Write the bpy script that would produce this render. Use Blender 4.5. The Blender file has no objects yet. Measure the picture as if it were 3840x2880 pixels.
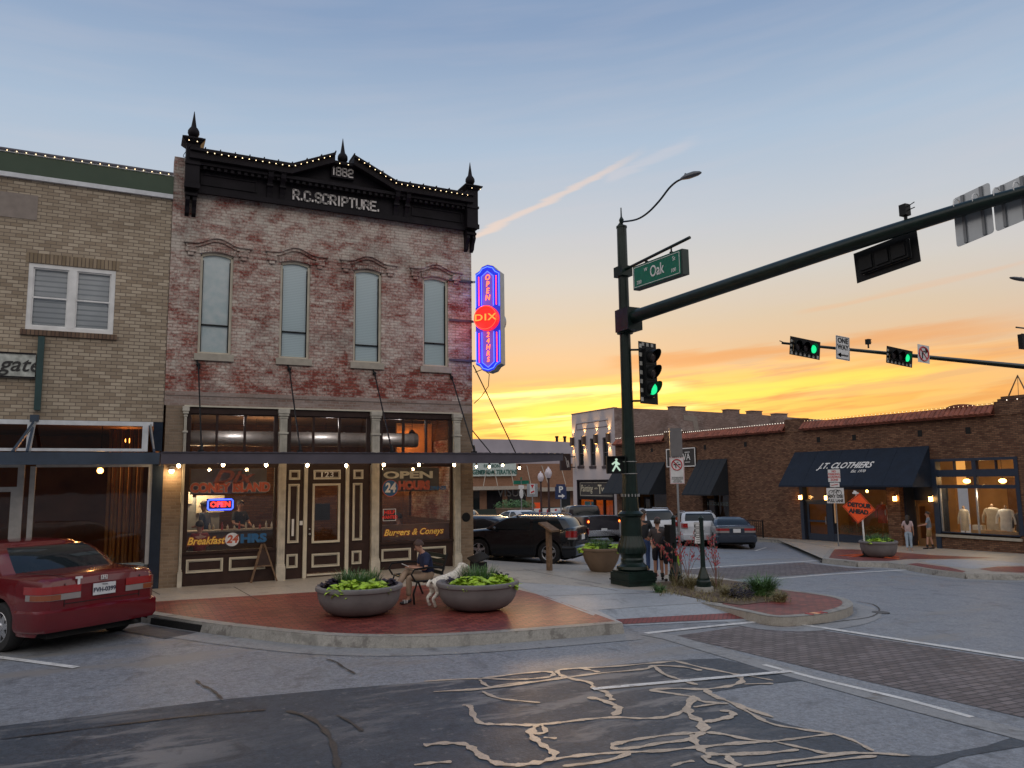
import bpy, bmesh, math, random
from math import sin, cos, pi, radians, sqrt, atan2, exp, log
from mathutils import Vector, Matrix, noise
random.seed(7)
SC = bpy.context.scene
COL = SC.collection
# ------------------------------------------------------------------ camera
# world frame: +X runs along the red brick shop front, +Y away from the camera down the side street,
# the camera is at the origin; the road falls away from about 2.4 m below it
FPX, PITCH, ROLL, HEAD = 2893.0, radians(7.1), radians(.78), radians(63.5)
rgt = Vector((sin(HEAD), -cos(HEAD), 0)); fwh = Vector((cos(HEAD), sin(HEAD), 0)); upw = Vector((0, 0, 1))
fwd = fwh*cos(PITCH)+upw*sin(PITCH); upc = upw*cos(PITCH)-fwh*sin(PITCH)
cx = rgt*cos(ROLL)-upc*sin(ROLL); cy = rgt*sin(ROLL)+upc*cos(ROLL)
cam_d = bpy.data.cameras.new('camera'); cam = bpy.data.objects.new('camera', cam_d); COL.objects.link(cam)
cam_d.sensor_width = 36; cam_d.lens = FPX/3840*36; cam_d.clip_start = .05; cam_d.clip_end = 3000
cam.matrix_world = Matrix(((cx.x, cy.x, -fwd.x, 0), (cx.y, cy.y, -fwd.y, 0), (cx.z, cy.z, -fwd.z, 0), (0, 0, 0, 1)))
SC.camera = cam
SC.view_settings.view_transform = 'Standard'; SC.view_settings.look = 'None'
SC.view_settings.exposure = 0.0; SC.view_settings.gamma = 1
SC.cycles.max_bounces = 8; SC.cycles.transparent_max_bounces = 16; SC.cycles.use_denoising = True
SC.cycles.sample_clamp_indirect = 4
def lin(c):
    return tuple(((x/255)/12.92 if x <= 10 else ((x/255+.055)/1.055)**2.4) for x in c)
# ------------------------------------------------------------------ sky
W = bpy.data.worlds.new('World'); SC.world = W; W.use_nodes = True
nt = W.node_tree; N = nt.nodes; N.clear(); LK = nt.links.new
def nd(tree, typ, **kw):
    n = tree.nodes.new(typ)
    for k, v in kw.items(): setattr(n, k, v)
    return n
def mth(tree, op, a, b=None, c=None):
    n = tree.nodes.new('ShaderNodeMath'); n.operation = op
    for i, v in enumerate((a, b, c)):
        if v is None: continue
        if isinstance(v, (int, float)): n.inputs[i].default_value = v
        else: tree.links.new(v, n.inputs[i])
    return n.outputs[0]
def mixc(tree, fac, a, b, typ='MIX'):
    n = tree.nodes.new('ShaderNodeMix'); n.data_type = 'RGBA'; n.blend_type = typ
    for s, v in ((n.inputs[0], fac), (n.inputs[6], a), (n.inputs[7], b)):
        if isinstance(v, (int, float)): s.default_value = v
        elif isinstance(v, tuple): s.default_value = (v+(1,))[:4]
        else: tree.links.new(v, s)
    return n.outputs[2]
def ramp(tree, fac, stops, interp='LINEAR'):
    n = tree.nodes.new('ShaderNodeValToRGB'); cr = n.color_ramp; cr.interpolation = interp
    while len(cr.elements) < len(stops): cr.elements.new(.5)
    for e, (p, c) in zip(cr.elements, stops):
        e.position = p; e.color = (c, c, c, 1) if isinstance(c, (int, float)) else tuple(c)[:3]+(1,)
    tree.links.new(fac, n.inputs[0]); return n.outputs[0]
tc = nd(nt, 'ShaderNodeTexCoord'); sx = nd(nt, 'ShaderNodeSeparateXYZ')
LK(tc.outputs['Generated'], sx.inputs[0])
R2D = 180/pi
el = mth(nt, 'MULTIPLY', mth(nt, 'ARCSINE', sx.outputs[2]), R2D)
fx_ = mth(nt, 'ADD', mth(nt, 'MULTIPLY', sx.outputs[0], cos(HEAD)), mth(nt, 'MULTIPLY', sx.outputs[1], sin(HEAD)))
rx_ = mth(nt, 'SUBTRACT', mth(nt, 'MULTIPLY', sx.outputs[0], sin(HEAD)), mth(nt, 'MULTIPLY', sx.outputs[1], cos(HEAD)))
az = mth(nt, 'MULTIPLY', mth(nt, 'ARCTAN2', rx_, fx_), R2D)
e60 = mth(nt, 'DIVIDE', el, 60)
sunset = ramp(nt, e60, [(0, lin((225, 150, 85))), (.05, lin((250, 190, 95))), (.085, lin((248, 190, 108))), (.115, lin((240, 186, 122))), (.15, lin((232, 192, 148))),
    (.19, lin((220, 198, 170))), (.24, lin((210, 204, 196))), (.31, lin((194, 200, 208))), (.40, lin((171, 190, 211))), (.53, lin((136, 159, 191))), (1, lin((98, 126, 168)))])
side = ramp(nt, e60, [(0, lin((205, 170, 150))), (.1, lin((205, 180, 165))), (.2, lin((200, 197, 200))), (.36, lin((176, 193, 213))), (.5, lin((142, 164, 195))), (1, lin((98, 126, 168)))])
back = ramp(nt, e60, [(0, (.03, .035, .05)), (.19, (.06, .06, .075)), (.36, (1.38, 1.24, 1.14)), (.6, (1.15, 1.12, 1.12)), (1, (.60, .64, .74))])  # out-of-view sky, brightened aloft to light facades, dimmed low for glass reflections
dsun = mth(nt, 'ABSOLUTE', mth(nt, 'SUBTRACT', az, 3.0))
wside = ramp(nt, mth(nt, 'DIVIDE', dsun, 180), [(0, 0), (.13, .0), (.3, 1), (1, 1)], 'EASE')
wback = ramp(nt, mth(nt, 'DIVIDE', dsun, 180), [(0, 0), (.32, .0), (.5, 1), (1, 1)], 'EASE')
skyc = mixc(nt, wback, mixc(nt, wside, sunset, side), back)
# clouds near the horizon, long streaks tilted a little up to the right
cv = nd(nt, 'ShaderNodeCombineXYZ')
tl = mth(nt, 'SUBTRACT', el, mth(nt, 'MULTIPLY', az, .075))
LK(mth(nt, 'MULTIPLY', az, .055), cv.inputs[0]); LK(mth(nt, 'MULTIPLY', tl, .62), cv.inputs[1])
n1 = nd(nt, 'ShaderNodeTexNoise'); n1.inputs['Scale'].default_value = 1.5; n1.inputs['Detail'].default_value = 5; n1.inputs['Roughness'].default_value = .55
n1.inputs['Distortion'].default_value = .6
LK(cv.outputs[0], n1.inputs['Vector'])
n2 = nd(nt, 'ShaderNodeTexNoise'); n2.inputs['Scale'].default_value = 3.1; n2.inputs['Detail'].default_value = 6
va = nd(nt, 'ShaderNodeVectorMath'); va.operation = 'ADD'; va.inputs[1].default_value = (4.3, 7.7, 1.2); LK(cv.outputs[0], va.inputs[0]); LK(va.outputs[0], n2.inputs['Vector'])
front = ramp(nt, mth(nt, 'DIVIDE', dsun, 60), [(0, 1), (.35, .75), (.6, .5), (1, 0)])
band = ramp(nt, mth(nt, 'DIVIDE', tl, 20), [(0, .9), (.15, 1), (.26, .75), (.34, .2), (.40, .0)])
orange = mth(nt, 'MULTIPLY', mth(nt, 'MULTIPLY', ramp(nt, n1.outputs['Fac'], [(.44, 0), (.56, 1)]), band), front)
skyc = mixc(nt, orange, skyc, lin((238, 156, 80)))
hot = ramp(nt, mth(nt, 'DIVIDE', dsun, 40), [(0, 1), (.35, .7), (.65, .2), (1, 0)])
band2 = ramp(nt, mth(nt, 'DIVIDE', tl, 12), [(0, .9), (.3, 1), (.50, .7), (.62, 0)])
yel = mth(nt, 'MULTIPLY', mth(nt, 'MULTIPLY', ramp(nt, n2.outputs['Fac'], [(.40, 0), (.54, 1)]), band2), hot)
skyc = mixc(nt, yel, skyc, (1.5, .78, .14))
core = mth(nt, 'MULTIPLY', ramp(nt, n1.outputs['Fac'], [(.38, .6), (.50, 0)]), mth(nt, 'MULTIPLY', ramp(nt, mth(nt, 'DIVIDE', dsun, 14), [(0, 1), (1, 0)]), ramp(nt, mth(nt, 'DIVIDE', tl, 10), [(.2, 0), (.42, 1), (.62, 0)])))
skyc = mixc(nt, core, skyc, (3.2, 2.3, .8))
# one long bright bar low to the right
def bar(a0, a1, e0, slope, w, col, amt, soft=.25):
    global skyc
    d = mth(nt, 'SUBTRACT', el, mth(nt, 'ADD', mth(nt, 'MULTIPLY', mth(nt, 'SUBTRACT', az, a0), slope), e0))
    d = mth(nt, 'ADD', d, mth(nt, 'MULTIPLY', mth(nt, 'SUBTRACT', n2.outputs['Fac'], .5), w*2.2))
    m = ramp(nt, mth(nt, 'DIVIDE', mth(nt, 'ABSOLUTE', d), w), [(0, 1), (soft, .9), (1, 0)], 'EASE')
    t = mth(nt, 'DIVIDE', mth(nt, 'SUBTRACT', az, a0), a1-a0)
    e = ramp(nt, t, [(0, 0), (.12, 1), (.75, .8), (1, 0)], 'EASE')
    skyc = mixc(nt, mth(nt, 'MULTIPLY', mth(nt, 'MULTIPLY', m, e), amt), skyc, col)
bar(-1, 33, 4.9, .068, .75, (1.6, .85, .12), 1.0)
bar(-4, 14, 6.2, .03, .45, (2.6, 1.6, .45), .9)
bar(6, 36, 8.3, .035, .75, lin((236, 158, 88)), .75)
bar(20, 37, 11.2, .12, .3, lin((238, 178, 130)), .3)
bar(-6, 11, 16.6, .42, .38, lin((248, 214, 190)), .6)       # thin contrail-like wisp
bar(7, 15, 21.6, .30, .55, lin((222, 210, 210)), .3)
soft_v = nd(nt, 'ShaderNodeTexNoise'); soft_v.inputs['Scale'].default_value = 1.3; soft_v.inputs['Detail'].default_value = 4; LK(cv.outputs[0], soft_v.inputs['Vector'])
skyc = mixc(nt, mth(nt, 'MULTIPLY', ramp(nt, soft_v.outputs['Fac'], [(.42, 0), (.75, .18)]), ramp(nt, e60, [(.1, 0), (.25, 1), (.6, .5)])), skyc, lin((212, 202, 205)))
sky = nd(nt, 'ShaderNodeTexSky'); sky.sky_type = 'NISHITA'; sky.sun_disc = False
SUN_EL = radians(4.5); SUN_AZ = radians(3)
sdir = (fwh*cos(SUN_AZ)+rgt*sin(SUN_AZ))
sky.sun_elevation = SUN_EL; sky.sun_rotation = atan2(sdir.x, sdir.y)
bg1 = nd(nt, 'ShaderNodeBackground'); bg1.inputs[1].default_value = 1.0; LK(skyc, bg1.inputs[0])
bg2 = nd(nt, 'ShaderNodeBackground'); bg2.inputs[1].default_value = .007; LK(sky.outputs[0], bg2.inputs[0])
add = nd(nt, 'ShaderNodeAddShader'); wo = nd(nt, 'ShaderNodeOutputWorld')
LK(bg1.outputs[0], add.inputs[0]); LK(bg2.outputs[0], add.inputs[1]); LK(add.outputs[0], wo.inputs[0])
# the sun has all but gone: a weak warm low lamp
sl = bpy.data.lights.new('sun', 'SUN'); sl.energy = .5; sl.angle = radians(6); sl.color = (1, .62, .3)
so = bpy.data.objects.new('sun', sl); COL.objects.link(so)
v = -(sdir*cos(SUN_EL)+upw*sin(SUN_EL)); so.rotation_euler = v.to_track_quat('-Z', 'Y').to_euler()

# ------------------------------------------------------------------ geometry helpers
def ray(px, py):
    x2, y2 = (px-1920)/FPX, -(py-1440)/FPX
    return (fwd+cx*x2+cy*y2)
def sp(x):
    x = x/2
    return 2*(x if x > 30 else log(1+exp(x)))
def G(x, y):          # road surface height
    return -2.38-.014*(sp(y-19)-sp(y-45))-.038*(sp(x-7)-sp(x-60))+.15*exp(-((x-7)**2+(y-19.8)**2)/5.)
D2F = 3840/2212.
def gp(px, py, off=0., d=True):      # point of the ground seen at a place of the photograph (2212 wide copy)
    if d: px, py = px*D2F, py*D2F
    r = ray(px, py); lo, hi = .5, 500.
    for _ in range(50):
        m = (lo+hi)/2; p = r*m
        if p.z > G(p.x, p.y)+off: lo = m
        else: hi = m
    return r*lo
def hz(px, py, x, y):                # height on the vertical line over (x, y) seen at a place of the photograph
    r = ray(px*D2F, py*D2F)
    return r.z*sqrt(x*x+y*y)/sqrt(r.x**2+r.y**2)
def onY(px, py, Y):
    r = ray(px*D2F, py*D2F); return r*(Y/r.y)
def onX(px, py, X):
    r = ray(px*D2F, py*D2F); return r*(X/r.x)

class MB:
    def __init__(s): s.v = []; s.f = []; s.m = []
    def face(s, pts, m=0):
        b = len(s.v); s.v += [tuple(p) for p in pts]; s.f.append(tuple(range(b, b+len(pts)))); s.m.append(m); return s
    def box(s, x0, x1, y0, y1, z0, z1, m=0):
        b = len(s.v)
        s.v += [(x, y, z) for z in (z0, z1) for y in (y0, y1) for x in (x0, x1)]
        for q in ((0, 2, 3, 1), (4, 5, 7, 6), (0, 1, 5, 4), (2, 6, 7, 3), (0, 4, 6, 2), (1, 3, 7, 5)):
            s.f.append(tuple(b+i for i in q)); s.m.append(m)
        return s
    def bar(s, a, b, w, h, m=0, up=(0, 0, 1)):       # rectangular bar from a to b
        a, b = Vector(a), Vector(b); d = (b-a).normalized(); u = Vector(up)
        if abs(d.dot(u)) > .98: u = Vector((1, 0, 0))
        r = d.cross(u).normalized(); u = r.cross(d).normalized(); n = len(s.v)
        for p in (a, b):
            for i, j in ((-1, -1), (1, -1), (1, 1), (-1, 1)): s.v.append(tuple(p+r*(w/2*i)+u*(h/2*j)))
        for q in ((0, 1, 2, 3), (7, 6, 5, 4), (0, 4, 5, 1), (1, 5, 6, 2), (2, 6, 7, 3), (3, 7, 4, 0)):
            s.f.append(tuple(n+i for i in q)); s.m.append(m)
        return s
    def prism(s, poly, d, m=0):                     # closed polygon extruded by vector d
        n = len(s.v); k = len(poly); d = Vector(d)
        s.v += [tuple(p) for p in poly]+[tuple(Vector(p)+d) for p in poly]
        s.f.append(tuple(n+i for i in range(k))); s.m.append(m)
        s.f.append(tuple(n+k+i for i in reversed(range(k)))); s.m.append(m)
        for i in range(k):
            j = (i+1) % k; s.f.append((n+i, n+k+i, n+k+j, n+j)); s.m.append(m)
        return s
    def tube(s, pts, r, n=8, m=0, caps=True):
        pts = [Vector(p) for p in pts]; b = len(s.v); k = len(pts)
        rr = r if isinstance(r, (list, tuple)) else [r]*k
        pu = None
        for i, p in enumerate(pts):
            d = (pts[min(i+1, k-1)]-pts[max(i-1, 0)]).normalized()
            u = pu-d*pu.dot(d) if pu is not None else (Vector((0, 0, 1)) if abs(d.z) < .9 else Vector((1, 0, 0)))
            if u.length < 1e-4: u = Vector((1, 0, 0))
            if pu is None: u = u-d*u.dot(d)
            u.normalize(); pu = u; w = d.cross(u)
            for j in range(n):
                a = 2*pi*j/n; s.v.append(tuple(p+u*(cos(a)*rr[i])+w*(sin(a)*rr[i])))
        for i in range(k-1):
            for j in range(n):
                q = (j+1) % n; s.f.append((b+i*n+j, b+i*n+q, b+(i+1)*n+q, b+(i+1)*n+j)); s.m.append(m)
        if caps:
            s.f.append(tuple(b+j for j in reversed(range(n)))); s.m.append(m)
            s.f.append(tuple(b+(k-1)*n+j for j in range(n))); s.m.append(m)
        return s
    def lathe(s, prof, c=(0, 0, 0), n=16, m=0, flute=0, a0=0, sq=None):  # prof: (radius, z)
        b = len(s.v); k = len(prof)
        for r, z in prof:
            for j in range(n):
                a = 2*pi*j/n+a0; q = r*(1-(flute if j % 2 else 0))
                s.v.append((c[0]+q*cos(a), c[1]+q*sin(a), c[2]+z))
        for i in range(k-1):
            for j in range(n):
                q = (j+1) % n; s.f.append((b+i*n+j, b+i*n+q, b+(i+1)*n+q, b+(i+1)*n+j)); s.m.append(m)
        s.f.append(tuple(b+j for j in reversed(range(n)))); s.m.append(m)
        s.f.append(tuple(b+(k-1)*n+j for j in range(n))); s.m.append(m)
        return s
    def ball(s, c, r, n=10, k=7, m=0):
        rx, ry, rz = (r, r, r) if isinstance(r, (int, float)) else r
        b = len(s.v)
        for i in range(k+1):
            t = pi*(i/k); t = min(max(t, .02), pi-.02)
            for j in range(n):
                a = 2*pi*j/n; s.v.append((c[0]+rx*sin(t)*cos(a), c[1]+ry*sin(t)*sin(a), c[2]-rz*cos(t)))
        for i in range(k):
            for j in range(n):
                q = (j+1) % n; s.f.append((b+i*n+j, b+i*n+q, b+(i+1)*n+q, b+(i+1)*n+j)); s.m.append(m)
        return s
    def frame(s, x0, x1, z0, z1, y0, y1, w, m=0):      # picture frame in the XZ plane
        s.box(x0, x1, y0, y1, z1-w, z1, m); s.box(x0, x1, y0, y1, z0, z0+w, m)
        s.box(x0, x0+w, y0, y1, z0+w, z1-w, m); s.box(x1-w, x1, y0, y1, z0+w, z1-w, m); return s
    def add(s, o, M=None):
        b = len(s.v)
        s.v += [tuple(M @ Vector(p)) if M is not None else p for p in o.v]
        s.f += [tuple(b+i for i in q) for q in o.f]; s.m += o.m; return s
    def xf(s, M): s.v = [tuple(M @ Vector(p)) for p in s.v]; return s
    def swap(s, X):       # facade written for a wall along X (into = +Y) turned onto a wall along Y facing -X; x->Y, y->X
        s.v = [(X+p[1], p[0], p[2]) for p in s.v]; s.f = [tuple(reversed(q)) for q in s.f]; return s

def wloc(o):
    l = Vector((0, 0, 0))
    while o is not None: l += o.location; o = o.parent
    return l
ROT = set()
def obj(name, mb, mats, parent=None, smooth=None, local=False):
    me = bpy.data.meshes.new(name)
    off = Vector((0, 0, 0)) if (parent is None or local) else wloc(parent)
    me.from_pydata([(p[0]-off.x, p[1]-off.y, p[2]-off.z) for p in mb.v], [], mb.f)
    if not isinstance(mats, (list, tuple)): mats = [mats]
    for m in mats: me.materials.append(m)
    if len(mats) > 1:
        for p, i in zip(me.polygons, mb.m): p.material_index = i
    if smooth:
        bm = bmesh.new(); bm.from_mesh(me); bmesh.ops.remove_doubles(bm, verts=bm.verts[:], dist=2e-4); bm.to_mesh(me); bm.free()
        for p in me.polygons: p.use_smooth = True
        me.set_sharp_from_angle(angle=radians(smooth))
    me.update()
    o = bpy.data.objects.new(name, me); COL.objects.link(o); o.parent = parent
    return o
def tag(o, label, cat=None, group=None, kind=None):
    if label: o['label'] = label
    if cat: o['category'] = cat
    if group: o['group'] = group
    if kind: o['kind'] = kind
    return o
def thing(name, label, cat, loc=(0, 0, 0), rz=0, group=None):
    o = bpy.data.objects.new(name, None); COL.objects.link(o); o.location = loc; o.rotation_euler = (0, 0, rz)
    o.empty_display_size = .2
    return tag(o, label, cat, group)
def solo(name, mb, mats, label, cat, group=None, smooth=None):     # thing of one mesh, origin at its base
    c = Vector((sum(p[0] for p in mb.v)/len(mb.v), sum(p[1] for p in mb.v)/len(mb.v), min(p[2] for p in mb.v)))
    mb.v = [tuple(Vector(p)-c) for p in mb.v]
    o = obj(name, mb, mats, None, smooth); o.location = c
    return tag(o, label, cat, group)
def struct(name, mb, mats, smooth=None, kind='structure'):
    o = obj(name, mb, mats, None, smooth); o['kind'] = kind; return o
def dup(o, parent=None):
    c = o.copy(); COL.objects.link(c)
    if parent is not None: c.parent = parent
    for k in list(o.children): dup(k, c)
    return c
def text(s, size, origin=(0, 0, 0), ux=(1, 0, 0), uz=(0, 0, 1), bold=0., shear=0., sx=1., depth=.004, align='CENTER', space=1., m=0, mb=None):
    cu = bpy.data.curves.new('lettering', 'FONT'); cu.body = s; cu.size = size; cu.offset = bold; cu.shear = shear
    cu.extrude = depth/2; cu.align_x = align; cu.align_y = 'CENTER'; cu.space_character = space; cu.resolution_u = 3
    o = bpy.data.objects.new('lettering', cu); COL.objects.link(o)
    bpy.context.view_layer.update()
    me = bpy.data.meshes.new_from_object(o.evaluated_get(bpy.context.evaluated_depsgraph_get()))
    bpy.data.objects.remove(o); bpy.data.curves.remove(cu)
    ux, uz = Vector(ux).normalized(), Vector(uz).normalized(); un = ux.cross(uz); og = Vector(origin)
    mb = mb or MB(); b = len(mb.v)
    for v_ in me.vertices: mb.v.append(tuple(og+ux*(v_.co.x*sx)+uz*v_.co.y+un*v_.co.z))
    for p in me.polygons: mb.f.append(tuple(b+i for i in p.vertices)); mb.m.append(m)
    bpy.data.meshes.remove(me)
    return mb
def clean(poly):
    return [Vector(p) for p in poly]
def drape(poly, off, name, mat, wall=0., step=.8, kind='structure', offf=None, parent=None):
    bm = bmesh.new()
    vs = [bm.verts.new((p[0], p[1], 0)) for p in poly]
    f = bm.faces.new(vs)
    bmesh.ops.triangulate(bm, faces=[f])
    for _ in range(9):
        es = [e for e in bm.edges if e.calc_length() > step]
        if not es: break
        bmesh.ops.subdivide_edges(bm, edges=es, cuts=1, use_grid_fill=False)
        bmesh.ops.triangulate(bm, faces=[q for q in bm.faces if len(q.verts) > 3])
    bmesh.ops.beautify_fill(bm, faces=bm.faces[:], edges=[e for e in bm.edges if not e.is_boundary])
    bmesh.ops.recalc_face_normals(bm, faces=bm.faces[:])
    if bm.faces[:] and sum(q.normal.z for q in bm.faces) < 0: bmesh.ops.reverse_faces(bm, faces=bm.faces[:])
    for v_ in bm.verts: v_.co.z = G(v_.co.x, v_.co.y)+(offf(v_.co.x, v_.co.y) if offf else off)
    if wall:
        be = [e for e in bm.edges if e.is_boundary]
        r = bmesh.ops.extrude_edge_only(bm, edges=be)
        for v_ in r['geom']:
            if isinstance(v_, bmesh.types.BMVert): v_.co.z -= wall
    me = bpy.data.meshes.new(name); bm.to_mesh(me); bm.free(); me.materials.append(mat)
    o = bpy.data.objects.new(name, me); COL.objects.link(o)
    if parent is not None: o.parent = parent
    elif kind: o['kind'] = kind
    return o
# ------------------------------------------------------------------ materials (all procedural)
def newmat(name):
    m = bpy.data.materials.new(name); m.use_nodes = True; t = m.node_tree
    return m, t, t.nodes['Principled BSDF']
def setp(b, **k):
    nm = dict(color='Base Color', rough='Roughness', metal='Metallic', spec='Specular IOR Level', coat='Coat Weight', em='Emission Color', es='Emission Strength', trans='Transmission Weight', coatr='Coat Roughness', sheen='Sheen Weight')
    for a, v_ in k.items():
        if isinstance(v_, tuple): v_ = (v_+(1,))[:4]
        b.inputs[nm[a]].default_value = v_
def bump(t, b, h, strength=.4, dist=.01):
    n = t.nodes.new('ShaderNodeBump'); n.inputs['Strength'].default_value = strength; n.inputs['Distance'].default_value = dist
    t.links.new(h, n.inputs['Height']); t.links.new(n.outputs[0], b.inputs['Normal'])
def noise_(t, scale, detail=3, vec=None, rough=.5, dist=0):
    n = t.nodes.new('ShaderNodeTexNoise'); n.inputs['Scale'].default_value = scale; n.inputs['Detail'].default_value = detail
    n.inputs['Roughness'].default_value = rough; n.inputs['Distortion'].default_value = dist
    if vec is None:
        c = t.nodes.new('ShaderNodeTexCoord'); vec = c.outputs['Object']
    t.links.new(vec, n.inputs['Vector']); return n.outputs['Fac']
def scl(c, k): return tuple(min(1, x*k) for x in c)
MC = {}
def M(name, color, rough=.6, metal=0., var=.12, scale=6., spec=.5, bmp=0., coat=0., sheen=0.):
    if name in MC: return MC[name]
    m, t, b = newmat(name); setp(b, rough=rough, metal=metal, spec=spec, coat=coat, sheen=sheen)
    n = noise_(t, scale, 4)
    t.links.new(mixc(t, ramp(t, n, [(.3, 0), (.7, 1)]), scl(color, 1-var), scl(color, 1+var)), b.inputs['Base Color'])
    n2 = noise_(t, scale*5, 3)
    t.links.new(mth(t, 'MULTIPLY_ADD', n2, .18, max(.02, rough-.09)), b.inputs['Roughness'])
    if bmp: bump(t, b, noise_(t, scale*12, 4), bmp, .004)
    MC[name] = m; return m
def EM(name, color, strength, sample=True):
    if name in MC: return MC[name]
    m, t, b = newmat(name); setp(b, color=scl(color, .6), em=color, es=strength, rough=.4)
    n = noise_(t, 9., 1); t.links.new(mth(t, 'MULTIPLY_ADD', n, strength*.2, strength*.9), b.inputs['Emission Strength'])
    if not sample:
        m.cycles.emission_sampling = 'NONE'
    MC[name] = m; return m
def wallvec(t):
    c = t.nodes.new('ShaderNodeTexCoord'); s = t.nodes.new('ShaderNodeSeparateXYZ'); t.links.new(c.outputs['Object'], s.inputs[0])
    k = t.nodes.new('ShaderNodeCombineXYZ'); t.links.new(mth(t, 'ADD', s.outputs[0], s.outputs[1]), k.inputs[0]); t.links.new(s.outputs[2], k.inputs[1])
    return k.outputs[0], c.outputs['Object'], s
def brick(name, c1, c2, mort, bw=.215, bh=.075, mw=.011, var=None, rough=.85, vec=None, mottle=.25, msc=1.2, patch=None, bstr=.5, turn=False, mixr=(0, 1)):
    if name in MC: return MC[name]
    m, t, b = newmat(name); setp(b, rough=rough, spec=.3)
    wv, ov, sep = wallvec(t)
    if vec == 'ground':
        k = t.nodes.new('ShaderNodeCombineXYZ'); t.links.new(sep.outputs[1 if turn else 0], k.inputs[0]); t.links.new(sep.outputs[0 if turn else 1], k.inputs[1]); wv = k.outputs[0]
    # wobble the courses a little
    wn = t.nodes.new('ShaderNodeTexNoise'); wn.inputs['Scale'].default_value = 3.; t.links.new(ov, wn.inputs['Vector'])
    av = t.nodes.new('ShaderNodeVectorMath'); av.operation = 'MULTIPLY_ADD'; t.links.new(wn.outputs['Color'], av.inputs[0]); av.inputs[1].default_value = (.02, .014, 0); t.links.new(wv, av.inputs[2])
    bt = t.nodes.new('ShaderNodeTexBrick'); bt.inputs['Scale'].default_value = 1; bt.inputs['Brick Width'].default_value = bw; bt.inputs['Row Height'].default_value = bh
    bt.inputs['Mortar Size'].default_value = mw; bt.inputs['Mortar Smooth'].default_value = .25; bt.inputs['Bias'].default_value = 0
    bt.inputs['Color1'].default_value = (0, 0, 0, 1); bt.inputs['Color2'].default_value = (1, 1, 1, 1); bt.inputs['Mortar'].default_value = (.5, .5, .5, 1)
    t.links.new(av.outputs[0], bt.inputs['Vector'])
    per = bt.outputs['Color']; mf = bt.outputs['Fac']
    col = mixc(t, ramp(t, per, [(mixr[0], 0), (mixr[1], 1)]), c1, c2)
    if patch:     # worn paint: pc colour, amount by noise, paint is thicker on some bricks
        pc, sc_, lo, hi, vertical = patch
        mp = t.nodes.new('ShaderNodeMapping'); mp.inputs['Scale'].default_value = vertical; t.links.new(wv, mp.inputs[0])
        big = noise_(t, sc_, 5, mp.outputs[0], .62, .5); fine = noise_(t, 17., 5, wv, .7); g2 = noise_(t, .45, 2, ov)
        s_ = mth(t, 'ADD', mth(t, 'ADD', mth(t, 'ADD', big, mth(t, 'MULTIPLY', fine, .85)), mth(t, 'MULTIPLY', per, .14)), mth(t, 'ADD', mth(t, 'MULTIPLY_ADD', g2, .5, -.28), ramp(t, mth(t, 'DIVIDE', sep.outputs[2], 10), [(.47, 0), (.56, .08), (.72, .08), (.80, .14)]) if name.startswith('worn') else .05))
        pm = ramp(t, mth(t, 'MULTIPLY', s_, .5), [(lo/2, 0), (hi/2, 1)])
        pcol = mixc(t, noise_(t, 1.1, 3, wv), scl(pc, .8), scl(pc, 1.15))
        col = mixc(t, pm, col, pcol)
        mortc = mixc(t, mth(t, 'MULTIPLY', pm, .75), mort, scl(pc, .8))
        col = mixc(t, mth(t, 'MULTIPLY', mf, .8), col, mortc)
        dk = ramp(t, noise_(t, .8, 5, ov, .6), [(.30, .62), (.5, 1), (.8, 1)])
        col = mixc(t, 1., col, dk, 'MULTIPLY')
    else:
        col = mixc(t, mf, col, mort)
        dk = ramp(t, noise_(t, msc, 5, ov, .6), [(.3, 1-mottle), (.7, 1+mottle*.4)])
        col = mixc(t, 1., col, dk, 'MULTIPLY')
    t.links.new(col, b.inputs['Base Color'])
    h = mth(t, 'ADD', mth(t, 'MULTIPLY', mf, -1.), mth(t, 'MULTIPLY', noise_(t, 30., 3, ov), .5))
    bump(t, b, h, bstr, .008)
    MC[name] = m; return m
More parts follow.
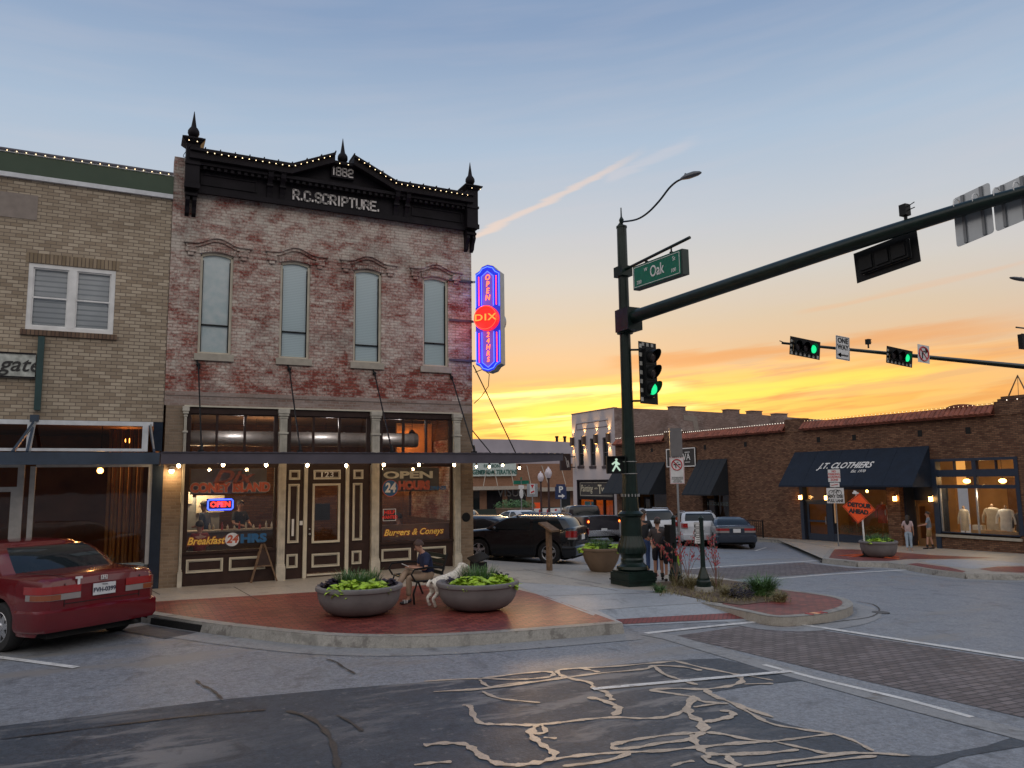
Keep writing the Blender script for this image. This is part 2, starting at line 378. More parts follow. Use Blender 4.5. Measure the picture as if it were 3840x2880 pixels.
def ground_mat(name, c, var, aggregate=.25, rough=.62, big=.5, streak=None, spots=None, spec=.5):
    if name in MC: return MC[name]
    m, t, b = newmat(name); setp(b, rough=rough, spec=spec)
    cc = t.nodes.new('ShaderNodeTexCoord'); ov = cc.outputs['Object']
    col = mixc(t, ramp(t, noise_(t, big, 5, ov, .6), [(.3, 0), (.7, 1)]), scl(c, 1-var), scl(c, 1+var))
    ag = noise_(t, 55., 2, ov, .8)
    vo = t.nodes.new('ShaderNodeTexVoronoi'); vo.inputs['Scale'].default_value = 38; t.links.new(ov, vo.inputs['Vector'])
    col = mixc(t, aggregate, col, mixc(t, ramp(t, ag, [(.40, 0), (.6, 1)]), scl(c, .45), scl(c, 2.0)))
    col = mixc(t, aggregate*.5, col, mixc(t, ramp(t, vo.outputs['Distance'], [(.1, 0), (.7, 1)]), scl(c, 1.7), scl(c, .5)))
    mg = noise_(t, 17., 6, ov, .8); col = mixc(t, .48 if aggregate > .25 else .2, col, mixc(t, ramp(t, mg, [(.36, 0), (.64, 1)]), scl(c, .35), scl(c, 2.1)))
    if streak:
        mp = t.nodes.new('ShaderNodeMapping'); mp.inputs['Scale'].default_value = streak[0]; t.links.new(ov, mp.inputs[0])
        pat = ramp(t, noise_(t, 1., 7, mp.outputs[0], .66, .3), [(streak[2], 0), (streak[3], 1)])
        zone = ramp(t, noise_(t, .28, 2, ov), [(.42, 0), (.56, 1)])
        col = mixc(t, mth(t, 'MULTIPLY', pat, zone), col, streak[1])
    if spots:
        col = mixc(t, mth(t, 'MULTIPLY', ramp(t, noise_(t, spots[0], 4, ov, .6), [(spots[2], 0), (spots[2]+.07, 1)]), .7), col, spots[1])
    st = mth(t, 'MULTIPLY', ramp(t, noise_(t, 1.7, 5, ov, .62, 1.2), [(.56, 0), (.68, .55)]), 1.); col = mixc(t, st, col, scl(c, .42))
    t.links.new(col, b.inputs['Base Color'])
    t.links.new(mth(t, 'MULTIPLY_ADD', noise_(t, 2.2, 4, ov), .22, rough-.11), b.inputs['Roughness'])
    bump(t, b, mth(t, 'ADD', ag, mth(t, 'MULTIPLY', vo.outputs['Distance'], .6)), .38, .006)
    MC[name] = m; return m
def glass(name, tint=(.9, .95, .95), refl=.10, dirt=.05):
    if name in MC: return MC[name]
    m, t, b = newmat(name); t.nodes.remove(b); out = t.nodes['Material Output']
    tr = t.nodes.new('ShaderNodeBsdfTransparent'); tr.inputs[0].default_value = tint+(1,)
    gl = t.nodes.new('ShaderNodeBsdfGlossy'); gl.inputs['Roughness'].default_value = .02; gl.inputs[0].default_value = (.9, .92, .95, 1)
    nz = t.nodes.new('ShaderNodeBump'); nz.inputs['Strength'].default_value = .05; nz.inputs['Distance'].default_value = .02; t.links.new(noise_(t, 1.5, 2), nz.inputs['Height']); t.links.new(nz.outputs[0], gl.inputs['Normal'])
    lw = t.nodes.new('ShaderNodeFresnel'); lw.inputs['IOR'].default_value = 1.5
    mx = t.nodes.new('ShaderNodeMixShader'); t.links.new(mth(t, 'MINIMUM', mth(t, 'ADD', mth(t, 'MULTIPLY', lw.outputs[0], 1.1), refl), 1.), mx.inputs[0])
    t.links.new(tr.outputs[0], mx.inputs[1]); t.links.new(gl.outputs[0], mx.inputs[2]); t.links.new(mx.outputs[0], out.inputs[0])
    MC[name] = m; return m
def frosted(name, c, rough=.35):
    m, t, b = newmat(name); setp(b, color=c, rough=rough, trans=.85, spec=.5)
    vo = t.nodes.new('ShaderNodeTexVoronoi'); vo.inputs['Scale'].default_value = 40
    cc = t.nodes.new('ShaderNodeTexCoord'); t.links.new(cc.outputs['Object'], vo.inputs['Vector']); bump(t, b, vo.outputs['Distance'], .3, .01)
    MC[name] = m; return m
def slats(name, c, dark, pitch=.05, depth=.35, var=0.0):
    if name in MC: return MC[name]
    m, t, b = newmat(name); setp(b, rough=.5, coat=.6, coatr=.05)
    cc = t.nodes.new('ShaderNodeTexCoord'); s = t.nodes.new('ShaderNodeSeparateXYZ'); t.links.new(cc.outputs['Object'], s.inputs[0])
    f = mth(t, 'FRACT', mth(t, 'DIVIDE', s.outputs[2], pitch))
    col = mixc(t, ramp(t, f, [(0, depth), (.15, depth), (.3, 0), (.9, 0), (1, depth)]), c, dark)
    if var: col = mixc(t, mth(t, 'MULTIPLY', ramp(t, noise_(t, 1.4, 4), [(.4, 0), (.6, 1)]), var), col, dark)
    t.links.new(col, b.inputs['Base Color']); MC[name] = m; return m
def paint_car(name, c, rough=.28, metal=.0, coat=.7):
    if name in MC: return MC[name]
    m, t, b = newmat(name); setp(b, rough=rough, metal=metal, coat=coat, coatr=.04)
    n = noise_(t, 3., 3); col = mixc(t, ramp(t, n, [(.35, 0), (.7, 1)]), scl(c, .9), scl(c, 1.1))
    t.links.new(mixc(t, mth(t, 'MULTIPLY', noise_(t, 60., 2), .02), col, (.25, .24, .23)), b.inputs['Base Color']); b.inputs['Specular IOR Level'].default_value = .28
    MC[name] = m; return m

m_carglass = paint_car('car_window_glass', (.012, .017, .020), .04, coat=.3)
m_worn = brick('worn_painted_brick', (.20, .040, .030), (.31, .085, .058), (.13, .07, .055), patch=((.60, .54, .47), 2.6, .86, 1.24, (.8, 1.2, 1)), bstr=.7)
m_wornlow = brick('grey_washed_brick', (.21, .13, .10), (.28, .20, .16), (.30, .26, .23), patch=((.36, .30, .27), 1.6, .8, 1.2, (.4, 2, 1)), bstr=.4)
m_pier = brick('dusty_pier_brick', (.20, .145, .10), (.27, .20, .14), (.24, .19, .14), mottle=.3)
m_tan = brick('tan_brick', (.30, .235, .165), (.50, .42, .315), (.19, .155, .12), bh=.078, mw=.009, mottle=.22, msc=.5, bstr=.5)
m_tansold = brick('tan_soldier_brick', (.25, .19, .12), (.36, .28, .19), (.12, .09, .07), bw=.075, bh=.5, mw=.009)
m_sillbrick = brick('dark_sill_brick', (.12, .07, .05), (.22, .15, .10), (.07, .05, .04), bw=.075, bh=.3, mw=.009)
m_jt = brick('dark_russet_brick', (.10, .042, .025), (.235, .125, .072), (.075, .052, .038), mottle=.3, msc=.8, bstr=.5)
m_far = brick('brown_far_brick', (.24, .12, .07), (.30, .16, .10), (.25, .15, .10), mottle=.12)
m_sidebrick = brick('weathered_side_brick', (.20, .13, .11), (.28, .19, .16), (.22, .17, .15), patch=((.42, .36, .34), .35, .98, 1.4, (.6, 1.3, 1)))
m_pave = brick('red_clay_paver', (.15, .03, .026), (.29, .07, .052), (.065, .03, .027), bw=.21, bh=.105, mw=.011, vec='ground', rough=.47, mottle=.18, bstr=.3)
m_cross = brick('grey_crosswalk_paver', (.095, .075, .078), (.185, .155, .158), (.035, .03, .032), bw=.22, bh=.11, mw=.013, vec='ground', rough=.5, mottle=.25, bstr=.6)
m_tact = brick('tactile_paver', (.28, .07, .06), (.33, .09, .075), (.12, .04, .035), bw=.10, bh=.05, mw=.012, vec='ground', rough=.5, bstr=.8)
m_road = ground_mat('grey_asphalt', (.17, .185, .208), .16, .5, .52, .35, streak=((.25, 1.4, 1), (.21, .205, .20), .52, .62), spec=.6)
m_patch = ground_mat('dark_asphalt', (.040, .050, .064), .16, .30, .58, .6, streak=((.9, 3.2, 1), (.17, .168, .17), .50, .58), spots=(9., (.15, .15, .15), .62))
m_gutter = ground_mat('concrete_gutter', (.235, .24, .245), .18, .12, .6, .8, spots=(3., (.13, .12, .11), .6))
m_walk = ground_mat('concrete_walk', (.31, .285, .245), .12, .10, .48, .45, spots=(2.1, (.20, .18, .16), .64), spec=.6)
m_ramp = ground_mat('blue_grey_concrete', (.29, .31, .33), .10, .12, .5, .8, spec=.6)
m_kerb = ground_mat('kerb_concrete', (.26, .25, .225), .28, .14, .6, 1.4, spots=(4., (.11, .10, .09), .58))
m_line = ground_mat('worn_white_road_paint', (.62, .62, .60), .18, .15, .5, 3., spots=(11., (.22, .22, .22), .58))
m_seal = ground_mat('tan_crack_sealant', (.42, .34, .26), .25, .2, .42, 2., spots=(10., (.18, .16, .14), .63), spec=.8)
m_tar = M('black_tar_crack', (.03, .03, .032), .45)
m_seam = M('dark_joint', (.07, .065, .06), .8)
m_soil = M('mulch_soil', (.12, .085, .055), .95, var=.4, scale=14, bmp=.6)
m_black = M('black_cornice_paint', (.012, .010, .013), .6, var=.3, scale=3, spec=.15)
m_blackmetal = M('black_metal', (.010, .011, .012), .5, spec=.2)
m_green = M('dark_green_enamel', (.007, .018, .015), .32, var=.3, scale=5, spec=.35)
m_stone = M('sill_stone', (.36, .33, .27), .8, bmp=.3, scale=9)
m_cream = M('cream_trim', (.52, .48, .38), .55, scale=4)
m_creamdk = M('weathered_cream_trim', (.45, .42, .35), .6, scale=6, var=.2)
m_brown = M('dark_brown_panel', (.036, .021, .018), .5, var=.2, spec=.2)
m_white = M('white_paint', (.72, .72, .70), .5, scale=4)
m_whitecorn = M('white_trim', (.62, .64, .66), .55)
m_greenband = M('green_sheet_metal', (.030, .060, .032), .5, var=.1, scale=1)
m_blueband = M('blue_black_tile', (.012, .02, .035), .2)
m_fascia = M('slate_fascia', (.072, .065, .085), .55, var=.2, scale=2)
m_fascial = M('navy_fascia', (.030, .048, .075), .5, var=.25, scale=3)
m_soffit = M('soffit', (.12, .10, .09), .8)
m_alum = M('dull_aluminium', (.45, .45, .44), .42, metal=.7)
m_pink = M('letter_paint', (.62, .58, .55), .5)
m_glass = glass('shop_glass', (.84, .84, .82), .01)
m_clear = glass('clear_glass', (.97, .98, .98), .02)
m_glassd = glass('dark_shop_glass', (.66, .60, .54), .0)
m_blind = slats('window_blind', (.84, .97, 1.0), (.50, .61, .65), .042, .5)
m_blindroll = M('roller_blind', (.84, .98, 1.0), .45, coat=.5)
m_ltan = slats('shutter_boards', (.80, .83, .85), (.38, .42, .46), .115, .9, .35)
m_cloth_navy = M('navy_canvas', (.006, .014, .030), .9, scale=2, var=.15)
m_cloth_black = M('black_canvas', (.010, .014, .020), .8)
m_tile = M('terracotta_tile', (.24, .075, .045), .75, var=.4, scale=3.)
m_whitebld = M('pale_stucco', (.46, .42, .43), .85, scale=.6, var=.08, bmp=.2)
m_bulb = EM('lit_bulb', (1, .72, .40), 26)
m_tiny = EM('tiny_bulb', (1, .74, .42), 3.6, False)
m_whitetiny = EM('pale_tiny_bulb', (1, .88, .74), 3.2, False)
m_warm = EM('warm_lamp', (1, .48, .12), 16)
m_red = EM('red_neon', (1, .035, .02), 3.4); m_blue = EM('blue_neon', (.05, .10, 1), 4.0); m_orn = EM('orange_neon', (1, .13, .02), 3.2)
m_redface = EM('glowing_red_face', (1, .02, .015), .85); m_blueface = EM('glowing_blue_face', (.02, .04, .75), .5); m_violet = EM('violet_face', (.22, .10, .62), .45)
m_grn = EM('green_signal_lens', (.01, .55, .19), 1.7); m_walk_l = EM('walk_symbol', (.75, 1, .80), .5)
m_tail = EM('lit_tail_lamp', (1, .22, .03), 3.5)
m_skin = M('skin', (.42, .22, .15), .55, var=.08); m_skin2 = M('skin_tanned', (.30, .15, .095), .55, var=.08)
m_hair = M('dark_hair', (.025, .016, .012), .6, scale=30); m_hairb = M('auburn_hair', (.050, .020, .012), .55, scale=30)
m_rubber = M('tyre_rubber', (.015, .015, .016), .75); m_chrome = M('wheel_alloy', (.50, .51, .53), .28, metal=.85, var=.08)
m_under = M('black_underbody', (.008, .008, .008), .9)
m_taildark = M('red_tail_lens', (.30, .008, .008), .15, coat=1.); m_tailclear = M('clear_lens', (.26, .23, .22), .2, coat=1.)
m_amber = M('amber_lens', (.25, .06, .015), .2, coat=1.)
m_plate = M('number_plate', (.62, .63, .64), .4); m_ink = M('dark_lettering', (.02, .025, .06), .5)
m_planter = M('grey_stone_planter', (.155, .145, .145), .72, var=.22, scale=2.5, bmp=.35)
m_planterb = M('brown_stone_planter', (.17, .115, .075), .75, var=.2, scale=2.5, bmp=.35)
m_sign = M('white_sign_sheet', (.66, .66, .65), .4); m_signred = M('sign_red', (.50, .02, .03), .4); m_signk = M('sign_black', (.02, .02, .02), .45)
m_signback = M('sign_back_aluminium', (.42, .45, .47), .35, metal=.5, var=.06)
m_post = M('galvanised_post', (.30, .31, .32), .45, metal=.7)
m_orange = M('fluorescent_orange', (1, .10, .012), .5, var=.04)
m_stgreen = M('street_sign_green', (.0, .15, .09), .4)
m_wood = M('weathered_wood', (.16, .10, .06), .8, var=.35, scale=12)
# ------------------------------------------------------------------ ground
def P(pts, off=0., d=True): return [gp(x, y, off, d) for x, y in pts]
def sm(pts, n=4, closed=False):        # Catmull-Rom through points
    out = []; k = len(pts); pts = [Vector(p) for p in pts]
    for i in range(k if closed else k-1):
        p0, p1, p2, p3 = (pts[(i+j) % k] if closed else pts[min(max(i+j, 0), k-1)] for j in (-1, 0, 1, 2))
        for q in range(n):
            t = q/n
            out.append(.5*((2*p1)+(p2-p0)*t+(2*p0-5*p1+4*p2-p3)*t*t+(3*p1-p0-3*p2+p3)*t**3))
    if not closed: out.append(pts[-1])
    return out
mb = MB()
xs = [-300, -120, -60, -40, -30]+[-20+i*1. for i in range(56)]+[38, 44, 55, 75, 120, 300]
ys = [-200, -60, -20, -8]+[-2+i*1. for i in range(60)]+[62, 70, 85, 110, 200, 500]
for y in ys:
    for x in xs: mb.v.append((x, y, G(x, y)))
k = len(xs)
for j in range(len(ys)-1):
    for i in range(k-1): mb.f.append((j*k+i, j*k+i+1, (j+1)*k+i+1, (j+1)*k+i)); mb.m.append(0)
struct('road', mb, m_road, smooth=60)

# corner pavement with its kerb; outline traced along the kerb top
K = .15
kA = P([(345, 1330), (440, 1345), (560, 1359.5), (700, 1372.5), (850, 1376.5), (1000, 1372), (1150, 1362), (1280, 1352), (1345, 1347)], K)
inner = [Vector(p) for p in P([(1345, 1347), (1290, 1318)], K)]
isl = P([(1515, 1303), (1600, 1319), (1665, 1332), (1720, 1332.5), (1790, 1325), (1838, 1311), (1835, 1297), (1790, 1286), (1700, 1274), (1640, 1265)], K)
kAs = [Vector(p) for p in sm(kA, 4)]; isls = [Vector(p) for p in sm(isl, 3)]
west = [Vector((-40, 16.9, 0)), Vector((-.6, 16.9, 0)), Vector((.1, 16.0, 0))]
east = [Vector(p) for p in ((13.4, 15.2, 0), (13.0, 17.5, 0), (11.9, 19.2, 0), (10.6, 20.3, 0), (9.9, 21.5, 0), (9.75, 30, 0), (9.75, 62, 0), (-40, 62, 0))]
outline = west+kAs+inner[1:]+isls+east
drape(outline, K, 'pavement', m_walk, wall=.22, step=1.0)
# kerb ramp down to the crossing, with its flare, warning strip and back joint
rb = [gp(1290, 1318, K), gp(1515, 1303, K)]; rf = [gp(1345, 1352, .006), gp(1662, 1339, .006)]
def quad_sheet(name, a, b, c, d, za, zb, mat, n=8, lift=0.):
    q = MB()
    for j in range(n+1):
        for i in range(n+1):
            u, v_ = i/n, j/n
            p = Vector(a).lerp(Vector(b), u).lerp(Vector(d).lerp(Vector(c), u), v_)
            q.v.append((p.x, p.y, G(p.x, p.y)+za+(zb-za)*v_+lift))
    for j in range(n):
        for i in range(n): q.f.append((j*(n+1)+i, j*(n+1)+i+1, (j+1)*(n+1)+i+1, (j+1)*(n+1)+i)); q.m.append(0)
    return struct(name, q, mat)
quad_sheet('kerb_ramp', rf[0], rf[1], rb[1], rb[0], .006, K, m_ramp)
t0, t1 = rf[0].lerp(rb[0], .08), rf[1].lerp(rb[1], .10); t2, t3 = rf[1].lerp(rb[1], .42), rf[0].lerp(rb[0], .36)
quad_sheet('warning_strip', t0, t1, t2, t3, .006+.144*.09, .006+.144*.39, m_tact, lift=.006)
fl = MB(); a, b, c = gp(1345, 1352, .005), gp(1290, 1318, K-.002), gp(1281, 1352, K-.003); fl.face([a, b, c]); fl.face([a, c, gp(1283, 1372, .0)]); struct('ramp_flare', fl, m_kerb)
# blue grey slab behind the ramp
drape(P([(1095, 1256), (1418, 1277), (1530, 1298), (1512, 1303), (1290, 1318), (1345, 1346), (1322, 1345), (1180, 1292)], K), K+.004, 'crossing_slab', m_ramp)
# red brick paving, inset from the kerb
rj = random.Random(2)
def inset(pts, d):
    out = []
    for i, p in enumerate(pts):
        t = (pts[min(i+1, len(pts)-1)]-pts[max(i-1, 0)]); n = Vector((-t.y, t.x, 0)).normalized(); out.append(Vector(p)+n*d)
    return out
bi = inset(kAs, .19)
back_edge = P([(1315, 1341), (1262, 1318), (1180, 1289), (1085, 1265), (1000, 1258)], K)
drape([Vector((-.35, 16.9, 0)), Vector((.3, 16.15, 0))]+bi+back_edge+P([(870, 1268), (700, 1292), (500, 1308), (360, 1311)], K), K+.004, 'brick_paving', m_pave, step=.7)
# kerb strip sheet along the front
def ribbon(name, pts, w, off, mat, kind='structure', jit=0):
    q = MB(); pts = [Vector((p[0], p[1], 0)) for p in pts]; ws = w if isinstance(w, (list, tuple)) else [w]*len(pts)
    for i, p in enumerate(pts):
        t = (pts[min(i+1, len(pts)-1)]-pts[max(i-1, 0)]); n = Vector((-t.y, t.x, 0)).normalized()
        for s in (-1, 1):
            c = p+n*(s*ws[i]/2*(1+jit*rj.uniform(-1, 1))); q.v.append((c.x, c.y, G(c.x, c.y)+off))
    for i in range(len(pts)-1): q.f.append((2*i, 2*i+2, 2*i+3, 2*i+1)); q.m.append(0)
    return struct(name, q, mat, kind=kind)
ribbon('kerb', inset([Vector((-.1, 16.2, 0))]+kAs, .092), .196, K+.008, m_kerb)
kf = MB(); prev = None
for p in [Vector((-.1, 16.2, 0))]+kAs:                # kerb face, battered a little
    top = Vector((p.x, p.y, G(p.x, p.y)+K+.008)); n = Vector((0, 0, 0)); prev2 = top
    if prev is not None:
        d = (p-pp).normalized(); n = Vector((d.y, -d.x, 0))*.05
        kf.face([prev, top, top+n-Vector((0, 0, K+.01)), prev+n-Vector((0, 0, K+.01))])
    prev = top; pp = p
struct('kerb_face', kf, m_kerb)
ribbon('gutter', inset([Vector((-.1, 16.2, 0))]+kAs, -.30), .50, .006, m_gutter)
ribbon('kerb', inset(isls, .085), .18, K+.008, m_kerb)
ribbon('gutter', inset(isls, -.28), .42, .006, m_gutter)
ribbon('gutter', [Vector((p.x, p.y, 0)) for p in sm(P([(1850, 1300), (1885, 1306), (1900, 1318), (1885, 1332), (1840, 1340), (1740, 1352)]), 3)], [.02, .05, .06, .05, .04, .02]*0 or .03, .011, m_seam)
isin = inset(isls, .18)
drape([Vector((p.x, p.y, 0)) for p in isin[4:-3]]+P([(1600, 1283), (1570, 1296), (1560, 1305)], K), K+.004, 'brick_paving', m_pave, step=.7)
# planting bed between ramp and crossing
drape(P([(1415, 1270), (1395, 1262), (1520, 1248), (1640, 1262), (1700, 1280), (1690, 1297), (1600, 1308), (1530, 1299), (1470, 1285)], K), K+.012, 'planting_bed', m_soil)
# expansion joints in the concrete walk
for a, b in (((505, 1268), (560, 1299)), ((300, 1262), (345, 1285)), ((1090, 1256), (1170, 1262)), ((1130, 1230), (1300, 1262)), ((1180, 1288), (1420, 1281)), ((1275, 1265), (1335, 1277)), ((360, 1310.5), (1090, 1262)), ((820, 1262), (1210, 1228))):
    pa, pb = gp(*a, K), gp(*b, K); n = max(2, int((pb-pa).length/1.))
    ribbon('joint', [pa.lerp(pb, i/n) for i in range(n+1)], .022, K+.007, m_seam)
# storm inlet: dark opening in the kerb
q = MB(); a, b = Vector((.42, 15.0, 0)), Vector((1.22, 13.45, 0)); a, b = gp(328, 1349, 0), gp(434, 1366, 0)
d = (b-a).normalized(); n = Vector((d.y, -d.x, 0))
for p in (a, b): pass
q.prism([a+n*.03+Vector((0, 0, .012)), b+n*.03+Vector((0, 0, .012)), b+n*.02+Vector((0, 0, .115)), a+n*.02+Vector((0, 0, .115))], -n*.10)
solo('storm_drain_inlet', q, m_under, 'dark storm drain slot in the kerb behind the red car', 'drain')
ribbon('gutter', [a+n*.35, b+n*.35], .55, .008, m_patch)

# far side pavement in front of the clothing shop
jt = [gp(x, y, K, False) for x, y in ((2660, 1995), (3010, 2033), (3115, 2053), (3085, 2095), (3215, 2108), (3330, 2111), (3395, 2118), (3500, 2137), (3620, 2150), (3720, 2154), (3840, 2155), (4100, 2170))]
jt2 = [Vector((30.8, 60, 0)), Vector((30.8, 36, 0))]; jt[0] = Vector((30.6, 30.5, 0))
drape(jt2+jt+[Vector((60, 13.5, 0)), Vector((60, 62, 0))], K, 'pavement', m_walk, wall=.22, step=1.5)
drape([gp(x, y, K, False) for x, y in ((3130, 2060), (3105, 2092), (3220, 2103), (3330, 2104), (3400, 2097), (3560, 2096), (3740, 2093), (3500, 2082), (3330, 2068), (3200, 2060))], K+.004, 'brick_paving', m_pave)
drape([gp(x, y, K, False) for x, y in ((3440, 2112), (3560, 2128), (3622, 2143), (3610, 2147), (3500, 2134), (3400, 2116))], K+.006, 'warning_strip', m_tact)
drape([gp(x, y, K, False) for x, y in ((3670, 2134), (3740, 2125), (3840, 2124), (4000, 2130), (4000, 2150), (3840, 2148), (3720, 2143))], K+.004, 'brick_paving', m_pave)
drape([gp(x, y, K, False) for x, y in ((3440, 2104), (3560, 2098), (3760, 2104), (3860, 2118), (3760, 2122), (3650, 2134), (3560, 2124))], K+.003, 'crossing_slab', m_ramp)
ribbon('kerb', jt2+jt[:3], .18, K+.006, m_kerb)
ribbon('kerb', inset(jt[2:7], .09), .18, K+.008, m_kerb)
ribbon('gutter', inset(jt[2:], -.42), .6, .006, m_gutter)
kq = MB()
for a, b in zip(jt[2:], jt[3:]):
    d_ = (b-a).normalized(); o_ = Vector((d_.y, -d_.x, 0))
    kq.face([Vector((a.x, a.y, G(a.x, a.y)+K+.006))+o_*.004, Vector((b.x, b.y, G(b.x, b.y)+K+.006))+o_*.004, Vector((b.x, b.y, G(b.x, b.y)-.01))+o_*.06, Vector((a.x, a.y, G(a.x, a.y)-.01))+o_*.06])
struct('kerb_face', kq, m_kerb)
# low kerb wall behind the parking bays
q = MB(); L_ = jt2+jt[:3]
for a, b in zip(L_, L_[1:]):
    d_ = (b-a).normalized(); o_ = Vector((d_.y, -d_.x, 0)); a, b = a+o_*.05, b+o_*.05
    a2, b2 = Vector((a.x, a.y, G(a.x, a.y)+K)), Vector((b.x, b.y, G(b.x, b.y)+K))
    o5 = o_*-.05+Vector((0, 0, .012)); q.face([a2+Vector((0, 0, .010)), b2+Vector((0, 0, .010)), b2-Vector((0, 0, .3)), a2-Vector((0, 0, .3))]); q.face([a2+o5, b2+o5, b2+Vector((0, 0, .010)), a2+Vector((0, 0, .010))])
struct('kerb_face', q, m_kerb)

# brick crossings and their white edge lines
drape(P([(1462, 1374), (1660, 1345.5), (1700, 1350), (2212, 1430), (2400, 1463), (2500, 1640), (2212, 1551), (1760, 1446)]), .004, 'brick_crossing', m_cross)
drape(P([(1375, 1240), (1450, 1232), (1560, 1227), (1770, 1213), (1880, 1203), (2000, 1207), (2055, 1222), (1900, 1228), (1780, 1239), (1620, 1250), (1440, 1262)]), .004, 'brick_crossing', m_cross)
def line(name, pts, w, mat=None, off=.010, n=6):
    pp = P(pts); out = []
    for a, b in zip(pp, pp[1:]): out += [a.lerp(b, i/n) for i in range(n)]
    return ribbon(name, out+[pp[-1]], w, off, mat or m_line)
line('concrete_band', [(1398, 1368), (1450, 1378), (1700, 1452), (1960, 1523), (2300, 1612)], .36, m_gutter, .006)
line('crossing_line', [(1650, 1437), (1760, 1466), (1960, 1513), (2100, 1551)], .09)
line('crossing_line', [(1700, 1344), (1745, 1352), (2212, 1424), (2420, 1462)], .16)
line('crossing_line', [(1395, 1369), (1662, 1341.5)], .12)
line('crossing_line', [(1675, 1251), (1780, 1242), (2050, 1226)], .14)
line('crossing_line', [(1490, 1229), (1770, 1211), (1880, 1200)], .16)
line('parking_line', [(-60, 1415), (0, 1421), (165, 1443)], .11)
line('lane_line', [(1280, 1491), (1480, 1473), (1712, 1452)], .10, off=.016)
line('parking_line', [(1632, 1190), (1655, 1183)], .10)
line('parking_line', [(1000, 1250), (1002, 1251)], .01)
# dark resurfaced strip
dp = P([(-300, 2760), (868, 2621), (1300, 2582), (1736, 2548), (2257, 2500), (2480, 2478), (2700, 2470), (2900, 2515), (3080, 2546), (2850, 2568), (2640, 2600), (2760, 2660), (2950, 2716), (3130, 2757), (3300, 2832), (3500, 2836), (3700, 2798), (3840, 2752), (4100, 2720), (4100, 2770), (3840, 2800), (3600, 2840), (3440, 2905), (3400, 3100), (2200, 3300), (400, 3300), (-900, 3300)], 0, False)
drape(dp, .004, 'dark_asphalt_strip', m_patch, step=.6)
# crack sealant, poured as flat ribbons
S8 = lambda x, y: (1300+x*.7233, 2250+y*.7233)
S6 = lambda x, y: (2300+x*.6962, 2000+y*.6962)
rs = random.Random(3)
def seal(pts, w, f=S8, mat=m_seal, off=.009):
    pp = [gp(*f(*p), 0, False) for p in pts]; pp = sm(pp, 9)
    w *= .78; ws = [w*(.45+.75*rs.random()+.35*sin(i*.7+len(pts))) for i in range(len(pp))]
    ws = [(ws[max(0, i-1)]+ws[i]+ws[min(len(ws)-1, i+1)])/3 for i in range(len(ws))]; ws[0] *= .35; ws[-1] *= .35
    seal.k = getattr(seal, 'k', 0)+1
    ribbon('crack_sealant', pp, ws, off+.0004*seal.k % .004, mat, jit=.16)
for p, w in (([(600, 548), (640, 555), (655, 600), (690, 640), (750, 648), (850, 650), (960, 652), (1100, 640), (1250, 622), (1400, 612), (1520, 618), (1640, 612), (1720, 590), (1770, 555), (1800, 520)], .085),
    ([(400, 425), (560, 415), (700, 411), (850, 415), (960, 412), (1050, 402), (1072, 385), (1030, 375), (900, 385), (700, 410)], .08),
    ([(1090, 378), (1110, 365), (1200, 357), (1350, 350), (1560, 333), (1700, 320)], .09), ([(1200, 357), (1260, 366), (1310, 378)], .08),
    ([(1090, 378), (1120, 398), (1180, 415), (1260, 432), (1285, 462), (1340, 480), (1360, 500), (1380, 525)], .10),
    ([(450, 480), (700, 465), (900, 440), (1100, 412), (1300, 385), (1540, 362), (1600, 345), (1740, 350), (1840, 370)], .09),
    ([(600, 470), (720, 460), (850, 438), (1000, 425), (1120, 405)], .07), ([(690, 418), (720, 445), (760, 462)], .07),
    ([(1600, 350), (1640, 385), (1720, 415), (1820, 445)], .09),
    ([(1700, 318), (1850, 355), (2000, 385), (2050, 420), (2000, 445), (1860, 465), (1700, 462), (1580, 470), (1700, 490), (1790, 505), (1850, 530), (1980, 540)], .10),
    ([(1850, 352), (1940, 375), (2100, 400), (2212, 420)], .07), ([(1860, 465), (1900, 500), (1980, 528), (2090, 570), (2212, 612)], .10),
    ([(2060, 440), (2212, 436)], .06),
    ([(1250, 508), (1320, 522), (1390, 550), (1412, 575), (1380, 605)], .12), ([(1800, 500), (1770, 560), (1780, 600), (1840, 640), (1850, 688)], .13),
    ([(1800, 560), (1900, 545), (1980, 540)], .07), ([(1840, 640), (1930, 625), (2000, 603), (1990, 582), (1935, 580)], .10),
    ([(985, 655), (955, 690), (975, 725), (1020, 760), (1075, 800), (1060, 830), (980, 850), (880, 862), (780, 852), (700, 815), (650, 775), (600, 752), (500, 748), (400, 760)], .105),
    ([(1010, 652), (1030, 690), (970, 700)], .08), ([(1020, 716), (1090, 722)], .06),
    ([(1060, 832), (1200, 812), (1400, 796), (1600, 788), (1800, 770), (2000, 750), (2212, 737)], .09),
    ([(1850, 690), (1700, 700), (1500, 728), (1385, 755), (1400, 776), (1500, 770), (1620, 748), (1760, 730), (1800, 702)], .085),
    ([(1850, 690), (1950, 700), (2100, 730), (2212, 740)], .085), ([(1850, 690), (1800, 722), (1830, 770), (1870, 800), (2000, 806), (2212, 792)], .10),
    ([(1120, 868), (1350, 838), (1470, 798)], .085), ([(1880, 810), (1858, 830), (1920, 856), (2020, 875)], .10), ([(1975, 812), (1990, 840), (2040, 866)], .09),
    ([(350, 862), (450, 850), (545, 845)], .07), ([(705, 480), (780, 512), (880, 526), (1005, 537)], .07), ([(1680, 868), (1740, 848), (1800, 838)], .06)):
    seal(p, w)
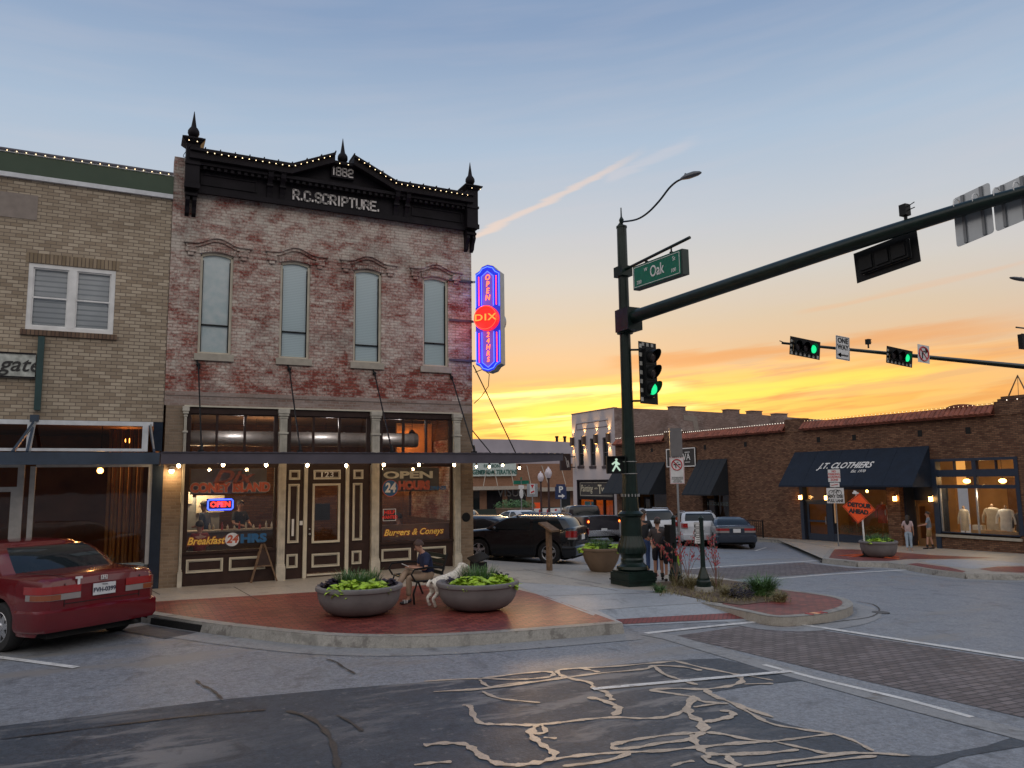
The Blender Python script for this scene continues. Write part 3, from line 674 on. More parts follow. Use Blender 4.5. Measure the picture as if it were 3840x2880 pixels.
for p, w in (([(495, 858), (640, 918), (760, 985), (860, 1032), (1020, 1060), (1180, 1083)], .075), ([(860, 1125), (1000, 1108), (1180, 1084)], .07), ([(880, 1130), (1040, 1165), (1160, 1190), (1320, 1184)], .075),
    ([(650, 1202), (820, 1190), (1000, 1170)], .07), ([(700, 1262), (1000, 1225), (1320, 1190), (1600, 1203)], .075), ([(1180, 1084), (1290, 1120), (1400, 1178)], .06), ([(880, 1262), (1150, 1232), (1420, 1205)], .06)):
    seal(p, w, S6)
T8 = lambda x, y: (x*.7685, 2200+y*.7685)
for p, w in (([(955, 460), (985, 485), (1030, 505), (1060, 530), (1085, 555)], .05), ([(1590, 357), (1640, 372), (1680, 400), (1735, 430)], .04), ([(0, 750), (400, 700), (900, 640), (1300, 605)], .05),
    ([(1400, 610), (1500, 640), (1570, 690), (1620, 760), (1640, 840), (1650, 900)], .09), ([(1640, 630), (1700, 660), (1770, 710)], .05)):
    seal(p, w, T8, m_tar, .012)
# manhole on the far road and chips
q = MB(); c = gp(2700+1170*.5154, 2050+482*.5154, 0, False); q.lathe([(.16, .0), (.16, .014)], (c.x, c.y, c.z), 14); solo('manhole_cover', q, m_tar, 'small dark round cover sunk in the road near the island nose', 'manhole cover')
q = MB(); c = gp(1640, 1332, .03); 
# spray paint marks on the island kerb
for i, (a, w_, mt) in enumerate(((1757, .07, m_signred), (1768, .12, M('peach_spray_paint', (.75, .40, .22), .6)), (1780, .05, m_signred), (1789, .05, m_signred))):
    p0, p1 = gp(a-6, 1329-(a-1757)*.12, K), gp(a+3, 1344-(a-1757)*.15, 0)
    d = Vector((cos(radians(75)), sin(radians(75)), 0)); q = MB()
    sd = Vector((w_, -.0, 0)); o1 = Vector((0, 0, .012)); nn = Vector((0, -.03, 0))
    q.prism([p0+o1+Vector((0, .14, 0)), p0+o1+nn*.3, p1+nn+Vector((0, 0, .012)), p1+nn+sd+Vector((0, 0, .012)), p0+o1+sd+nn*.3, p0+o1+sd+Vector((0, .14, 0))], (0, 0, .003))
    struct('spray_mark', q, mt)
# ------------------------------------------------------------------ corner building of worn painted brick
YF = 19.0
def wall_holes(mb, x0, x1, z0, z1, holes, y=YF, depth=.16, m=0):
    xs = sorted({x0, x1}|{h[0] for h in holes}|{h[1] for h in holes}); zs = sorted({z0, z1}|{h[2] for h in holes}|{h[3] for h in holes})
    for a, b in zip(xs, xs[1:]):
        for c, d in zip(zs, zs[1:]):
            mx, mz = (a+b)/2, (c+d)/2
            if any(h[0] < mx < h[1] and h[2] < mz < h[3] for h in holes): continue
            mb.face([(a, y, c), (b, y, c), (b, y, d), (a, y, d)], m)
    for a, b, c, d in holes:
        e = y+depth
        mb.face([(a, y, c), (a, y, d), (a, e, d), (a, e, c)], m); mb.face([(b, y, d), (b, y, c), (b, e, c), (b, e, d)], m)
        mb.face([(a, y, d), (b, y, d), (b, e, d), (a, e, d)], m); mb.face([(b, y, c), (a, y, c), (a, e, c), (b, e, c)], m)
    return mb
BZ = -2.26
B1 = thing('corner_shop_building', 'two storey diner of worn white and red painted brick with black cornice dated 1882', 'building', (.7, YF, BZ))
WINS = [(1.35, 2.08), (3.18, 3.90), (5.0, 5.73), (6.86, 7.58)]
WZ0, WZ1 = 3.01, 5.45
wm = MB(); wall_holes(wm, .70, 8.27, 2.12, 6.95, [(a, b, WZ0, WZ1) for a, b in WINS])
for a, b in WINS:          # segmental arch corners
    c = (a+b)/2; h = (b-a)/2
    for s in (-1, 1):
        pts = [(c+s*h, YF, WZ1)]+[(c+s*h*(1-i/5), YF, WZ1-.06*(1-i/5)**2) for i in range(6)]
        wm.face(pts if s > 0 else pts[::-1])
        for i in range(5):
            p, q_ = pts[1+i], pts[2+i]; wm.face([p, q_, (q_[0], YF+.16, q_[2]), (p[0], YF+.16, p[2])])
wm.face([(8.27, YF, -2.6), (8.27, YF+32, -2.6), (8.27, YF+32, 6.95), (8.27, YF, 6.95)])
wm.face([(.70, YF, 6.0), (.70, YF, 6.95), (.70, YF+32, 6.95), (.70, YF+32, 6.0)]); wm.box(.70, .93, YF+.003, YF+.4, 6.95, 7.66)
obj('wall', wm, m_worn, B1)
lw_ = MB(); lw_.box(.70, 8.27, YF-.004, YF+.30, 1.79, 2.12)
lw_.box(.72, 8.26, YF-.022, YF+.1, 2.02, 2.075)
obj('lower_wall_band', lw_, m_wornlow, B1)
pr = MB(); pr.box(.74, 1.115, YF-.012, YF+.35, -2.7, 1.79); obj('brick_pier', pr, m_pier, B1)
pr = MB(); pr.box(7.915, 8.268, YF-.012, YF+.35, -2.7, 1.79); obj('brick_pier', pr, m_pier, B1)
bk = MB(); bk.box(.72, 8.25, YF+.4, YF+31.9, 6.3, 6.4); bk.box(.72, 8.25, YF+9, YF+9.2, -2.5, 6.3); bk.box(.72, 8.25, YF+.3, YF+9, 1.80, 1.92)
obj('roof', bk, M('dark_interior_ceiling', (.24, .18, .14), .9), B1)
bk = MB(); bk.box(.72, .76, YF+.36, YF+9, -2.2, 1.8); bk.box(8.20, 8.262, YF+5.0, YF+9, -2.2, 1.8); bk.box(8.20, 8.262, YF+.36, YF+5, 1.2, 1.8); bk.box(8.20, 8.262, YF+.36, YF+5, -2.2, -1.1); bk.box(8.20, 8.262, YF+.36, YF+1.2, -1.1, 1.2)
bk.box(.76, 8.2, YF+5.6, YF+5.8, -2.2, 1.8)
obj('interior_wall', bk, brick('interior_brick', (.10, .04, .02), (.17, .08, .035), (.09, .05, .03)), B1)
bk = MB(); bk.box(.72, 8.25, YF+.05, YF+9, -2.3, -2.15); obj('interior_floor', bk, M('interior_floor', (.16, .09, .06), .3), B1)
# windows of the upper floor
for i, (a, b) in enumerate(WINS):
    c = (a+b)/2; h = (b-a)/2
    f = MB(); w = .055; n = 8
    def arc(t, ins): return (c+(h-ins)*t, WZ1-.06*t*t-ins)
    for k_ in range(n):
        t0_, t1_ = -1+2*k_/n, -1+2*(k_+1)/n; p, q_, r_, s_ = arc(t0_, 0), arc(t1_, 0), arc(t1_, w), arc(t0_, w)
        f.prism([(p[0], YF+.05, p[1]), (q_[0], YF+.05, q_[1]), (r_[0], YF+.05, r_[1]), (s_[0], YF+.05, s_[1])], (0, .09, 0))
    f.box(a, a+w, YF+.052, YF+.138, WZ0, WZ1-.11); f.box(b-w, b, YF+.052, YF+.138, WZ0, WZ1-.11); f.box(a+w, b-w, YF+.052, YF+.138, WZ0, WZ0+.05)
    wo_ = obj('window', f, m_cream, B1)
    zr = (3.69, 3.66, 3.45, 3.63)[i]
    s = MB(); s.box(a+w, b-w, YF+.075, YF+.12, zr, zr+.035); s.box(a+w, a+w+.02, YF+.075, YF+.12, WZ0+.05, WZ1-.2); s.box(b-w-.02, b-w, YF+.075, YF+.12, WZ0+.05, WZ1-.2)
    obj('sash', s, m_blackmetal, wo_)
    g = MB(); pts = [(a+w, WZ0+.05), (b-w, WZ0+.05)]+[arc(1-2*k_/n, w) for k_ in range(n+1)]
    g.face([(x, YF+.128, z) for x, z in pts]); obj('window_blind', g, m_blindroll if i == 0 else m_blind, wo_)
    g = MB(); g.face([(x, YF+.108, z) for x, z in pts]); obj('pane', g, m_clear, wo_)
    s = MB(); s.box(a-.07, b+.07, YF-.06, YF+.12, 2.85, WZ0-.002); obj('window_sill', s, m_stone, B1)
    # raised brick hood: two projecting bands and stepped corbels
    hd = MB()
    def hood(off, thick, pr, x0_, x1_, y_=0):
        prof = []
        for k_ in range(25):
            x = x0_+(x1_-x0_)*k_/24; t = abs(x-c)/h
            z = 5.60+off+ (.17*cos(min(t/1.45, 1)*pi)*.5+.085)
            prof.append((x, z))
        for (xa, za), (xb, zb) in zip(prof, prof[1:]):
            hd.prism([(xa, YF-pr, za), (xb, YF-pr, zb), (xb, YF-pr, zb+thick), (xa, YF-pr, za+thick)], (0, pr+.01, 0))
    hood(0, .06, .085, a-.38, b+.42); hood(-.07, .065, .045, a-.33, b+.36)
    for k_ in range(14):      # soldier course arch right above the opening
        t = -1.12+2.24*(k_+.5)/14; x = c+h*t; z = WZ1-.06*t*t+.005
        hd.prism([(x-.024, YF-.03, z), (x+.024, YF-.03, z), (x+.026, YF-.03, z+.13), (x-.026, YF-.03, z+.13)], (0, .04, 0))
    for sx_ in (a-.335, b+.105):
        hd.box(sx_, sx_+.23, YF-.075, YF, 5.40, 5.50); hd.box(sx_+.05, sx_+.18, YF-.06, YF, 5.32, 5.40); hd.box(sx_+.02, sx_+.21, YF-.09, YF, 5.50, 5.53)
    obj('window_hood', hd, m_worn, B1)
# cornice
YC = YF-.30
def cz(z, y=YC): return z*y/YF
c0, c1 = 1.0, 8.18
co = MB()
co.box(c0, c1, YF-.10, YF+.1, 6.83, 7.78)                          # frieze board
co.box(c0, c1, YF-.17, YF-.09, 6.80, 6.90); co.box(c0, c1, YF-.14, YF-.09, 6.90, 6.94)
co.box(c0, c1, YF-.20, YF-.09, 7.38, 7.44); co.box(c0, c1, YF-.30, YF-.09, 7.44, 7.52)
for k_ in range(46): co.box(c0+.16+k_*.153, c0+.235+k_*.153, YF-.27, YF-.09, 7.36, 7.435)   # dentils
TOP = [(c0, 7.80), (3.32, 7.80), (4.38, 8.28)], [(4.86, 8.30), (5.98, 7.80), (c1, 7.80)]
for seg in TOP:
    for (xa, za), (xb, zb) in zip(seg, seg[1:]):
        co.prism([(xa, YF-.40, za-.26), (xb, YF-.40, zb-.26), (xb, YF-.40, zb-.09), (xa, YF-.40, za-.09)], (0, .5, 0))
        co.prism([(xa, YF-.46, za-.088), (xb, YF-.46, zb-.088), (xb, YF-.46, zb-.02), (xa, YF-.46, za-.02)], (0, .56, 0))
        L_ = max(1, int((xb-xa)/.32))
        for k_ in range(L_+1):            # standing seams on the capping
            t = k_/L_; x, z = xa+(xb-xa)*t, za+(zb-za)*t; co.box(x-.012, x+.012, YF-.47, YF+.08, z-.03, z+.012)
co.prism([(3.32, YF-.12, 7.52), (5.98, YF-.12, 7.52), (5.98, YF-.12, 7.60), (4.86, YF-.12, 8.18), (4.38, YF-.12, 8.16), (3.32, YF-.12, 7.60)], (0, .2, 0))
co.box(4.30, 4.94, YF-.32, YF+.05, 8.02, 8.10); co.box(4.33, 4.91, YF-.22, YF+.05, 7.70, 8.02)
for x0_, x1_ in ((1.28, 2.55), (6.5, 7.95)): co.frame(x0_, x1_, 7.02, 7.30, YF-.125, YF-.09, .03)
cor = obj('cornice', co, m_black, B1)
def bracket(x, w=.115):
    q = MB(); ys = [(-.34, 7.60), (-.36, 7.50), (-.34, 7.40), (-.25, 7.30), (-.20, 7.18), (-.15, 7.05), (-.13, 6.92), (-.09, 6.90), (-.09, 7.60)]
    q.prism([(x-w/2, YF+y, z) for y, z in ys], (w, 0, 0)); q.box(x-w/2-.02, x+w/2+.02, YF-.38, YF-.1, 7.52, 7.58); q.box(x-w/2-.015, x+w/2+.015, YF-.25, YF-.1, 7.20, 7.25)
    obj('bracket', q, m_black, cor)
for x in (2.84, 3.14, 6.05, 6.35): bracket(x)
def finial(x, zb, y=YF-.16, s=1.05):
    q = MB(); q.lathe([(.085*s, 0), (.06*s, .025*s), (.10*s, .05*s), (.125*s, .11*s), (.12*s, .18*s), (.085*s, .24*s), (.062*s, .26*s), (.052*s, .31*s), (.03*s, .46*s), (.006*s, .64*s)], (x, y, zb), 14)
    obj('finial', q, m_black, cor, smooth=40)
for x0_, x1_ in ((.93, 1.23), (8.02, 8.34)):
    q = MB(); q.box(x0_, x1_, YF-.33, YF+.06, 6.83, 7.92); q.box(x0_-.02, x1_+.02, YF-.37, YF-.3, 6.83, 6.95); q.box(x0_-.02, x1_+.02, YF-.36, YF-.3, 7.40, 7.46)
    q.box(x0_-.10, x1_+.10, YF-.44, YF+.14, 8.00, 8.03)
    xm = (x0_+x1_)/2
    b_ = len(q.v); q.v += [(x0_-.10, YF-.44, 8.0), (x1_+.10, YF-.44, 8.0), (x1_+.10, YF+.14, 8.0), (x0_-.10, YF+.14, 8.0), (x0_, YF-.33, 7.90), (x1_, YF-.33, 7.90), (x1_, YF+.05, 7.90), (x0_, YF+.05, 7.90)]
    for f_ in ((0, 1, 5, 4), (1, 2, 6, 5), (2, 3, 7, 6), (3, 0, 4, 7)): q.f.append(tuple(b_+i for i in f_)); q.m.append(0)
    q.box(x0_-.04, x1_+.04, YF-.38, YF+.08, 8.03, 8.06); q.box(xm-.09, xm+.09, YF-.24, YF-.06, 8.06, 8.10)
    # console below
    for zz, pr_ in ((6.80, .20), (6.74, .26)): q.box(x0_+.02, x1_-.02, YF-pr_, YF, zz-.06, zz)
    for xx in (x0_+.03, x1_-.12):
        q.prism([(xx, YF, 6.68), (xx, YF-.22, 6.68), (xx, YF-.24, 6.58), (xx, YF-.14, 6.44), (xx, YF-.10, 6.30), (xx, YF, 6.24)], (.09, 0, 0))
    obj('end_pier', q, m_black, cor)
    finial(xm, 8.10)
finial(4.62, 8.10, YF-.18)
# block lettering
def strokes(mb, s, x, z, hgt, wid, gap, y, w=.035, dep=.02, m=0):
    F_ = {'R': [[(0, 0), (0, 1), (.75, 1), (1, .8), (1, .62), (.75, .45), (0, .45)], [(.45, .45), (1, 0)]], 'C': [[(1, .75), (1, .85), (.8, 1), (.2, 1), (0, .85), (0, .15), (.2, 0), (.8, 0), (1, .15), (1, .25)]],
        'S': [[(1, .8), (.8, 1), (.2, 1), (0, .82), (0, .66), (.2, .52), (.8, .48), (1, .34), (1, .18), (.8, 0), (.2, 0), (0, .2)]], 'I': [[(.5, 0), (.5, 1)]], 'P': [[(0, 0), (0, 1), (.75, 1), (1, .82), (1, .62), (.75, .45), (0, .45)]],
        'T': [[(0, 1), (1, 1)], [(.5, 0), (.5, 1)]], 'U': [[(0, 1), (0, .18), (.2, 0), (.8, 0), (1, .18), (1, 1)]], 'E': [[(1, 1), (0, 1), (0, 0), (1, 0)], [(0, .52), (.8, .52)]], '.': [[(.4, .02), (.4, .14)]],
        '1': [[(.25, .85), (.5, 1), (.5, 0)]], '8': [[(.2, .53), (0, .7), (0, .85), (.2, 1), (.8, 1), (1, .85), (1, .7), (.8, .53), (.2, .53), (0, .36), (0, .15), (.2, 0), (.8, 0), (1, .15), (1, .36), (.8, .53)]],
        '2': [[(0, .78), (.2, 1), (.8, 1), (1, .82), (1, .66), (.8, .5), (.2, .46), (0, .3), (0, 0), (1, 0)]]}
    for ch in s:
        wd = wid*(.45 if ch in 'I1' else .25 if ch == '.' else 1)
        for st in F_[ch]:
            for (xa, za), (xb, zb) in zip(st, st[1:]):
                if ch in 'I.1': xa, xb = xa-.5+.5, xb-.5+.5
                a_ = Vector((x+xa*wd, y, z+za*hgt)); b_ = Vector((x+xb*wd, y, z+zb*hgt)); d_ = (b_-a_).normalized()*w*.35
                mb.bar(a_-d_, b_+d_, w, dep, m, up=(0, 1, 0))
        x += wd+gap
    return x
lt = MB(); strokes(lt, 'R.C.SCRIPTURE.', 3.42, 7.0, .235, .135, .052, YF-.118, .042); obj('lettering', lt, m_pink, cor)
lt = MB(); strokes(lt, '1882', 4.36, 7.75, .20, .11, .045, YF-.235, .03); obj('lettering', lt, m_pink, cor)
# flag: coiled cable on the left pier
q = MB(); q.tube([(.92+.05*cos(t*.9), YF-.2, 7.5+.04*t+.03*sin(t*1.3)) for t in range(12)], .008, 5); obj('cable', q, m_blackmetal, B1)

# ---- shop front below
sf = MB()
sf.box(1.12, 7.92, YF-.03, YF+.06, 1.765, 1.80)
obj('lintel_moulding', sf, m_cream, B1)
hd = MB(); hd.box(1.18, 7.70, YF+.02, YF+.12, 1.62, 1.765); hd.box(1.18, 7.70, YF+.02, YF+.14, .42, .60); obj('transom_beam', hd, m_brown, B1)
def column(x0_, x1_, wide=False):
    q = MB(); q.box(x0_, x1_, YF-.07, YF+.10, -2.05, 1.60)
    q.box(x0_-.03, x1_+.03, YF-.10, YF+.10, 1.60, 1.66); q.box(x0_-.015, x1_+.015, YF-.085, YF+.1, 1.54, 1.57); q.box(x0_-.045, x1_+.045, YF-.12, YF+.1, 1.66, 1.765)
    q.box(x0_-.025, x1_+.025, YF-.10, YF+.10, 1.17, 1.21); q.box(x0_-.02, x1_+.02, YF-.11, YF+.10, -2.5, -1.93); q.box(x0_-.01, x1_+.01, YF-.09, YF+.1, -1.93, -1.88)
    n = 3
    for i in range(n):
        xa = x0_+(x1_-x0_)*(i+.25)/n; q.box(xa, xa+(x1_-x0_)*.5/n, YF-.082, YF-.06, -1.80, 1.12)
        q.box(xa, xa+(x1_-x0_)*.5/n, YF-.082, YF-.06, 1.24, 1.5)
    obj('column', q, m_creamdk, B1)
column(1.125, 1.18); column(3.24, 3.41); column(5.50, 5.69); column(7.72, 7.89)
# transom lights: frames, mullions, ribbed glass
for (a, b), mus in (((1.18, 3.22), (1.84, 2.46)), ((3.42, 5.48), (4.06, 4.70)), ((5.70, 7.70), (6.36, 6.98))):
    f = MB(); f.box(a, a+.10, YF+.04, YF+.12, .60, 1.62); f.box(b-.10, b, YF+.04, YF+.12, .60, 1.62)
    for x in mus: f.box(x-.027, x+.027, YF+.05, YF+.12, .60, 1.62)
    f.box(a+.10, b-.10, YF+.055, YF+.12, .60, .625); f.box(a+.10, b-.10, YF+.055, YF+.12, 1.59, 1.62)
    tw = obj('transom_window', f, m_brown, B1)
    g = MB(); g.face([(a+.1, YF+.10, .6), (b-.1, YF+.10, .6), (b-.1, YF+.10, 1.62), (a+.1, YF+.10, 1.62)]); obj('pane', g, glass('bronze_glass', (.62, .52, .46), .06), tw)
def panel(mb, x0_, x1_, z0_, z1_, w=.035): mb.frame(x0_, x1_, z0_, z1_, YF+.005, YF+.045, w); mb.frame(x0_+w+.008, x1_-w-.008, z0_+w+.008, z1_-w-.008, YF+.02, YF+.045, .012)
# display windows
for (a, b), name in (((1.18, 3.22), 1), ((5.70, 7.71), 2)):
    bh = MB(); bh.box(a, b, YF+.04, YF+.14, -2.5, -1.52); bh.box(a-.0, b, YF-.0, YF+.14, -1.56, -1.50); bh.box(a, a+.10, YF+.04, YF+.12, -1.5, .42); bh.box(b-.06, b, YF+.04, YF+.12, -1.5, .42); bh.box(a+.1, b-.06, YF+.04, YF+.12, .37, .42)
    dw = obj('display_window', bh, m_brown, B1)
    tr = MB()
    for x0_, x1_ in (((1.28, 2.06), (2.19, 2.99)) if name == 1 else ((5.78, 6.55), (6.72, 7.50))): panel(tr, x0_, x1_, -1.97, -1.67)
    obj('panel_moulding', tr, m_cream, dw)
    g = MB(); g.face([(a+.1, YF+.09, -1.5), (b-.06, YF+.09, -1.5), (b-.06, YF+.09, .37), (a+.1, YF+.09, .37)]); obj('pane', g, m_glass, dw)
    gl_y = YF+.082
    if name == 1:
        vl = MB(); vl.box(1.33, 3.02, YF+.30, YF+.32, -.23, .36); obj('window_shade', vl, M('paper_window_shade', (.20, .17, .14), .8), dw)
        t1_ = text('Dix', .42, (2.19, gl_y, .15), bold=.012, shear=.35, sx=1.35, depth=.003); obj('lettering', t1_, M('faded_red_letter', (.17, .045, .035), .6), dw)
        t1_ = text('CONEY ISLAND', .28, (2.19, gl_y, -.09), bold=.016, sx=.88, depth=.003); obj('lettering', t1_, M('coral_letter', (.42, .09, .05), .6), dw)
        t1_ = text('CONEY ISLAND', .28, (2.19, gl_y+.003, -.09), bold=.030, sx=.88, depth=.002); obj('lettering', t1_, M('letter_outline', (.28, .27, .24), .6), dw)
        t1_ = text('Breakfast', .23, (1.68, gl_y-.004, -1.28), bold=.005, shear=.3, sx=.92, depth=.003); obj('lettering', t1_, M('yellow_letter', (.85, .52, .10), .5), dw)
        t1_ = text('Breakfast', .23, (1.68, gl_y+.003, -1.28), bold=.024, shear=.3, sx=.92, depth=.002); obj('lettering', t1_, M('maroon_letter', (.22, .04, .02), .5), dw)
        q = MB(); q.lathe([(.155, 0), (.155, .003)], (0, 0, 0), 24); q.xf(Matrix.Translation((2.25, gl_y+.004, -1.27)) @ Matrix.Rotation(pi/2, 4, 'X')); obj('badge', q, M('badge_white', (.62, .66, .72), .5), dw)
        t1_ = text('24', .24, (2.25, gl_y-.004, -1.27), bold=.010, shear=.2, depth=.003); obj('lettering', t1_, M('coral_letter', (0, 0, 0)), dw)
        t1_ = text('HRS', .26, (2.72, gl_y, -1.27), bold=.016, sx=1.25, depth=.003); obj('lettering', t1_, M('blue_letter', (.02, .11, .26), .5), dw)
    else:
        vl = MB(); vl.box(5.78, 7.42, YF+.30, YF+.32, -.25, .36); obj('window_shade', vl, M('paper_window_shade', (0, 0, 0)), dw)
        t1_ = text('OPEN', .24, (6.51, gl_y, .16), bold=.010, sx=2.15, depth=.003); obj('lettering', t1_, M('buff_letter', (.52, .47, .34), .6), dw)
        q = MB(); q.lathe([(.215, 0), (.215, .003)], (0, 0, 0), 28); q.xf(Matrix.Translation((6.02, gl_y+.003, -.16)) @ Matrix.Rotation(pi/2, 4, 'X')); obj('badge', q, M('red_rim', (.50, .10, .07), .5), dw)
        q = MB(); q.lathe([(.20, 0), (.20, .004)], (0, 0, 0), 28); q.xf(Matrix.Translation((6.02, gl_y+.001, -.16)) @ Matrix.Rotation(pi/2, 4, 'X')); obj('badge', q, M('blue_letter', (0, 0, 0)), dw)
        t1_ = text('24', .33, (6.02, gl_y-.005, -.16), bold=.012, shear=.1, sx=.85, depth=.003); obj('lettering', t1_, m_white, dw)
        t1_ = text('HOURS', .29, (6.66, gl_y, -.11), bold=.020, sx=.88, depth=.003); obj('lettering', t1_, M('coral_letter', (0, 0, 0)), dw)
        t1_ = text('DINNER', .13, (7.32, gl_y, -.18), bold=.004, sx=.95, depth=.003); obj('lettering', t1_, M('blue_letter', (0, 0, 0)), dw)
        t1_ = text('Burgers & Coneys', .22, (6.65, gl_y, -1.28), bold=.005, shear=.35, sx=.98, depth=.003); obj('lettering', t1_, M('yellow_letter', (0, 0, 0)), dw)
        t1_ = text('Burgers & Coneys', .22, (6.65, gl_y+.003, -1.28), bold=.024, shear=.35, sx=.98, depth=.002); obj('lettering', t1_, M('maroon_letter', (0, 0, 0)), dw)
# entrance: door between two panelled side screens
en = MB(); en.box(3.42, 5.48, YF+.045, YF+.14, .31, .42); en.box(3.42, 3.86, YF+.045, YF+.12, -2.5, .31); en.box(4.95, 5.48, YF+.045, YF+.12, -2.5, .31)
ent = obj('entrance_screen', en, m_brown, B1)
tr = MB()
for x0_, x1_, z0_, z1_ in ((3.49, 3.75, .08, .31), (3.48, 3.74, -1.41, -.02), (3.47, 3.73, -1.99, -1.67), (5.05, 5.30, .08, .31), (5.04, 5.28, -1.42, -.02), (5.03, 5.27, -1.99, -1.67)): panel(tr, x0_, x1_, z0_, z1_)
tr.box(3.845, 3.93, YF-.02, YF+.12, -2.3, .42); tr.box(4.855, 4.94, YF-.02, YF+.12, -2.3, .42)
obj('panel_moulding', tr, m_cream, ent)
dr = MB(); dr.box(3.93, 4.10, YF+.05, YF+.11, -2.14, .31); dr.box(4.68, 4.855, YF+.05, YF+.11, -2.14, .31); dr.box(4.10, 4.68, YF+.05, YF+.11, -2.14, -1.44); dr.box(4.10, 4.68, YF+.05, YF+.11, -.05, .31)
door = obj('door', dr, m_brown, B1)
tr = MB(); panel(tr, 4.06, 4.73, -2.01, -1.69); panel(tr, 4.07, 4.73, .08, .31); tr.frame(4.055, 4.73, -1.44, -.02, YF+.01, YF+.048, .05); tr.box(3.95, 4.84, YF-.01, YF+.05, -2.20, -2.16); obj('panel_moulding', tr, m_cream, door)
g = MB(); g.face([(4.10, YF+.085, -1.44), (4.68, YF+.085, -1.44), (4.68, YF+.085, -.05), (4.10, YF+.085, -.05)]); obj('pane', g, m_glass, door)
q = MB(); q.ball((4.0, YF, -1.22), .028); q.ball((4.0, YF+.02, -1.10), .02); q.bar((4.0, YF, -1.22), (4.0, YF+.06, -1.22), .02, .02); obj('handle', q, m_alum, door, smooth=50)
obj('lettering', text('123', .20, (4.40, YF+.045, .19), sx=1.1, bold=.004, depth=.004, space=1.1), m_alum, door)
q = MB(); q.box(3.76, 3.83, YF+.0, YF+.04, -1.0, -.90); q.box(3.58, 3.63, YF+.02, YF+.045, -1.25, -.85); obj('notice', q, m_sign, ent)
# help wanted card
q = MB(); q.box(5.83, 6.17, YF+.072, YF+.078, -.98, -.68); hw = obj('help_wanted_card', q, m_white, B1)
q = MB(); q.box(5.845, 6.155, YF+.068, YF+.072, -.965, -.695); obj('card_face', q, m_signk, hw)
t1_ = text('HELP', .13, (6.0, YF+.064, -.77), bold=.004, depth=.003); text('WANTED', .11, (6.0, YF+.064, -.89), bold=.004, sx=.88, depth=.003, mb=t1_); obj('lettering', t1_, M('bright_red_letter', (.8, .04, .03), .5), hw)
# round vent on the right pier
q = MB(); q.lathe([(.12, 0), (.12, .02), (.09, .03)], (0, 0, 0), 16); q.xf(Matrix.Translation((8.06, YF-.01, -.95)) @ Matrix.Rotation(pi/2, 4, 'X')); obj('vent_cap', q, m_blackmetal, B1)
# ---- canopy with tie rods
YA = 17.42; sc_ = YA/YF; xl = .62
xk = onY(1112, 1000, YA).x; xr = onY(1216, 980, YA).x
cn = MB(); zt, zb = .66, .425
cn.prism([(xl, YA, zb), (xk, YA, zb), (xr, YA, zb+.06), (xr, YA, zt), (xl, YA, zt)], (0, .05, 0))
cn.box(xr-.05, xr, YA+.05, YF+2.2, zb+.06, zt); cn.box(xl, xl+.05, YA+.05, YF-.01, zb, zt)
cn.box(xl+.05, xr-.05, YA+.05, YF-.14, zt-.10, zt-.04); cn.box(8.30, xr-.05, YF-.14, YF+2.2, zt-.10, zt-.04)
for k_ in range(12): cn.box(xl+.4+k_*.8, xl+.46+k_*.8, YA+.05, YF-.14, zb+.05, zt-.10)
can = obj('canopy', cn, m_fascia, B1)
# corrugated edge and drip strip
ce = MB(); n = int((xr-xl)/.09)
for k_ in range(n):
    x = xl+(xr-xl)*k_/n; z_ = zt+.012+.012*(k_ % 2); ce.prism([(x, YA-.03, zt), (x+(xr-xl)/n, YA-.03, zt), (x+(xr-xl)/n, YA-.03, zt+.012+.012*((k_+1) % 2)), (x, YA-.03, z_)], (0, 1.3, 0))
obj('corrugated_sheet', ce, m_fascia, can)
for i, (xt, px_, py_) in enumerate(((1.38, 427, 965), (3.43, 652, 977), (5.55, 849, 978), (7.66, 1018, 978))):
    q = MB(); a_ = Vector((xt, YF-.04, 2.74)); b_ = Vector((xt+.02, YA+.10, zt+.02))
    q.tube([a_, b_], .017, 6); q.ball(tuple(a_), (.05, .04, .05), 8, 5); q.tube([a_+Vector((-.04, .02, .10)), a_, a_+Vector((.03, 0, -.10))], .02, 5); q.tube([b_+Vector((0, .06, .18)), b_], .032, 6)
    q.box(xt-.05, xt+.06, YA+.05, YA+.16, zt-.02, zt+.06); obj('tie_rod', q, m_blackmetal, can)
for (bx, by, tz_) in ((1116, 977, 1.9), (1067, 977, 1.2)):
    p = onX(bx, by, xr-.35) if 0 else None
    yy = onX(bx, by, 9.55).y
    q = MB(); q.tube([(8.27, yy, 3.1 if bx > 1100 else 2.1), (9.55, yy, zt+.02)], .017, 6); q.box(9.5, 9.6, yy-.05, yy+.05, zt-.06, zt+.04); obj('tie_rod', q, m_blackmetal, can)
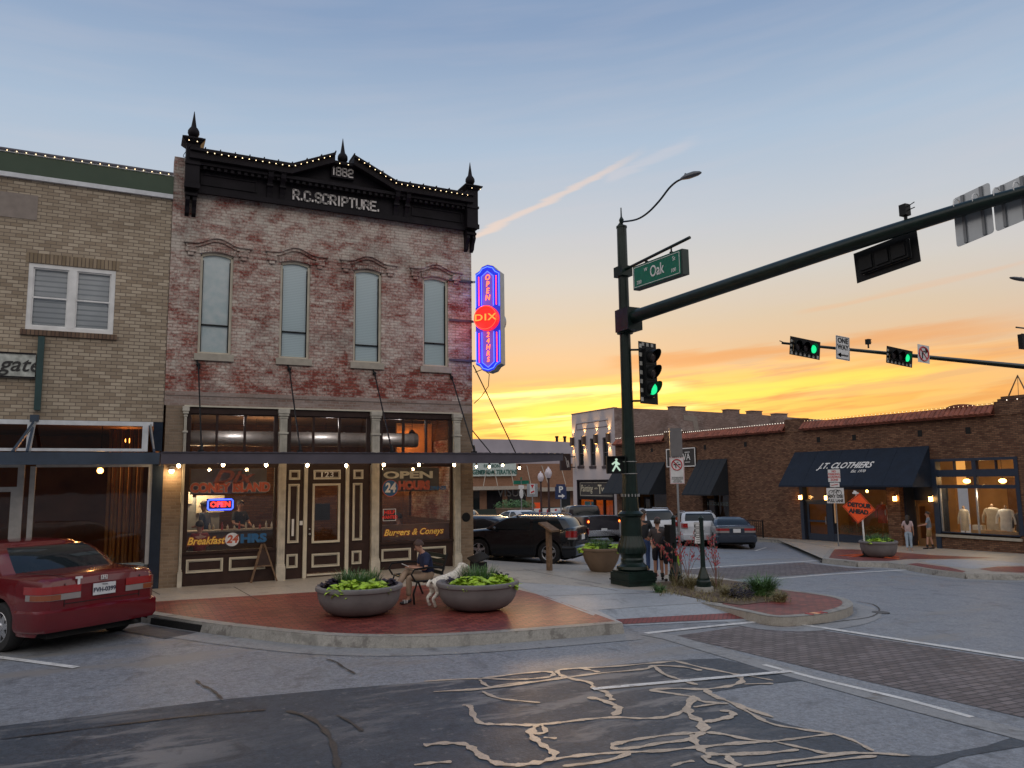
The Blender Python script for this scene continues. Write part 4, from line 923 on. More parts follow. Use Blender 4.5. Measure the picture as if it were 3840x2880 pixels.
# bulbs below the canopy edge (each one a lit lamp with a small socket)
bulb_me = None
def bulb_mesh(r=.038):
    q = MB(); q.ball((0, 0, 0), (r, r, r*1.15), 10, 7); return q
for i, (px_, py_) in enumerate(((386, 1006), (482, 1004), (575, 1004.5), (664, 1005), (748, 1005.5), (829, 1004), (905, 1004), (981, 1004.5), (1029, 1008), (1057, 1008), (1086, 1005), (1122, 1011))):
    p = onY(px_, py_, YA+.16) if i < 8 else onY(px_, py_, (19.2, 18.6, 18.0, 17.6)[i-8])
    s_ = 1.0 if i < 8 else .85
    b_ = obj('bulb', bulb_mesh(.036*s_).xf(Matrix.Translation(p)), m_bulb, can, smooth=60)
    k_ = MB(); k_.lathe([(.022, .03), (.022, .08), (.035, .085), (.035, .10)], tuple(p), 8); obj('socket', k_, m_blackmetal, can)
    if i < 9:
        pl = bpy.data.lights.new('bulb_light', 'POINT'); pl.energy = 9 if i != 7 else 7; pl.color = (1, .66, .34); pl.shadow_soft_size = .04
        po = bpy.data.objects.new('bulb_light', pl); COL.objects.link(po); po.location = p-Vector((0, 0, .05))
# wall lamp on the left pier
q = MB(); q.ball((.90, YF-.14, .30), .05); wl_ = solo('wall_lamp', q, m_bulb, 'lit wall lamp on the brick pier left of the diner window', 'lamp', smooth=60)
q = MB(); q.lathe([(.09, .0), (.05, .07), (.02, .09)], (.90, YF-.14, .33), 10); q.bar((.90, YF-.14, .40), (.90, YF, .40), .02, .02); obj('lamp_shade', q, m_white, wl_)
pl = bpy.data.lights.new('lamp_or_fill_light', 'POINT'); pl.energy = 9; pl.color = (1, .62, .28); pl.shadow_soft_size = .05
po = bpy.data.objects.new('lamp_or_fill_light', pl); COL.objects.link(po); po.location = (.90, YF-.2, .22)
# ---- what is inside, seen through the glass
dk = MB(); dk.tube([(1.0, YF+1.3, 1.12), (7.15, YF+1.3, 1.12)], .19, 16)
for k_ in range(7): dk.tube([(1.3+k_*.95, YF+1.3, 1.12), (1.34+k_*.95, YF+1.3, 1.12)], .20, 16)
solo('ventilation_duct', dk, m_alum, 'round silver ventilation duct behind the transom glass', 'duct', smooth=40)
def plamp(x, y, z, e, col=(1, .55, .22), r=.06):
    pl = bpy.data.lights.new('lamp_or_fill_light', 'POINT'); pl.energy = e; pl.color = col; pl.shadow_soft_size = r
    po = bpy.data.objects.new('lamp_or_fill_light', pl); COL.objects.link(po); po.location = (x, y, z)
for lab, x, y, z, e in (('rear left of the door', 3.2, YF+3.5, .25, 22), ('over the back counter', 2.1, YF+2.6, .2, 16), ('near the brick wall seen through the door', 5.4, YF+4.6, .0, 20), ('left one above the booths', 7.0, YF+4.8, .0, 18), ('right one above the booths', 8.0, YF+5.3, .0, 14), ('high up behind the right transom', 7.4, YF+2.4, 1.35, 30)):
    e *= .65; q = MB(); q.lathe([(.13, 0), (.05, .12), (.02, .14)], (x, y, z), 12); q.tube([(x, y, z+.13), (x, y, 1.8)], .008, 5)
    lo = solo('pendant_lamp', q, m_blackmetal, 'dark pendant lamp inside the diner, '+lab, 'lamp', 'pendant lamps in the diner')
    q = MB(); q.ball((x, y, z+.02), .045); o_ = obj('bulb', q, m_warm, lo); plamp(x, y, z-.06, e)
plamp(2.4, YF+.7, 1.5, 26, (.85, .92, 1), .10); plamp(4.6, YF+.7, 1.5, 26, (.85, .92, 1), .10); plamp(6.4, YF+.7, 1.5, 20, (.85, .92, 1), .10); plamp(3.4, YF+3.2, 1.2, 30, (1, .6, .3), .1)  # fill lights without fixtures, added to brighten duct, transoms and ceiling
# transom light colour: orange wall panel high up at right
q = MB(); q.box(7.1, 8.19, YF+2.9, YF+3.0, .7, 1.72); solo('orange_wall_panel', q, M('orange_plaster', (.75, .33, .10), .7), 'orange lit wall panel high behind the right transom window', 'wall panel')
# counter, shelves, bottles
q = MB(); q.box(1.3, 3.9, YF+1.7, YF+2.2, -2.15, -1.18); ct = solo('diner_counter', q, M('dark_counter', (.08, .05, .04), .35), 'dark counter inside the diner behind the left window', 'counter')
q = MB(); q.box(1.28, 3.92, YF+1.66, YF+2.24, -1.18, -1.14); obj('counter_top', q, M('steel_top', (.45, .38, .30), .3, .5), ct)
rr = random.Random(5); bt = None
for k_ in range(13):
    x = 1.75+k_*.15+rr.uniform(-.03, .03); h_ = rr.uniform(.10, .2); y = YF+1.8+rr.uniform(0, .2)
    q = MB(); q.lathe([(.028, 0), (.028, h_*.6), (.012, h_*.8), (.012, h_)], (x, y, -1.14), 8)
    b_ = solo('bottle', q, M('cream_bottle', (.6, .5, .35), .3) if k_ % 3 else M('red_bottle', (.4, .05, .03), .3), 'small bottle in the row on the diner counter', 'bottle', 'bottles on the diner counter')
q = MB(); q.box(.9, 2.3, YF+3.4, YF+3.9, -2.15, -.35); hd_ = solo('kitchen_hood', q, m_alum, 'steel kitchen cabinet lit at the back left of the diner', 'cabinet')
q = MB(); q.box(.95, 1.6, YF+3.3, YF+3.38, -.5, -.2); q.box(1.7, 2.4, YF+3.3, YF+3.38, -.75, -.3); obj('cabinet_door', q, M('pale_panel', (.7, .6, .45), .5), hd_)
plamp(1.7, YF+2.9, -.1, 34, (1, .80, .5), .15)
q = MB(); q.box(4.55, 4.95, YF+2.0, YF+2.04, -1.0, -.55); solo('menu_board', q, m_signk, 'dark menu board seen through the glass door', 'menu board')
for k_, (x, y) in enumerate(((4.1, YF+2.2), (6.3, YF+3.2), (7.3, YF+3.4))):
    q = MB(); q.box(x-.45, x+.45, y-.3, y+.3, -1.42, -1.38); q.box(x-.04, x+.04, y-.04, y+.04, -2.15, -1.42)
    solo('diner_table', q, M('table_wood', (.20, .09, .04), .3), ('table just inside the diner door', 'table behind the burgers lettering, nearer the door', 'table behind the burgers lettering at the right')[k_], 'table')
q = MB(); q.box(5.8, 8.15, YF+.7, YF+.9, -2.15, -1.12); solo('booth_partition', q, M('booth_wood', (.22, .10, .05), .35), 'brown wooden booth back behind the right window', 'booth')
# neon open sign in the left window
q = MB(); Yn = YF+.16; xo, zo = 1.98, -.47
q.box(xo-.30, xo+.30, Yn+.02, Yn+.03, zo-.14, zo+.14)
ns = solo('neon_open_sign', q, m_signk, 'small neon OPEN sign glowing red in a blue frame in the left window', 'neon sign')
q = MB(); pts = [(xo+.27*cx_, Yn, zo+.115*cz_) for cx_, cz_ in ((-1, -.7), (-.9, -1), (.9, -1), (1, -.7), (1, .7), (.9, 1), (-.9, 1), (-1, .7), (-1, -.7))]
q.tube(pts, .016, 6); obj('neon_tube', q, m_blue, ns)
obj('lettering', text('OPEN', .17, (xo, Yn, zo), bold=.006, sx=1.0, depth=.01), m_red, ns)
plamp(xo, Yn-.12, zo, .8, (.5, .1, 1), .1)

# ---- neon blade sign on the corner (set diagonally)
def solve_on(px, py, o, d):     # point o+d*t whose column matches px
    best = None; r = ray(px*D2F, py*D2F)
    a = Vector((r.x, r.y)); # solve cross(o+d t, r)=0
    t = -(o[0]*r.y-o[1]*r.x)/(d[0]*r.y-d[1]*r.x)
    return t
dgx, dgy = .707, -.707
tS = solve_on(1059, 690, (8.27, YF), (dgx, dgy)); sc0 = Vector((8.27+dgx*tS, YF+dgy*tS, 0))
zS0, zS1 = hz(1061, 806, sc0.x, sc0.y), hz(1061, 575, sc0.x, sc0.y); zc = (zS0+zS1)/2+.0; hS = (zS1-zS0)/2
NS = thing('neon_blade_sign', 'tall blue and red neon sign with round red disc projecting from the building corner', 'sign', (sc0.x, sc0.y, zS0), -pi/4)
# local frame: x along the blade (outwards), y into the depth, z up from the sign's foot
H2 = hS*2; wS = .355; T = .17
out = [(-wS, .22), (-.24, .16), (-.16, .05), (0, 0), (.16, .05), (.24, .16), (wS, .22), (wS, H2-.22), (.24, H2-.16), (.16, H2-.05), (0, H2), (-.16, H2-.05), (-.24, H2-.16), (-wS, H2-.22)]
q = MB(); q.prism([(x, -T, z) for x, z in out], (0, 2*T, 0)); obj('cabinet', q, M('sign_side_metal', (.34, .36, .38), .4, .4), NS, local=True)
fc = MB(); fc.prism([(x*.985, -T-.006, z*.99+.02) for x, z in out], (0, .005, 0)); obj('blue_face', fc, m_blueface, NS, local=True)
zc_ = H2/2-.03; R_ = .335
vp = MB()
for s in (1, -1):
    a_ = zc_+s*(R_-.03); e_ = zc_+s*(hS-.28)
    pts = [(-.15, a_), (.15, a_), (.15, e_), (0, e_+s*.13), (-.15, e_)]
    vp = MB(); vp.prism([(x, -T-.012, z) for x, z in pts], (0, .005, 0)); obj('violet_panel', vp, m_violet, NS, local=True)
nb = MB(); nr = MB()
loop = [(x*.93, -T-.03, (z-H2/2)*.955+H2/2) for x, z in out]
nb.tube(loop[:7]+[(wS*.93, -T-.03, zc_-R_)], .012, 6); nb.tube([(wS*.93, -T-.03, zc_+R_)]+loop[7:]+[(-wS*.93, -T-.03, zc_+R_)], .012, 6); nb.tube([loop[0], (-wS*.93, -T-.03, zc_-R_)], .012, 6)
for s in (1, -1):
    a_ = zc_+s*(R_+.02); e_ = zc_+s*(hS-.30)
    nb.tube([(-.17, -T-.03, a_), (-.17, -T-.03, e_), (0, -T-.03, e_+s*.14), (.17, -T-.03, e_), (.17, -T-.03, a_)], .010, 6)
    for x in (-.25, .25): nr.tube([(x, -T-.03, a_+s*.02), (x, -T-.03, e_)], .012, 6)
obj('blue_tube', nb, m_blue, NS, local=True)
ds = MB(); ds.lathe([(R_, -T-.20), (R_, -T+.01)], (0, 0, 0), 32); ds.xf(Matrix.Translation((0, 0, zc_)) @ Matrix(((1, 0, 0, 0), (0, 0, 1, 0), (0, 1, 0, 0), (0, 0, 0, 1))))
ds2 = MB(); ds2.lathe([(R_, T-.01), (R_, T+.20)], (0, 0, 0), 32); ds2.xf(Matrix.Translation((0, 0, zc_)) @ Matrix(((1, 0, 0, 0), (0, 0, 1, 0), (0, 1, 0, 0), (0, 0, 0, 1))))
obj('disc', ds, m_redface, NS, local=True); obj('disc', ds2, M('sign_side_metal', (0, 0, 0)), NS, local=True)
nr.tube([(R_*.93*cos(t*pi/16), -T-.225, zc_+R_*.93*sin(t*pi/16)) for t in range(33)], .013, 6)
obj('red_tube', nr, m_red, NS, local=True)
lt = text('DIX', .25, (0, -T-.225, zc_), bold=.004, sx=1.35, depth=.012, space=1.15)
for w_, z0_, s in (('OPEN', zc_+hS-.34, 1), ('24HRS', zc_-R_-.10, 1)):
    for i, ch in enumerate(w_): text(ch, .21 if w_ == 'OPEN' else .19, (0, -T-.03, z0_-i*(.185 if w_ == 'OPEN' else .168)), bold=.002, shear=.15, sx=.85, depth=.012, mb=lt)
obj('lettering', lt, m_orn, NS, local=True)
# brackets back to the wall
for zz in (.36, zc_+.0, H2-.40):
    q = MB(); q.bar((-wS-.02, 0, zz), (-tS-.02, 0, zz), .04, .05); obj('bracket', q, M('sign_side_metal', (0, 0, 0)), NS, local=True)
for zz in (zS0+.36, zS0+zc_, zS0+H2-.40): obj('wall_bar', MB().box(7.6, 8.30, YF-.045, YF-.012, zz-.03, zz+.03), m_fascia, B1)
q = MB(); q.tube([(8.33, YF-.05, zS0+.05), (8.5, YF-.2, zS0+.12), (8.62, YF-.35, zS0-.02), (8.60, YF-.33, zS0-.35), (8.45, YF-.2, zS0-.62), (8.30, YF-.04, zS0-.8)], .012, 6)
solo('sign_cable', q, m_blackmetal, 'loop of dark cable hanging under the neon blade sign', 'cable')
def wl(x, y, z, e, col, r=.2): plamp(x, y, z, e, col, r)
wl(8.15, YF-.55, zS0+1.2, 5, (1, .12, .14)); wl(8.2, YF-.5, zS0+.5, 2.2, (.25, .2, 1)); wl(8.2, YF-.5, zS0+2.0, 2.2, (.5, .2, 1))

# ------------------------------------------------------------------ tan brick building on the left
XL = -12.
B2 = thing('tan_brick_building', 'two storey tan brick building with green band along its roof edge left of the diner', 'building', (XL, YF, BZ))
wm = MB(); wall_holes(wm, XL, .69, 1.40, 6.62, [(-2.06, -.40, 3.32, 4.77), (-7.0, -5.2, 3.32, 4.77)], depth=.12)
wm.face([(.69, YF, 1.4), (.69, YF+20, 1.4), (.69, YF+20, 6.6), (.69, YF, 6.6)])
wm.face([(XL, YF, -2.6), (XL, YF, 7.1), (XL, YF+20, 7.1), (XL, YF+20, -2.6)])
obj('wall', wm, m_tan, B2)
for a, b in ((-2.12, -.34), (-7.06, -5.14)): obj('soldier_course', MB().box(a, b, YF-.014, YF+.02, 4.78, 4.99), m_tansold, B2); obj('brick_sill', MB().box(a-.02, b+.02, YF-.05, YF+.10, 3.20, 3.315), m_sillbrick, B2)
q = MB(); q.box(-2.75, -1.97, YF-.012, YF+.01, 5.72, 6.27); obj('patched_panel', q, M('grey_render', (.26, .22, .19), .9), B2)
q = MB(); q.box(XL, .70, YF-.05, YF+.02, 6.70, 7.14); obj('green_band', q, m_greenband, B2)
q = MB(); q.box(XL, .70, YF-.07, YF+.02, 6.60, 6.70); q.box(XL, .70, YF-.065, YF+.02, 7.14, 7.165); obj('white_trim', q, m_whitecorn, B2)
q = MB(); q.box(XL, .69, YF-.08, YF+.25, 7.165, 7.225); q.box(XL, .69, YF+.3, YF+20, 6.9, 7.0); obj('coping', q, M('dark_coping', (.10, .10, .13), .5), B2)
for w0, w1 in ((-2.06, -.40), (-7.0, -5.2)):
    f = MB(); f.frame(w0, w1, 3.32, 4.77, YF+.01, YF+.10, .085); mid = (w0+w1)/2; f.box(mid-.075, mid+.075, YF+.008, YF+.10, 3.40, 4.69)
    wo_ = obj('window', f, m_white, B2)
    for a, b in ((w0+.085, mid-.075), (mid+.075, w1-.085)):
        s = MB(); s.frame(a, b, 3.405, 4.685, YF+.04, YF+.08, .028); s.box(a, b, YF+.035, YF+.08, 4.02, 4.055); obj('sash', s, m_white, wo_)
        g = MB(); g.face([(a, YF+.12, 3.4), (b, YF+.12, 3.4), (b, YF+.12, 4.69), (a, YF+.12, 4.69)]); obj('shutter', g, m_ltan, wo_)
        g = MB(); g.face([(a+.02, YF+.06, 3.4), (b-.02, YF+.06, 3.4), (b-.02, YF+.06, 4.69), (a+.02, YF+.06, 4.69)]); obj('pane', g, m_clear, wo_)
# shop front: transom with white frame, fascia, glass, black tiled pier
q = MB(); q.box(XL, .49, YF-.03, YF+.1, 1.30, 1.395); q.box(XL, .40, YF-.05, YF+.1, .74, .80); q.box(-8.3, -8.22, YF-.03, YF+.08, .8, 1.3); q.box(-1.90, -1.84, YF-.03, YF+.08, .80, 1.30); q.box(.28, .40, YF-.03, YF+.08, .80, 1.30)
tf = obj('transom_frame', q, m_whitecorn, B2)
q = MB(); q.face([(XL, YF+.04, .8), (.3, YF+.04, .8), (.3, YF+.04, 1.3), (XL, YF+.04, 1.3)]); obj('pane', q, glass('brown_glass', (.45, .33, .22), .03), tf)
q = MB(); q.box(.50, .69, YF-.02, YF+.2, .75, 1.395); q.box(.52, .735, YF-.02, YF+.3, -2.6, .50); obj('black_tile_pier', q, m_blueband, B2)
aw = MB(); aw.box(XL, .60, 17.44, 17.52, .42, .66); aw.box(XL, .60, 17.52, YF-.05, .58, .63)
aw.bar((-1.78, YF-.04, 1.34), (-1.98, 17.6, .66), .05, .05); aw.bar((-1.78, YF-.04, 1.34), (-1.74, 17.6, .66), .05, .05); aw.bar((.42, YF-.04, 1.30), (.50, 17.6, .66), .04, .04); aw.box(-1.86, -1.70, YF-.06, YF, 1.36, 1.50)
an = obj('awning', aw, m_fascial, B2)
q = MB(); q.bar((-1.76, YF-.06, 1.34), (-1.97, 17.62, .67), .035, .035); q.bar((-1.76, YF-.06, 1.34), (-1.70, 17.62, .67), .035, .035); obj('strut', q, m_alum, an); obj('strut', MB().bar((.44, YF-.06, 1.34), (.5, 17.62, .67), .03, .03), m_alum, an)
q = MB(); q.box(.44, .52, YF+.0, YF+.10, -1.72, .5); q.box(-1.80, -1.70, YF+.0, YF+.10, -2.5, .42); q.box(-2.02, -1.90, YF+.02, YF+.10, -2.5, .42); q.box(-3.9, -3.8, YF+.02, YF+.1, -2.5, .42); q.box(-1.7, .44, YF+.01, YF+.09, .40, .46); q.box(XL, -1.9, YF+.01, YF+.09, .40, .46)
sfm = obj('shop_front_frame', q, m_alum, B2)
q = MB(); q.face([(-1.7, YF+.05, -1.72), (.44, YF+.05, -1.72), (.44, YF+.05, .42), (-1.7, YF+.05, .42)]); q.face([(-1.9, YF+.05, -2.1), (-1.8, YF+.05, -2.1), (-1.8, YF+.05, .42), (-1.9, YF+.05, .42)]); q.face([(XL, YF+.05, -2.2), (-3.9, YF+.05, -2.2), (-3.9, YF+.05, .42), (XL, YF+.05, .42)]); q.face([(-3.8, YF+.05, .0), (-2.02, YF+.05, .0), (-2.02, YF+.05, .42), (-3.8, YF+.05, .42)])
obj('pane', q, m_glassd, sfm)
q = MB(); q.box(-1.7, .50, YF-.02, YF+.12, -2.5, -1.72); q.box(XL, -3.9, YF-.02, YF+.12, -2.5, -2.2); obj('stall_riser', q, M('slate_riser', (.05, .07, .08), .5), B2)
q = MB(); q.frame(-3.8, -2.02, -2.3, .0, YF+.03, YF+.09, .10); q.box(-3.7, -2.1, YF+.02, YF+.08, -1.22, -1.14); dr_ = obj('door', q, m_alum, B2)
q = MB(); q.face([(-3.7, YF+.06, -2.2), (-2.1, YF+.06, -2.2), (-2.1, YF+.06, -.1), (-3.7, YF+.06, -.1)]); obj('pane', q, m_glassd, dr_)
q = MB(); q.box(XL, .70, YF+6, YF+6.1, -2.5, 1.4); q.box(.66, .70, YF+.35, YF+6, -2.5, 1.4); q.box(XL, .70, YF+.12, YF+6, 1.4, 1.5); q.box(XL, .7, YF+.12, YF+6, -2.5, -2.3)
obj('interior_wall', q, M('dark_umber_plaster', (.16, .085, .045), .8, scale=1.5, var=.3), B2)
q = MB()
for k_ in range(9): q.tube([(-.35+k_*.085+.02*sin(k_*2.1), YF+1.0+.05*(k_ % 2), -2.3), (-.35+k_*.085, YF+1.0+.05*(k_ % 2), 1.3)], .035, 6)
solo('curtain', q, M('ochre_curtain', (.45, .24, .08), .8), 'ochre curtain hanging in the dark shop window beside the diner', 'curtain')
for x, y, z, e in ((-.55, YF+1.6, .35, 20), (.0, YF+2.4, 1.1, 22)):
    q = MB(); q.ball((x, y, z), .07); lo = solo('hanging_lamp', q, m_warm, 'warm lamp glowing in the tan building behind the '+('large shop window' if z < .5 else 'transom glass'), 'lamp'); plamp(x, y-.15, z, e, (1, .5, .18), .08)
    q = MB(); q.tube([(x, y, z+.06), (x, y, 1.4)], .008, 4); obj('cord', q, m_blackmetal, lo)
# planter box in the window
q = MB(); q.box(-.35, .42, YF-.30, YF-.03, -1.80, -1.68); q.box(-.30, .37, YF-.27, YF-.06, -1.72, -1.66); wb_ = solo('window_ledge_box', q, M('grey_ledge', (.16, .20, .22), .5), 'grey ledge box below the dark shop window by the red car', 'window box')
# wooden sign "gate" with its green post
q = MB(); q.box(-3.9, -1.82, YF-.08, YF-.02, 2.27, 2.80); pts = [(-3.1+.60*cos(pi*t/10), YF-.08, 2.80+.36*sin(pi*t/10)) for t in range(11)]; q.prism(pts, (0, .06, 0))
gs = solo('wooden_shop_sign', q, M('chipped_white_board', (.42, .44, .40), .8, var=.35, scale=8), 'chipped white wooden sign reading gate, on the tan brick', 'sign')
obj('lettering', text('gate', .44, (-2.10, YF-.09, 2.54), bold=.004, shear=.3, sx=1.0, depth=.01), m_signk, gs)
obj('lettering', text('Garden', .44, (-3.1, YF-.09, 2.54), bold=.004, shear=.3, sx=.8, depth=.01), m_signk, gs) if 0 else None
q = MB(); q.box(-3.9, -1.82, YF-.10, YF-.08, 2.77, 2.80); q.box(-3.9, -1.82, YF-.10, YF-.08, 2.27, 2.295); obj('sign_edge', q, m_black, gs)
q = MB(); q.box(-1.80, -1.68, YF-.10, YF-.01, 1.60, 3.17); solo('sign_post', q, M('deep_teal_steel', (.015, .05, .05), .4), 'dark teal steel post fixed to the tan wall beside the wooden sign', 'post')
# roof string lights: one lamp mesh shared by all the bulbs
tiny = bpy.data.meshes.new('bulb'); q = MB(); q.ball((0, 0, 0), .0115, 6, 4); tiny.from_pydata(q.v, [], q.f); tiny.materials.append(m_tiny)
def string(label, pts, every, mesh=tiny, wire_r=.006, group='light strings on the roof lines', sag=.0, wm_=None):
    pts = [Vector(p) for p in pts]
    root = thing('light_string', label, 'string lights', tuple(pts[0]), 0, group)
    q = MB(); q.tube(pts, wire_r, 4); obj('wire', q, wm_ or m_blackmetal, root)
    d = every*.5
    for a, b in zip(pts, pts[1:]):
        L_ = (b-a).length
        while d < L_:
            p = a.lerp(b, d/L_); o = bpy.data.objects.new('bulb', mesh); COL.objects.link(o); o.parent = root; o.location = p-pts[0]-Vector((0, 0, .012)); d += every
        d -= L_
    return root
string('string of warm bulbs along the green banded roof of the tan building', [(-12, YF-.11, 7.17), (.66, YF-.11, 7.17)], .176)
string('string of warm bulbs along the left half of the black cornice', [(1.30, YF-.48, 7.70), (3.32, YF-.48, 7.70), (4.34, YF-.48, 8.17)], .155)
string('string of warm bulbs along the right half of the black cornice', [(4.90, YF-.48, 8.20), (5.98, YF-.48, 7.70), (8.0, YF-.48, 7.70)], .155)
string('short string of bulbs round the cap of the left cornice pier', [(.88, YF-.46, 7.93), (1.28, YF-.46, 7.93)], .18)
string('short string of bulbs round the cap of the right cornice pier', [(7.98, YF-.46, 7.93), (8.38, YF-.46, 7.93)], .25)
string('short string of bulbs under the middle finial by 1882', [(4.40, YF-.34, 8.04), (4.88, YF-.34, 8.04)], .22)
# ------------------------------------------------------------------ long one storey russet brick building, right of the side street
XJ = 32.5
def bx(mb, u0, u1, d0, d1, z0, z1, m=0): return mb.box(XJ+d0, XJ+d1, u0, u1, z0, z1, m)
B3 = thing('long_brick_building', 'long low russet brick building with tiled roof edge and navy awnings', 'building', (XJ, 19, -3.3))
wm = MB(); wall_holes(wm, 8, 48.1, -3.9, 2.50, [(19.22, 22.86, -2.56, .66), (22.95, 24.66, -4, -.55), (25.36, 30.64, -4, -.58), (36.2, 38.55, -4, -1.05), (42.2, 47.4, -4, -1.05)], y=0, depth=.35)
wm.swap(XJ)
for u0, u1, z in ((30.12, 31.42, 3.10), (40.2, 42.2, 3.05), (19.70, 19.86, 2.98), (19.55, 19.70, 3.08), (8, 19.55, 3.17)): bx(wm, u0, u1, -.03, .4, 2.40, z)
bx(wm, 8, 48.1, .35, .6, 1.7, 2.8)
wm.face([(XJ, 8, -4), (XJ+20, 8, -4), (XJ+20, 8, 3), (XJ, 8, 3)])
obj('wall', wm, m_jt, B3)
q = MB(); bx(q, 8.02, 48.1, .6, 20, 1.6, 1.7); obj('roof', q, M('roof_felt', (.08, .075, .07), .9), B3)
tl_ = MB(); rt = random.Random(9)
def tiles(u0, u1):
    u = u0; 
    while u < u1-.05:
        w = .235; z = 2.87; n = 5; jz = rt.uniform(-.012, .012)
        top = []; bot = []
        for k_ in range(n+1):
            a = pi*k_/n; top.append((XJ+.06-.05*sin(a), u+w/2-w/2*cos(a)*.94, z-.02+.05*sin(a))); bot.append((XJ-.30-.06*sin(a), u+w/2-w/2*cos(a)*1.04, 2.47+jz+.07*sin(a)))
        for k_ in range(n): tl_.face([bot[k_], bot[k_+1], top[k_+1], top[k_]])
        tl_.face([bot[0]]+bot[1:][::1]); u += w
    bx(tl_, u0, u1, -.26, .05, 2.43, 2.47); bx(tl_, u0, u1, .02, .3, 2.5, 2.885)
tiles(19.87, 30.12); tiles(31.42, 40.2); tiles(42.2, 48.1)
tl_.prism([(XJ-.02, 21.4+.62*cos(pi*k_/8), 2.86+.17*sin(pi*k_/8)) for k_ in range(9)], (.3, 0, 0))
obj('roof_tiles', tl_, m_tile, B3)
for u, z in ((26.95, 1.88), (23.35, 1.87), (21.08, 1.86), (29.18, 1.89), (38.13, 1.88), (34.56, 1.90), (43.63, 1.92)):
    q = MB(); bx(q, u-.11, u+.11, -.012, .02, z-.14, z+.14); obj('vent_opening', q, m_under, B3)
# awnings: sloping cover with closed sides and a valance
def awning(u0, u1, zt, zb, out_, mat, txt=None):
    q = MB(); a, b, c, d = (XJ-.02, u0, zt), (XJ-.02, u1, zt), (XJ-out_, u1, zb), (XJ-out_, u0, zb)
    q.face([a, d, c, b]); q.face([d, (XJ-out_, u0, zb-.08), (XJ-out_, u1, zb-.08), c])
    for u in (u0, u1): q.face([(XJ-.02, u, zt), (XJ-out_, u, zb), (XJ-out_, u, zb-.08), (XJ-.02, u, zb-.08)])
    q.face([(XJ-.02, u0, zt-.05), (XJ-out_+.02, u0, zb-.05), (XJ-out_+.02, u1, zb-.05), (XJ-.02, u1, zt-.05)])
    a_ = obj('awning', q, mat, B3)
    for k_ in range(1, 5):
        u = u0+(u1-u0)*k_/5; s_ = MB(); s_.bar((XJ-.03, u, zt+.004), (XJ-out_-.004, u, zb+.004), .018, .008); obj('seam', s_, M('seam_canvas', (.012, .022, .040), .9), a_)
    return a_
A1 = awning(22.94, 30.83, 1.29, -.47, 1.35, m_cloth_navy)
dn = Vector((-1.33, 0, -1.76)).normalized(); nrm = Vector((-.80, 0, .60))
upv = -dn; uxv = Vector((0, -1, 0)); og = Vector((XJ-.02, 27.1, 1.29))+dn*1.02+nrm*.02
obj('lettering', text('J.T. CLOTHIERS', .50, og, uxv, upv, bold=.010, shear=.38, sx=.93, depth=.01), m_white, A1)
obj('lettering', text('Est. 1970', .22, og+dn*.36+uxv*.95, uxv, upv, bold=.003, shear=.38, depth=.01), m_white, A1)
awning(36.15, 38.80, 1.11, -1.00, 1.45, m_cloth_black); awning(42.2, 47.9, 1.08, -1.00, 1.45, m_cloth_black)
m_navyf = M('navy_joinery', (.018, .030, .055), .4)
# big shop window right of the awning
q = MB()
bx(q, 22.70, 22.93, -.05, .3, -3.7, .68); bx(q, 19.12, 22.70, -.04, .2, .56, .68); bx(q, 19.12, 19.28, -.03, .2, -2.5, .56); bx(q, 19.28, 22.7, .0, .2, -.12, .19); bx(q, 19.28, 22.7, .02, .2, -.62, -.47); bx(q, 20.88, 21.06, -.01, .2, -.12, .56); bx(q, 20.93, 21.03, .0, .2, -.47, -.12)
for u in (21.91, 20.08): bx(q, u-.02, u+.02, .05, .2, .19, .56)
bx(q, 19.28, 22.70, .0, .2, -2.62, -2.52)
w1 = obj('shop_window', q, m_navyf, B3)
q = MB(); bx(q, 20.98, 21.04, .05, .12, -2.52, -.62); bx(q, 22.62, 22.68, .04, .12, -2.5, -.62); obj('mullion', q, m_alum, w1)
q = MB(); q.face([(XJ+.15, 22.7, -2.52), (XJ+.15, 19.28, -2.52), (XJ+.15, 19.28, .56), (XJ+.15, 22.7, .56)]); obj('pane', q, m_glass, w1)
q = MB(); bx(q, 19.2, 22.9, -.10, .2, -2.74, -2.63); obj('window_sill', q, m_stone, B3)
# second shop window and two entrances below the awning
q = MB()
bx(q, 25.38, 28.6, -.02, .3, -3.7, -2.95); bx(q, 28.55, 28.85, -.03, .3, -3.7, -.58); bx(q, 25.38, 28.6, .0, .2, -.70, -.58); bx(q, 30.45, 30.66, -.03, .3, -3.7, -.58); bx(q, 28.85, 30.45, .1, .3, -1.35, -1.25)
w2 = obj('shop_window', q, m_navyf, B3)
q = MB(); q.face([(XJ+.2, 28.6, -2.95), (XJ+.2, 25.38, -2.95), (XJ+.2, 25.38, -.7), (XJ+.2, 28.6, -.7)]); obj('pane', q, m_glass, w2); q = MB(); q.face([(XJ+.2, 30.45, -1.25), (XJ+.2, 28.85, -1.25), (XJ+.2, 28.85, -.58), (XJ+.2, 30.45, -.58)]); obj('pane', q, m_glass, w2)
q = MB(); bx(q, 28.42, 28.50, .03, .1, -2.4, -1.0); obj('mullion', q, M('lit_cream_strip', (.75, .5, .28), .5), w2)
